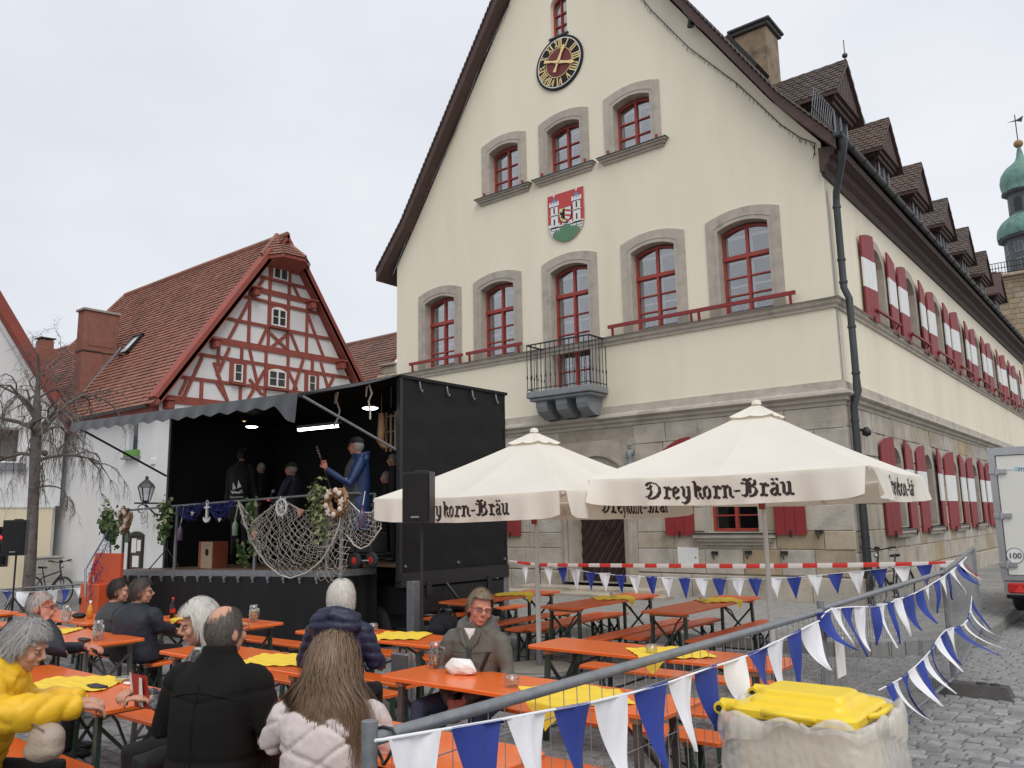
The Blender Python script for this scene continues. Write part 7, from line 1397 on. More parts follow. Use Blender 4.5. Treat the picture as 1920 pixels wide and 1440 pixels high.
# red and white barrier tape
tp = thing('barrier_tape', 'red and white barrier tape stretched across the pavement above the bunting', 'barrier tape', pv(1400, 1060, A0, B0)); A1, B1 = (-9.2, 11.7), (-2.35, 14.2)
xs = [955, 970, 995, 1008] + [1008 + 22 * 1.035 ** k * k for k in range(1, 1)]; x = 1008; 
while x < 1795: xs.append(x := x + 18.5 + (x - 1008) * .0185)
cen = lambda px: np.interp(px, [955, 1010, 1200, 1400, 1600, 1720, 1800], [1052, 1059, 1060.5, 1061.5, 1059.5, 1057, 1053])
wid = lambda px: np.interp(px, [955, 1010, 1300, 1650, 1720, 1800], [2, 3, 4.2, 4.6, 3.6, 1.5])
for i, (x0, x1) in enumerate(zip(xs, xs[1:])):
    mb = MB(); mb.grid(lambda u, v: pv(x0 + (x1 - x0) * u, cen(x0 + (x1 - x0) * u) + (v - .5) * 2 * wid(x0 + (x1 - x0) * u), A1, B1) + V((0, -.004 * sin(pi * v), 0)), 3, 3); part('tape_segment', mb, 'tape_red' if i % 2 else 'tape_white', tp)
mb = MB(); a, b = pv(1806, 1056, A1, B1), pv(1832, 1082, A1, B1); mb.grid(lambda u, v: a + (b - a) * u + V((.03 * (v - .5), 0, .035 * (v - .5))), 4, 2); part('tape_segment', mb, 'tape_red', tp)
mb = MB(); c = b + (b - a) * .25; mb.grid(lambda u, v: b + (c - b) * u + V((.03 * (v - .5), 0, .035 * (v - .5))), 2, 2); part('tape_segment', mb, 'tape_white', tp)

# ------------------------------------------------------------------ yellow lidded bin in a milky bag
wb = thing('waste_bin', 'yellow lidded waste bin wrapped in a milky plastic bag outside the fence', 'waste bin', (-1.6, 4.45, 0)); bx0, bx1, by0, by1, bz = -1.90, -1.29, 4.16, 4.74, 1.02
part('body', MB().add([(x, y, z) for z, k in ((.08, .8), (bz - .03, 1.)) for x, y in ((-1.6 - .29 * k, 4.45 - .27 * k), (-1.6 + .29 * k, 4.45 - .27 * k), (-1.6 + .29 * k, 4.45 + .27 * k), (-1.6 - .29 * k, 4.45 + .27 * k))], [(0, 1, 2, 3), (4, 5, 6, 7), (0, 1, 5, 4), (1, 2, 6, 5), (2, 3, 7, 6), (3, 0, 4, 7)]), 'bin_body', wb)
def rr(hx_, hy_, r, z, n_=6): return [(-1.6 + sx * (hx_ - r) + r * cos(a0 + k * pi / 2 / n_), 4.45 + sy * (hy_ - r) + r * sin(a0 + k * pi / 2 / n_), z) for sx, sy, a0 in ((1, 1, 0), (-1, 1, pi / 2), (-1, -1, pi), (1, -1, 3 * pi / 2)) for k in range(n_ + 1)]
rings = [rr(.315, .30, .06, bz - .03), rr(.315, .30, .06, bz + .005), rr(.30, .285, .06, bz + .022), rr(.245, .23, .05, bz + .03), rr(.235, .22, .05, bz + .048), rr(.225, .15, .05, bz + .058), rr(.215, .14, .05, bz + .078), rr(.2, .13, .04, bz + .084)]
mb = MB(); n_ = len(rings[0]); mb.add([q for r in rings for q in r], [(j * n_ + i, j * n_ + (i + 1) % n_, (j + 1) * n_ + (i + 1) % n_, (j + 1) * n_ + i) for j in range(len(rings) - 1) for i in range(n_)] + [tuple(range((len(rings) - 1) * n_, len(rings) * n_))], 0, False); lid = part('lid', mb, 'bin_yellow', wb)
part('lid_handle', MB().tube([(-1.72, by0 - .005, bz - .005), (-1.72, by0 - .055, bz + .012), (-1.48, by0 - .055, bz + .012), (-1.48, by0 - .005, bz - .005)], .016, 8), 'bin_yellow', lid); part('lid_handle', MB().tube([(bx1 + .01, 4.36, bz), (bx1 + .055, 4.36, bz + .012), (bx1 + .055, 4.58, bz + .012), (bx1 + .01, 4.58, bz)], .016, 8), 'bin_yellow', lid)
for y in (4.22, 4.66): part('hinge', MB().tube([(bx0 - .0, y, bz + .005), (bx0 - .08, y, bz + .0)], [.03, .035], 10).cyl((bx0 - .08, y - .045, bz - .01), (bx0 - .08, y + .045, bz - .01), .032, 12), 'bin_yellow', lid); part('hinge_pin', MB().cyl((bx0 - .08, y - .055, bz - .01), (bx0 - .08, y + .055, bz - .01), .016, 10), 'black_plastic', lid)
RB = random.Random(4); fk = [(RB.randint(3, 13), RB.uniform(-7, 7), RB.uniform(0, 6)) for _ in range(8)]
def bag(u, v, rim=False):
    a = 2 * pi * u; c_, s_ = cos(a), sin(a); k = (abs(c_) ** 5 + abs(s_) ** 5) ** (-1 / 5); z = bz - .035 - .62 * v
    o_ = 1.03 + (.17 * sin(pi * min(1, v * 1.05 + .05)) ** .8) * (1 + .5 * max(0, c_) + .25 * max(0, -s_))
    fo = sum(abs(sin(a * f * .5 + g_ * v + p)) ** .55 for f, g_, p in fk) / len(fk) - .65
    fi = abs(sin(a * 19 + 3 * sin(v * 7) + 2)) ** .5 * .012 + abs(sin(a * 31 - v * 11)) ** .6 * .008
    r_ = o_ + fo * .085 * (.35 + v) + fi + .006 * abs(sin(a * 13 + v * 23)) ** .5 + .006 * abs(sin(a * 9 - v * 31 + 1)) ** .5; return V((-1.6 + .318 * k * c_ * r_, 4.45 + .30 * k * s_ * r_, z + .035 * (abs(sin(a * 3.5 + 1)) ** .7) * v + .012 * sin(a * 11)))
mb = MB(); mb.grid(bag, 260, 60); bg_ = part('bag', mb, 'bag_film', wb)
def rim(u, v):                                                 # the bag's mouth folded over the edge of the bin
    a = 2 * pi * u; q = bag(u, .02); d = V((q.x + 1.6, q.y - 4.45, 0)); d.normalize(); rf = abs(sin(a * 9 + 2 * sin(a * 2))) ** .6; rf2 = abs(sin(a * 23 + 1)) ** .5
    w_ = .10 + .055 * sin(a * 2 + .6) + .03 * sin(a * 5); up_ = .035 * rf * (1.6 if cos(a) > .2 else .7)
    t_ = v * pi * .8; return q + d * (.012 + .03 * sin(t_) + .028 * rf * v + .012 * rf2 * v) + V((0, 0, up_ * sin(t_) + .03 - w_ * max(0, v - .3) * 1.2))
mb = MB(); mb.grid(rim, 260, 12); part('bag_rim', mb, 'bag_film', wb)
part('bag_print', MB().box(-1.958, -1.955, 4.2, 4.36, .78, .8).box(-1.958, -1.955, 4.22, 4.34, .83, .85), 'print_black', wb)
# ------------------------------------------------------------------ people
def fuse(mb, vox, smooth=4, fac=.5):                           # one continuous surface out of overlapping volumes
    me = bpy.data.meshes.new('tmp'); me.from_pydata(mb.v, [], mb.f); o = bpy.data.objects.new('tmp', me); PC.objects.link(o)
    m = o.modifiers.new('r', 'REMESH'); m.mode = 'VOXEL'; m.voxel_size = vox; m.use_smooth_shade = True
    if smooth: s = o.modifiers.new('s', 'SMOOTH'); s.iterations = smooth; s.factor = fac
    vl_.update(); dg = vl_.depsgraph; r = bpy.data.meshes.new_from_object(o.evaluated_get(dg)); bpy.data.objects.remove(o); bpy.data.meshes.remove(me); return r
PS = bpy.data.scenes.new('work'); PC = PS.collection; vl_ = PS.view_layers[0]
def displace(me, fn_):                                         # push points along their normals, fn_(coords, normals) -> distance
    n_ = len(me.vertices); co = np.empty(n_ * 3); me.vertices.foreach_get('co', co); co = co.reshape(-1, 3); no = np.empty(n_ * 3); me.vertices.foreach_get('normal', no); no = no.reshape(-1, 3)
    d = fn_(co, no); co += no * d[:, None]; me.vertices.foreach_set('co', co.ravel()); me.update()
def wob(co, f, seed):                                          # cheap smooth noise
    R = np.random.RandomState(seed); o = np.zeros(len(co))
    for k in range(7): v = R.normal(size=3); v /= np.linalg.norm(v); o += np.sin(co @ v * f * R.uniform(.6, 1.7) + R.uniform(0, 6.3) + 1.3 * np.sin(co @ np.roll(v, 1) * f * .7))
    return o / 4
def crease(co, f, seed): return -np.abs(wob(co, f, seed)) ** .6
from mathutils.bvhtree import BVHTree
def loft(mb, rings, n=22):                                     # rings: centre, right vector*rx, forward vector*ry
    vs = [];
    for c, rx, ry, R_, F_ in rings:
        for j in range(n):
            a = 2 * pi * j / n; ca, sa = cos(a), sin(a); vs.append(c + R_ * rx * (abs(ca) ** .85) * (1 if ca > 0 else -1) + F_ * ry * (abs(sa) ** .85) * (1 if sa > 0 else -1))
    k = len(rings); mb.add(vs, [(i * n + j, i * n + (j + 1) % n, (i + 1) * n + (j + 1) % n, (i + 1) * n + j) for i in range(k - 1) for j in range(n)], 0, True); mb.add(vs[:n], [tuple(range(n))[::-1]]); mb.add(vs[-n:], [tuple(range(n))])
def hand(mb, w_, d, pn, s, side, curl=.6):                     # palm, four unequal bent fingers, thumb off the side
    d = d.normalized(); pn = (pn - d * pn.dot(d)).normalized(); x = d.cross(pn) * side; rot = Matrix((x, d, pn)).transposed()
    mb.ell(w_ + d * .045 * s, (.040 * s, .052 * s, .018 * s), 10, 8, rot=rot)
    for k, (o, l) in enumerate(((-.032, .074), (-.0105, .084), (.0105, .079), (.031, .062))):
        p = w_ + d * .078 * s + x * o * s; pts = [w_ + d * .04 * s + x * o * .8 * s, p]; a = 0
        for j, f in enumerate((.45, .32, .23)): a += curl * (.55, .85, .7)[j]; p = p + (d * cos(a) - pn * sin(a)) * l * f * s; pts.append(p)
        mb.tube(pts, [.0095 * s, .0088 * s, .0082 * s, .0076 * s, .006 * s], 7)
    p = w_ + d * .02 * s - x * .03 * s; q = p - x * .028 * s + d * .028 * s - pn * .012 * s; mb.tube([w_ + d * .012 * s - x * .01 * s, p, q, q + d * .03 * s + x * .004 * s - pn * .012 * s * curl], [.013 * s, .0125 * s, .0105 * s, .008 * s], 7)
def strands(c, R3, dirs, n, length, width, seed, crown, mt, t, Rm, lift=.012, part_=None, fall=.0, clump=.0, tilt=None, cap=None, shoulders=None, wave=.15, drape=None, fringe=.42):
    # hair: thin ribbons lying over the skull, then hanging; dirs(d) says whether scalp direction d (head frame: x right, y forward, z up) grows hair
    R = random.Random(seed); mb = MB(); sc_ = MB()
    done = 0; tries = 0
    while done < n and tries < n * 30:
        tries += 1; d = V((R.gauss(0, 1), R.gauss(0, 1), R.gauss(0, 1))).normalized(); k = dirs(d)
        if not k or R.random() > k: continue
        done += 1; L_ = length * R.uniform(.65, 1.1); steps = 8 if L_ > .14 else 5; st_ = L_ / steps; p = V((d.x * R3[0], d.y * R3[1], d.z * R3[2])); lf = lift * R.uniform(.3, 1.25); pts = []; leave = None; ph = R.uniform(0, 6.3); off = V((R.gauss(0, clump), R.gauss(0, clump), 0))
        for i in range(steps + 1):
            e = V((p.x / R3[0], p.y / R3[1], p.z / R3[2])); l = e.length
            nrm = V((p.x / R3[0] ** 2, p.y / R3[1] ** 2, p.z / R3[2] ** 2)).normalized()
            on = l < 1.25 and p.z > -R3[2] * .95
            if on: q = e / l * (1 + lf / R3[0] * (1 + .5 * i / steps)); q = V((q.x * R3[0], q.y * R3[1], q.z * R3[2]))
            else: q = p
            if drape and (leave is not None or q.z < -R3[2] * .12):
                if leave is None: leave = (q.copy(), R.uniform(.6, 1.25), R.uniform(.0, 1.))
                a0, sp_, yb_ = leave; dn = min(1, max(0, (a0.z - q.z) / .20)); dn = dn * dn * (3 - 2 * dn); yt = -(R3[1] + drape[0] * (.45 + .6 * yb_)) + abs(a0.x) * .55 if a0.y < .045 else a0.y - .02
                q = V((a0.x * (1 + drape[1] * sp_ * dn) + wave * .05 * sin(ph + i * 1.3), a0.y + (yt - a0.y) * dn + wave * .04 * cos(ph * 2 + i), q.z)); pts.append(q.copy()); p = q - V((0, 0, st_ * .97)); continue
            if q.y > R3[1] * .55 and q.z < R3[2] * fringe: pts += [pts[-1].copy() if pts else q.copy()] * (steps + 1 - i); break
            pts.append(q.copy()); g_ = V((0, 0, -1)); away = (q - V(crown)); fl = (away.normalized() * .9 + g_ * (.55 + fall)) if tilt is None else (V(tilt) + g_ * .4 + away * 2)
            if on: fl = fl - nrm * fl.dot(nrm)
            else: fl = V((q.x * .9, min(0, q.y) * .6, -1)) if not shoulders else V((q.x * shoulders[0], -shoulders[1] * (1 if q.y < 0 else .2), -1))
            if fl.length < 1e-5: fl = V((R.gauss(0, 1), R.gauss(0, 1), -.2))
            fl.normalize(); fl += V((sin(ph + i * 1.1), cos(ph * 1.7 + i * .9), 0)) * wave + off
            p = q + fl.normalized() * st_
        wv = width * R.uniform(.6, 1.3); vs = []
        for i, q in enumerate(pts):
            tn = (pts[min(i + 1, steps)] - pts[max(0, i - 1)]).normalized(); nn = V((q.x / R3[0], q.y / R3[1], q.z / R3[2] * .4)).normalized(); sd_ = tn.cross(nn)
            if sd_.length < 1e-4: sd_ = tn.orthogonal()
            sd_ = sd_.normalized() * wv * (1 - .75 * (i / steps) ** 2); vs += [c + Rm @ (q - sd_), c + Rm @ (q + sd_)]
        mb.add(vs, [(2 * i, 2 * i + 1, 2 * i + 3, 2 * i + 2) for i in range(steps)], 0, True)
    if cap:
        g_ = MB(); g_.ell((0, 0, 0), (1, 1, 1), 30, 20); keep = []
        for f in g_.f:
            m_ = sum((V(g_.v[i]) for i in f), V()) / len(f); m_.normalize()
            if dirs(m_) > .5: keep.append(f)
        mb.add([c + Rm @ V((x * R3[0] * cap, y * R3[1] * cap, z * R3[2] * cap)) for x, y, z in g_.v], keep, 0, True)
    return part('hair', mb, mt, t)
def person(label, ht, ang, s=1.12, seat=.517, lean=.0, hy=0., hp=0., arms=None, jm='jacket_navy', tm='trousers_black', skin='skin', hair=None, style=None, collar=1, hood=None, group=None, stand=False, bulk=1., legs=None, vox=.016, glasses=False, cap=False, jlen=0., face=True, disp=None, hroll=0., mouth=0., shoes=True, hunch=0., puffy=0.):
    t = thing('person', label, 'person', (0, 0, 0), group)
    Fw = V((cos(ang), sin(ang), 0)); Rt = V((sin(ang), -cos(ang), 0)); Up = V((0, 0, 1)); ht = V(ht)
    hd = ang + hy; hF = V((cos(hd) * cos(hp), sin(hd) * cos(hp), sin(hp))); hR = V((sin(hd), -cos(hd), 0)); hU = hR.cross(hF)
    if hroll: q = Matrix.Rotation(hroll, 3, hF); hR = q @ hR; hU = q @ hU
    Rm = Matrix((hR, hF, hU)).transposed()
    hc = ht - hU * .118 * s; sp = (Up * cos(lean) + Fw * sin(lean)); nb = hc - hU * .135 * s - hF * .035 * s
    zs = (seat + .10 * s) if not stand else seat + .88 * s; tl = (nb.z - zs) / max(.5, cos(lean)); pel = nb - sp * tl; W = lambda r, f, u: pel + Rt * r * s + Fw * f * s + Up * u * s
    t.location = (pel.x, pel.y, seat if stand else 0); sF = (Fw * cos(lean) - Up * sin(lean))
    sh = [pel + sp * (tl - .085 * s) + Rt * x * .165 * s * bulk + Fw * hunch * s for x in (-1, 1)]
    arms = arms or [((-.27, .04, .24), (-.22, .28, .20)), ((.27, .04, .24), (.22, .28, .20))]
    # --- body under the clothes, one continuous surface
    b = MB(); rot = Rm
    b.ell(hc + hF * -.008 * s + hU * .012 * s, (.076 * s, .096 * s, .106 * s), 16, 12, rot=rot); b.ell(hc + hF * .030 * s - hU * .055 * s, (.058 * s, .062 * s, .066 * s), 14, 10, rot=rot); b.ell(hc + hF * .062 * s - hU * .098 * s, (.028 * s, .022 * s, .020 * s), 10, 8, rot=rot)
    for x in (-1, 1):
        b.ell(hc + hR * x * .040 * s + hF * .068 * s - hU * .035 * s, (.026 * s, .022 * s, .026 * s), 8, 6, rot=rot); b.ell(hc + hR * x * .080 * s - hF * .008 * s - hU * .018 * s, (.010 * s, .022 * s, .034 * s), 8, 6, rot=rot); b.ell(hc + hR * x * .034 * s + hF * .086 * s + hU * .018 * s, (.03 * s, .012 * s, .010 * s), 8, 6, rot=rot)
    b.tube([hc + hF * .088 * s + hU * .010 * s, hc + hF * .108 * s - hU * .022 * s, hc + hF * .116 * s - hU * .036 * s], [.011 * s, .013 * s, .015 * s], 8); b.ell(hc + hF * .098 * s - hU * .040 * s, (.02 * s, .012 * s, .010 * s), 8, 6, rot=rot)
    if not mouth: b.ell(hc + hF * .090 * s - hU * .064 * s, (.024 * s, .010 * s, .006 * s), 8, 6, rot=rot)
    b.ell(hc + hF * .088 * s - hU * .074 * s, (.020 * s, .011 * s, .007 * s), 8, 6, rot=rot)
    b.tube([hc - hU * .05 * s - hF * .015 * s, nb + sp * .0, nb - sp * .06 * s], [.055 * s, .056 * s, .07 * s], 12)
    loft(b, [(pel + sp * (tl * k), rx * s * bulk * .86, ry * s * bulk * .86, Rt, sF) for k, rx, ry in ((-.12, .15, .11), (.02, .17, .12), (.3, .15, .11), (.65, .165, .115), (.85, .17, .09), (.98, .07, .06))])
    hips = [W(x * .09, .0, -.02) for x in (-1, 1)]
    if legs is None: legs = [((x * .13, .44, -.02), (x * .13, .40, None)) for x in (-1, 1)] if not stand else [((x * .10, .02, -.44), (x * .11, .0, None)) for x in (-1, 1)]
    lg = MB(); sh_ = MB()
    for h_, (k_, f_) in zip(hips, legs):
        kn = W(*k_); ft = W(f_[0], f_[1], 0); ft.z = (seat if stand else 0) + .09 * s
        b.tube([h_, (h_ + kn) / 2, kn, (kn + ft) / 2, ft], [.075 * s, .066 * s, .05 * s, .048 * s, .032 * s], 10); lg.tube([h_, (h_ + kn) / 2, kn, (kn * .5 + ft * .5), ft], [.098 * s, .086 * s, .068 * s, .062 * s, .055 * s], 12)
        sh_.ell(ft + Fw * .06 * s - Up * .045 * s, (.045 * s, .13 * s, .045 * s), 10, 8, rot=Matrix((Rt, Fw, Up)).transposed())
    lg.ell(pel + Up * .0, (.17 * s * bulk, .13 * s * bulk, .11 * s), 14, 8, rot=Matrix((Rt, Fw, Up)).transposed())
    jk = MB(); wr = []
    for (e_, w_), s0, side in zip([a[:2] for a in arms], sh, (-1, 1)):
        el = W(*e_); wp = W(*w_); wr.append((el, wp, side)); b.tube([s0, el, wp], [.05 * s, .042 * s, .028 * s], 10)
        jk.tube([s0 - Rt * side * .09 * s - sp * .01 * s, s0 - Rt * side * .03 * s, s0 + (el - s0) * .12 + Rt * side * .012 * s, s0 + (el - s0) * .4, el, el + (wp - el) * .5, wp - (wp - el).normalized() * .01], [.05 * s, .066 * s * bulk, .072 * s * bulk, .070 * s * bulk, .063 * s + puffy * 1.2, .056 * s + puffy * 1.3, .046 * s + puffy * .3], 14); jk.ell(s0 + (el - s0) * .06, (.072 * s * bulk,) * 3, 12, 8)
    for (el, wp, side), a in zip(wr, arms):
        hd_ = (wp - el).normalized(); o = a[2] if len(a) > 2 else {}
        hand(b, wp, V(o['dir'][0] * Rt + o['dir'][1] * Fw + o['dir'][2] * Up) if 'dir' in o else hd_ * .8 + Up * -.15, V(o['pn'][0] * Rt + o['pn'][1] * Fw + o['pn'][2] * Up) if 'pn' in o else Up, s, side, o.get('curl', .55))
    me = fuse(b, .0066 if face == 1 and seat < 1 else .0095, 2, .3); me.materials.append(MATS[skin]); me.transform(Matrix.Translation(-t.location)); part('body', me, [], t)
    # --- jacket
    zb = jlen
    loft(jk, [(pel + sp * (tl * k) + sF * f * s, rx * s * bulk, ry * s * bulk, Rt, sF) for k, rx, ry, f in ((-.16 - zb, .20, .16, .0), (.0, .195, .16, .0), (.22, .178, .148, .0), (.5, .18, .146, -.01), (.70, .19, .138, -.01), (.82, .178, .12, -.008), (.90, .145, .105, -.005), (.96, .11, .092, .0), (1.03, .085, .082, .0))])
    if collar: jk.tube([nb - sp * .05 * s, nb + sp * .035 * s * collar], [.095 * s, .085 * s], 14)
    if hood:
        hb = nb - sF * .095 * s - sp * .045 * s; fr3 = Matrix((Rt, sF, sp)).transposed()
        jk.ell(hb, (.155 * s * hood, .075 * s * hood, .105 * s * hood), 14, 10, rot=fr3); jk.tube([nb + Rt * x * .115 * s + sF * y * s + sp * z * s for x, y, z in ((-.75, .06, -.03), (-1.05, -.03, .0), (-.8, -.10, .02), (0, -.14, .035), (.8, -.10, .02), (1.05, -.03, .0), (.75, .06, -.03))], .042 * s * hood, 8)
    me = fuse(jk, vox, 5); base = np.array(pel)
    ax_ = np.array([[*Rt], [*sF], [*sp]])
    def dsp(co, no):
        lc = (co - base) @ ax_.T
        d = .007 * wob(co, 13, 3) + .006 * crease(co, 24, 5) + .006 * crease(co * np.array([1, 1, 1.6]), 17, 9)
        return d if disp is None else d * .2 + disp(co, lc)
    displace(me, dsp); bvh = BVHTree.FromPolygons([v.co.copy() for v in me.vertices], [list(p.vertices) for p in me.polygons]); me.materials.append(MATS[jm]); me.transform(Matrix.Translation(-t.location)); me.polygons.foreach_set('use_smooth', [True] * len(me.polygons)); part('jacket', me, [], t)
    me = fuse(lg, .018, 4); displace(me, lambda co, no: .006 * crease(co, 30, 2)); me.materials.append(MATS[tm]); me.transform(Matrix.Translation(-t.location)); part('trousers', me, [], t)
    if shoes: part('shoes', sh_, 'black_plastic', t)
    # --- hair, glasses, cap, eyes
    R3 = (.080 * s, .100 * s, .112 * s); hcc = hc + hU * .008 * s - hF * .006 * s
    if face:
        for x in (-1, 1):
            e = hc + hR * x * .032 * s + hF * .082 * s - hU * .004 * s; ey_ = part('eye', MB().ell(e, (.0115 * s, .0098 * s, .0048 * s), 10, 8, rot=rot), 'eye_white', t); part('pupil', MB().ell(e + hF * .0075 * s, (.005 * s, .004 * s, .0045 * s), 8, 6, rot=rot), 'lens', ey_)
        part('lips', MB().ell(hc + hF * .096 * s - hU * .068 * s, (.021 * s, .006 * s, .0045 * s + mouth * .02 * s), 10, 6, rot=rot), 'shell_pink' if not mouth else 'cajon_red', t)
    if hair and style: strands(hcc, R3, style['dirs'], style['n'], style['len'] * s, style['w'], style.get('seed', 1), V(style.get('crown', (0, -.02, .11))) * s, hair, t, Rm, **{k: v for k, v in style.items() if k not in ('dirs', 'n', 'len', 'w', 'seed', 'crown')})
    if glasses:
        g_ = MB()
        for x in (-1, 1):
            c = hc + hR * x * .033 * s + hF * .103 * s - hU * .004 * s; g_.tube([c + hR * .024 * s * cos(a) + hU * .018 * s * sin(a) for a in np.linspace(0, 2 * pi, 15)], .0016 * s, 5, cap=False); g_.tube([c + hR * x * .024 * s + hU * .005 * s, hc + hR * x * .082 * s + hF * .05 * s + hU * .0, hc + hR * x * .084 * s - hF * .01 * s - hU * .004 * s], .0018 * s, 5)
        g_.tube([hc - hR * .009 * s + hF * .106 * s, hc + hF * .109 * s + hU * .003 * s, hc + hR * .009 * s + hF * .106 * s], .0016 * s, 5); part('glasses', g_, 'black_iron', t)
    if cap:
        c_ = MB(); c_.grid(lambda u, v: hcc + Rm @ V((R3[0] * 1.10 * cos(2 * pi * u) * cos(v * pi / 2), R3[1] * 1.08 * sin(2 * pi * u) * cos(v * pi / 2) - .004, R3[2] * (.36 + .78 * sin(v * pi / 2)))), 24, 8); c_.grid(lambda u, v: hcc + Rm @ V((R3[0] * 1.05 * cos(pi * u), R3[1] * (1.0 + .45 * v) * sin(pi * u) + .01, R3[2] * (.40 - .12 * v))), 14, 3); part('cap', c_, 'cap_black', t)
    t['_W'] = 0; del t['_W']
    return t, dict(W=W, hc=hc, Rm=Rm, hF=hF, hR=hR, hU=hU, Fw=Fw, Rt=Rt, sp=sp, sF=sF, pel=pel, nb=nb, tl=tl, s=s, surf=lambda r, u, back=False, off=.004: (lambda o, d: (lambda h: (h[0] - d * off) if h[0] is not None else o + d * .25)(bvh.ray_cast(o, d)))(pel + sp * u + Rt * r + sF * (.5 if not back else -.5), sF * (-1 if not back else 1)))
HD = lambda: 0
full0 = lambda d: 1. if (d.z > .30 and not (d.y > .62 and d.z < .62)) or (d.y < .10 and d.z > -.42) or (d.y < -.4 and d.z > -.62) else 0
full = lambda d: 1. if (d.z > .15 and not (d.y > .62 and d.z < .62)) or (d.y < .15 and d.z > -.62) else 0
short_back = dict(dirs=full0, n=900, len=.05, w=.0026, lift=.006, cap=1.03)
def hy_of(v, a): return v - a
deg = radians
CAMA = atan2(CF.y, CF.x)                                       # direction the camera looks in
# 1 man in black coat
dc = lambda co, lc: -.010 * np.exp(-((lc[:, 2] - .40 - .10 * np.abs(lc[:, 0]) * 2) / .012) ** 2) - .012 * np.exp(-((lc[:, 2] - .10) / .02) ** 2) + .010 * wob(co, 7, 11)
bald = lambda d: (lambda q: 0 if d.y > .5 or d.z < -.55 or (d.z < -.15 and d.y > .25) else (1. if q > .80 else (max(0, (q - .44) / .36) * .35)))((d - V((-.06, -.42, .90))).length)
p_, I = person('elderly balding man in black wool coat seen from behind beside the pale quilted coat', D(424, 1136, 4.75), CAMA - deg(14), 1.15, lean=.06, hy=deg(-18), hp=.02, jm='jacket_black', hair='hair_thin', style=dict(dirs=bald, n=2000, len=.05, w=.0018, lift=.006, seed=3, cap=1.01, crown=(0, .03, .12), wave=.25), skin='skin', collar=1.9, bulk=1.16, disp=dc, glasses=True, vox=.014, arms=[((-.30, .03, .20), (-.20, .30, .22)), ((.30, .03, .20), (.20, .30, .22))])
sf = I['surf']; part('coat_seam', MB().tube([sf(.0, u, True) for u in np.linspace(.05, I['tl'] - .12, 12)], .0035, 4).tube([sf(r, I['tl'] - .16 - .9 * r * r, True) for r in np.linspace(-.2, .2, 13)], .004, 4), 'jacket_black', p_)
# 2 woman in pale quilted coat with long hair
def quilt(co, lc):
    x = lc[:, 0]; z = lc[:, 2]; ln = lambda q, w_: np.exp(-(q / w_) ** 2); d = np.zeros(len(x))
    for k in range(-3, 6):
        d += ln(z - (k * .19 + .55 * x + .03 * np.sin(9 * x)), .012) + ln(z - (k * .19 - .55 * x + .03 * np.sin(9 * x + 1)), .012)
    d = np.where(np.abs(x) > .235, .75 * ln(np.mod(z + .3 * np.abs(x), .13) - .065, .012), np.minimum(d, 1.1)); return .006 - .013 * d + .004 * crease(co, 60, 21) + .004 * wob(co, 16, 22)
long_ = lambda d: 1. if (d.z > .2 and d.y < .72) or (d.y < .35 and d.z > -.7) else 0
p_, I = person('woman with long light brown hair in a pale quilted coat seen from behind', D(628, 1196, 4.3), CAMA - deg(6), 1.12, lean=.05, hy=deg(-14), hp=-.04, jm='jacket_light', hair='hair_brown', style=dict(dirs=long_, n=7500, len=.50, w=.0017, lift=.028, seed=7, cap=1.06, crown=(0, .02, .115), clump=.06, wave=.26, drape=(.085, .75)), collar=1.4, hood=None, bulk=1.12, disp=quilt, vox=.0115, face=False)
# 3 woman in yellow puffer jacket
puff = lambda co, lc: .017 * (np.abs(np.sin((np.where(lc[:, 1] > .20, lc[:, 1] * .9 + .2 * np.abs(lc[:, 0]), lc[:, 2] + .12 * lc[:, 1]) + .012 * np.sin(lc[:, 0] * 21)) * pi / .08)) ** .45) + .004 * crease(co, 60, 31) + .003 * wob(co, 14, 32)
tous = lambda d: 1. if (d.z > .1 and d.y < .75) or (d.y < .1 and d.z > -.6) else 0
p_, I = person('grey haired woman in bright yellow puffer jacket bent over the nearest left table', D(66, 1168, 4.75), deg(56), 1.12, lean=.38, hy=deg(-12), hp=-.35, puffy=.022, jm='jacket_yellow', hair='hair_grey', style=dict(dirs=tous, n=4500, len=.085, w=.0016, lift=.020, seed=9, cap=1.06, wave=.5), hood=1.25, collar=1.6, bulk=1.14, disp=puff, vox=.013, arms=[((-.22, .26, .28), (-.04, .56, .33), dict(curl=.8)), ((.27, .20, .34), (.12, .58, .33), dict(curl=.7))])
hbg = D(84, 1385, 4.45); hb = thing('handbag', 'taupe handbag hanging at the hip of the woman in yellow', 'handbag', hbg)
mb = MB(); mb.ell(hbg, (.14, .085, .10), 18, 12); mb.ell(hbg + V((0, 0, -.05)), (.15, .09, .065), 18, 10); me = fuse(mb, .016, 3); displace(me, lambda co, no: .014 * wob(co, 16, 41) + .010 * crease(co, 26, 42)); me.materials.append(MATS['bag_taupe']); me.transform(Matrix.Translation(-V(hbg))); part('pouch', me, [], hb); part('strap', MB().tube([hbg + V((-.10, .03, .09)), I['W'](.16, -.16, .32), I['W'](.05, -.18, .55), I['nb'] + I['Rt'] * -.1], .014, 6), 'bag_taupe', hb); part('zip', MB().tube([hbg + V((-.10, -.05, .065)), hbg + V((0, -.06, .085)), hbg + V((.10, -.05, .065))], .005, 5), 'galv', hb)
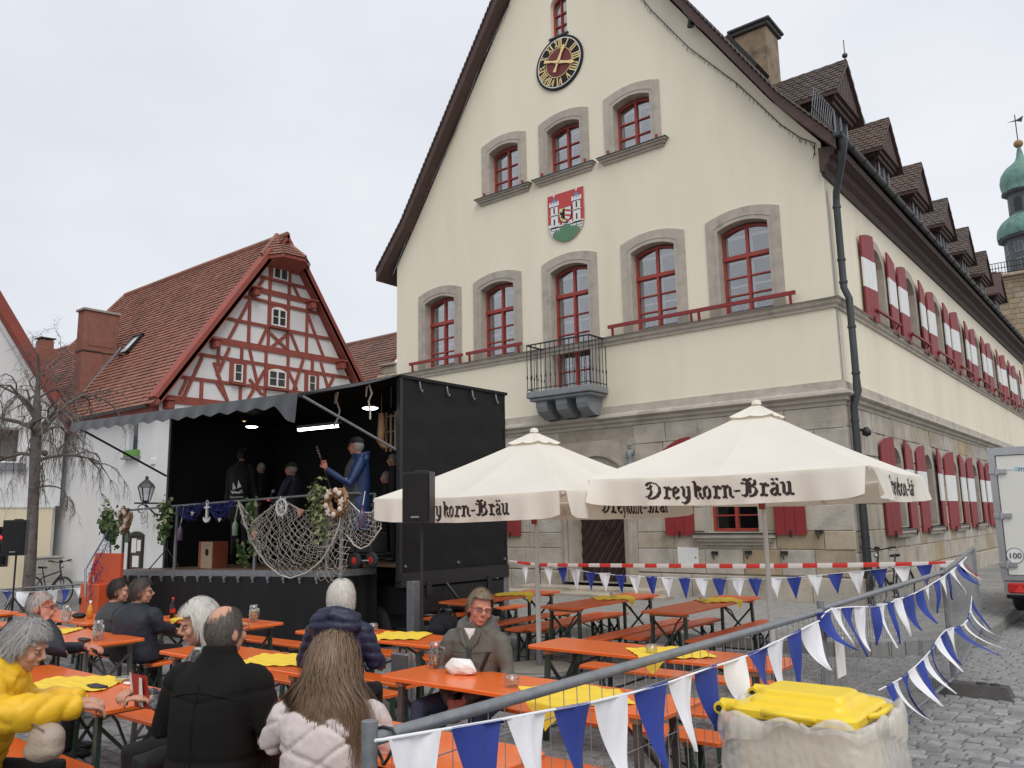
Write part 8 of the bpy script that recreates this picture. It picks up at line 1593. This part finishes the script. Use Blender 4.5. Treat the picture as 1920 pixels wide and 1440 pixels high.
# 4 white haired woman with red menu
bob = lambda d: 1. if (d.z > .45 and d.y < .80) or (d.y < .22 and d.z > -.7) else 0
p_, I = person('white haired woman in dark patterned blouse reading a red menu', D(366, 1129, 5.35), CAMA + deg(128), 1.12, lean=.12, hy=deg(-8), hp=-.22, jm='blouse_print', hair='hair_white', style=dict(dirs=bob, n=4500, len=.17, w=.0015, lift=.018, seed=12, cap=1.06, crown=(.02, .04, .115), wave=.22, shoulders=(-.6, .05)), collar=0, bulk=.98, arms=[((-.25, .18, .20), (-.12, .42, .30), dict(curl=.9)), ((.25, .18, .20), (.12, .42, .30), dict(curl=.9))])
part('necklace', MB().tube([I['nb'] + I['Rt'] * .085 * cos(a) + I['sF'] * .085 * sin(a) - V((0, 0, .015)) for a in np.linspace(0, 2 * pi, 19)], .012, 6, cap=False), 'shirt_white', p_)
mc_ = I['W'](0, .46, .34); mn = thing('menu_card', 'open red menu folder in the hands of the white haired woman', 'menu', mc_); mF, mR = I['Fw'], I['Rt']
for k in (-1, 1): part('cover', MB().add([mc_ + V((0, 0, -.10)), mc_ + mR * k * .17 + mF * -.05 + V((0, 0, -.10)), mc_ + mR * k * .17 - mF * .02 + V((0, 0, .10)), mc_ + mF * .03 + V((0, 0, .10))] , [(0, 1, 2, 3)]), 'menu_red', mn)
part('pages', MB().add([mc_ - mF * .012 + mR * -.15 + V((0, 0, -.085)), mc_ - mF * .012 + mR * .15 + V((0, 0, -.085)), mc_ + mF * .004 + mR * .15 + V((0, 0, .085)), mc_ + mF * .004 + mR * -.15 + V((0, 0, .085))], [(0, 1, 2, 3)]), 'paper_white', mn)
# 5 woman in navy hooded down coat
band = lambda co, lc: .013 * (np.abs(np.sin((lc[:, 2] + .10 * np.abs(lc[:, 0])) * pi / .075)) ** .5) + .006 * crease(co, 42, 51)
p_, I = person('white haired woman in navy hooded down coat seen from behind', D(641, 1091, 6.75), CAMA - deg(10), 1.12, lean=.04, hy=deg(0), jm='jacket_navy', hair='hair_white', style=dict(dirs=bob, n=4200, len=.13, w=.0015, lift=.018, seed=14, cap=1.06, wave=.28, shoulders=(-.9, -.2)), hood=1.25, collar=1.5, bulk=1.02, disp=band, vox=.014, face=False)
# 6 man in grey jacket facing the camera
strt = lambda d: 1. if (d.z > .58 and d.y < .80) or (d.z > .30 and d.y < .36) or (d.y < .06 and d.z > -.22) or (d.y < -.35 and d.z > -.55) else 0
p_, I = person('man with glasses and grey hooded jacket looking towards the camera', D(906, 1108, 6.5), CAMA + pi - deg(24), 1.11, lean=.14, hy=deg(42), hp=-.10, hroll=-.18, jm='jacket_grey', tm='jeans', hair='hair_fair', style=dict(dirs=strt, n=3600, len=.06, w=.0016, lift=.015, seed=17, cap=1.035, crown=(-.03, -.03, .12), wave=.45, fringe=.60), skin='skin_red', glasses=True, hood=1.05, collar=1.3, bulk=1.06, arms=[((-.27, .10, .17), (-.05, .36, .04), dict(dir=(.35, .5, -.7), pn=(-.3, .8, .4), curl=.9)), ((.27, .10, .17), (.03, .38, .02), dict(dir=(-.35, .5, -.7), pn=(.3, .8, .4), curl=.9))], legs=[((-.24, .46, .0), (-.26, .50, None)), ((.24, .46, .0), (.26, .52, None))])
sf = I['surf']; up_ = np.linspace(.02, I['tl'] - .12, 14)
part('zip_flap', MB().tube([sf(.012 + .004 * sin(u * 30), u) for u in up_], .008, 5).tube([sf(-.014, u, off=.001) for u in up_], .006, 5), 'jacket_charcoal', p_)
part('pocket_flap', MB().tube([sf(-.155, I['tl'] - .17), sf(-.13, I['tl'] - .23), sf(-.10, I['tl'] - .30)], .014, 6), 'black_plastic', p_)
for r in (-.13, .13): part('pocket', MB().tube([sf(r - .055, .19), sf(r, .185), sf(r + .055, .19)], .008, 5).tube([sf(r - .05, .05), sf(r - .052, .18)], .004, 4).tube([sf(r + .05, .05), sf(r + .052, .18)], .004, 4), 'jacket_grey', p_)
for r in (-1, 1): part('seam', MB().tube([sf(r * q, I['tl'] - .17 + .015 * q) for q in (.03, .08, .13, .18)], .004, 5), 'jacket_grey', p_)
c_ = sf(.0, I['tl'] - .045, off=-.01); part('shirt', MB().add([c_ + I['Rt'] * -.05 + I['sp'] * .05, c_ + I['sF'] * .016 - I['sp'] * .075, c_ + I['Rt'] * .05 + I['sp'] * .05, c_ + I['sF'] * .02], [(0, 1, 3), (1, 2, 3), (0, 3, 2)]), 'shirt_white', p_)
part('collar_flap', MB().tube([sf(-.085, I['tl'] - .02), sf(-.06, I['tl'] - .09), sf(-.02, I['tl'] - .14)], [.012, .02, .008], 6).tube([sf(.085, I['tl'] - .02), sf(.06, I['tl'] - .09), sf(.02, I['tl'] - .14)], [.012, .02, .008], 6), 'jacket_grey', p_)
# 7, 8 two seated people in dark jackets, 9 elderly man at the left
p_, I = person('dark haired person in charcoal jacket seated close beside a companion', D(224, 1086, 9.7), CAMA - deg(42), 1.12, hy=deg(-35), jm='jacket_charcoal', hair='hair_dark', style=dict(short_back, len=.055, n=1300, w=.0026, lift=.012), hood=None, bulk=1.12)
p_, I = person('short brown haired person in navy blouson seated with back to the camera', D(266, 1086, 9.2), CAMA - deg(22), 1.12, hy=deg(-48), jm='jacket_dark', hair='hair_ash', style=dict(short_back, len=.06, n=1300, w=.0026, lift=.014), bulk=1.24, glasses=True)
thin = lambda d: .5 if d.z > .72 else (1. if full(d) else 0)
p_, I = person('elderly man with glasses in navy jacket resting his cheek on a hand', D(80, 1109, 7.35), CAMA - deg(68), 1.12, lean=.22, hy=deg(-8), hp=-.04, jm='jacket_dark', hair='hair_grey', style=dict(dirs=thin, n=800, len=.06, w=.003, lift=.006, seed=23, cap=None), skin='skin_red', glasses=True, bulk=1.1, arms=[((-.24, .22, .24), (-.06, .50, .27)), ((.22, .36, .27), (.10, .20, .52), dict(dir=(-.2, -.15, .9), pn=(-.6, -.5, .0), curl=.5))])
# performers
p_, I = person('guitarist in black cap, grey vest and blue rain jacket raising a guitar neck', P(668, 821, 'y', 8.75), CAMA + deg(112), 1.13, seat=1.29, stand=True, hy=deg(-20), jm='rain_blue', hair='hair_grey', style=dict(dirs=lambda d: 1. if d.y < .2 and -.6 < d.z < .35 else 0, n=500, len=.05, w=.003, lift=.006, cap=1.02), cap=True, glasses=True, skin='skin_red', bulk=1.14, jlen=.35, hood=1.0, arms=[((-.34, .20, .28), (-.24, .50, .50), dict(dir=(.0, .3, .9), pn=(.8, 0, 0), curl=1.1)), ((.30, .10, .16), (.02, .26, .12), dict(curl=.9))], disp=lambda co, lc: .012 * wob(co, 9, 61))
W = I['W']; vs_ = MB(); loft(vs_, [(I['pel'] + I['sp'] * (I['tl'] * k) + I['sF'] * f, rx * 1.2, ry * 1.2, I['Rt'], I['sF']) for k, rx, ry, f in ((-.4, .205, .17, .055), (.0, .195, .165, .055), (.4, .185, .155, .05), (.75, .175, .135, .04), (.92, .11, .09, .03))]); part('vest', vs_, 'vest_grey', p_)
part('badge', MB().ell(W(-.10, .19, .36), (.025, .01, .02), 8, 6), 'sign_white', p_)
gt = thing('guitar', 'acoustic guitar held high by the guitarist', 'guitar', W(.1, .3, .1)); g0 = W(.05, .24, .02); g1 = W(-.26, .58, .66); gd = (g1 - g0).normalized(); gn = (I['Fw'] - gd * I['Fw'].dot(gd)).normalized(); gs = gd.cross(gn)
out2 = [(a, b_) for a, b_ in ((-.22, .0), (-.20, .10), (-.12, .17), (-.02, .17), (.06, .11), (.12, .10), (.19, .13), (.25, .10), (.27, .0))]; out2 = out2 + [(a, -b_) for a, b_ in out2[-2:0:-1]]
plg = lambda a, b_, n: g0 + gd * a + gs * b_ + gn * n
part('guitar_body', MB().prism(out2, plg, -.05, .04, m=0), 'wreath_wood', gt); part('guitar_neck', MB().beam(g0 + gd * .24 + gn * .05, g1, .05, .025, up=gn), 'dark_wood', gt); hs2 = part('headstock', MB().beam(g1, g1 + gd * .18 - gn * .02, .075, .02, up=gn), 'dark_wood', gt)
for k in range(3):
    for x in (-1, 1): part('tuning_peg', MB().tube([g1 + gd * (.04 + .05 * k) + gs * x * .035, g1 + gd * (.04 + .05 * k) + gs * x * .075], [.008, .013], 6), 'alu', hs2)
p_, I = person('singer in black cap and dark jacket singing into a hand microphone', P(547, 868, 'y', 9.35), CAMA + deg(82), 1.0, seat=1.29, stand=True, hy=deg(6), hp=.05, jm='jacket_dark', hair='hair_grey', style=dict(dirs=lambda d: 1. if d.y < .2 and -.6 < d.z < .35 else 0, n=400, len=.05, w=.003, lift=.006, cap=1.02), cap=True, glasses=True, skin='skin_red', bulk=1.2, mouth=.6, arms=[((-.28, .16, .20), (-.10, .38, .30), dict(curl=1.2)), ((.28, .04, .18), (.20, .28, .18), dict(curl=.8))])
W = I['W']; part('shirt_front', MB().beam(W(0, .20, .40), W(0, .205, .02), .07, .02, up=I['Fw']), 'shirt_white', p_); part('chest_print', MB().box(0, .001, 0, .001, 0, .001).ell(W(-.12, .165, .36), (.035, .02, .035), 8, 6), 'vest_grey', p_)
mk = thing('microphone', 'hand microphone with dark grille held before the singer', 'microphone', W(-.10, .40, .36)); m0 = W(-.10, .42, .27); m1 = W(-.06, .34, .44); part('handle', MB().tube([m0, m1], [.014, .02], 8), 'black_plastic', mk); part('grille', MB().ell(m1, (.034, .034, .036), 10, 8), 'lead_grey', mk); part('led_ring', MB().tube([m0, m0 + (m1 - m0) * .08], .016, 8), 'led_red', mk)
# choir member seen from behind with printed jacket
p_, I = person('choir member in black jacket printed with white sailing ship logo, back turned', P(455, 842, 'y', 9.6), CAMA - deg(4), 1.10, seat=1.29, stand=True, hy=deg(20), jm='cap_black', hair='hair_dark', style=dict(short_back, n=300), cap=True, bulk=1.1, face=False)
bk = lambda r, u: I['pel'] + I['sp'] * u + I['Rt'] * r - I['sF'] * .205
M4 = frame4(bk(0, .30), I['Rt'], I['sp'])
for k, (tx, sz) in enumerate((('Seemanns-', .068), ('Chor', .068), ('Nürnberg', .068))): font_part(tx, sz, 'sign_white', frame4(bk(.0, .30 - .085 * k), I['Rt'], I['sp']), p_, 'lettering')
lg_ = MB(); B2 = lambda x, z, n: bk(x, z) - I['sF'] * n
lg_.prism([(-.09, .44), (-.09, .60), (-.02, .47)], B2, 0, .003).prism([(.0, .47), (.02, .64), (.09, .50)], B2, 0, .003).prism([(-.14, .43), (-.10, .38), (.02, .37), (.12, .43), (.10, .44), (.02, .40), (-.08, .41)], B2, 0, .003).tube([bk(-.10, .36), bk(-.05, .42), bk(.03, .37), bk(.13, .39)], .008, 4); part('printed_logo', lg_, 'sign_white', p_)
for px, py, y, lb, a in ((737, 851, 10.6, 'dim choir member in the dark right corner of the stage', 100), (724, 884, 10.9, 'second dim choir member behind the guitarist', 95), (490, 868, 10.9, 'dim choir member at the back of the stage behind the printed jacket', 60)):
    person(lb, P(px, py, 'y', y), CAMA + deg(a), .98, seat=1.29, stand=True, jm='cap_black', hair='hair_grey', style=dict(short_back, n=250, w=.004), group='dim choir members on the stage')
bpy.data.scenes.remove(PS)
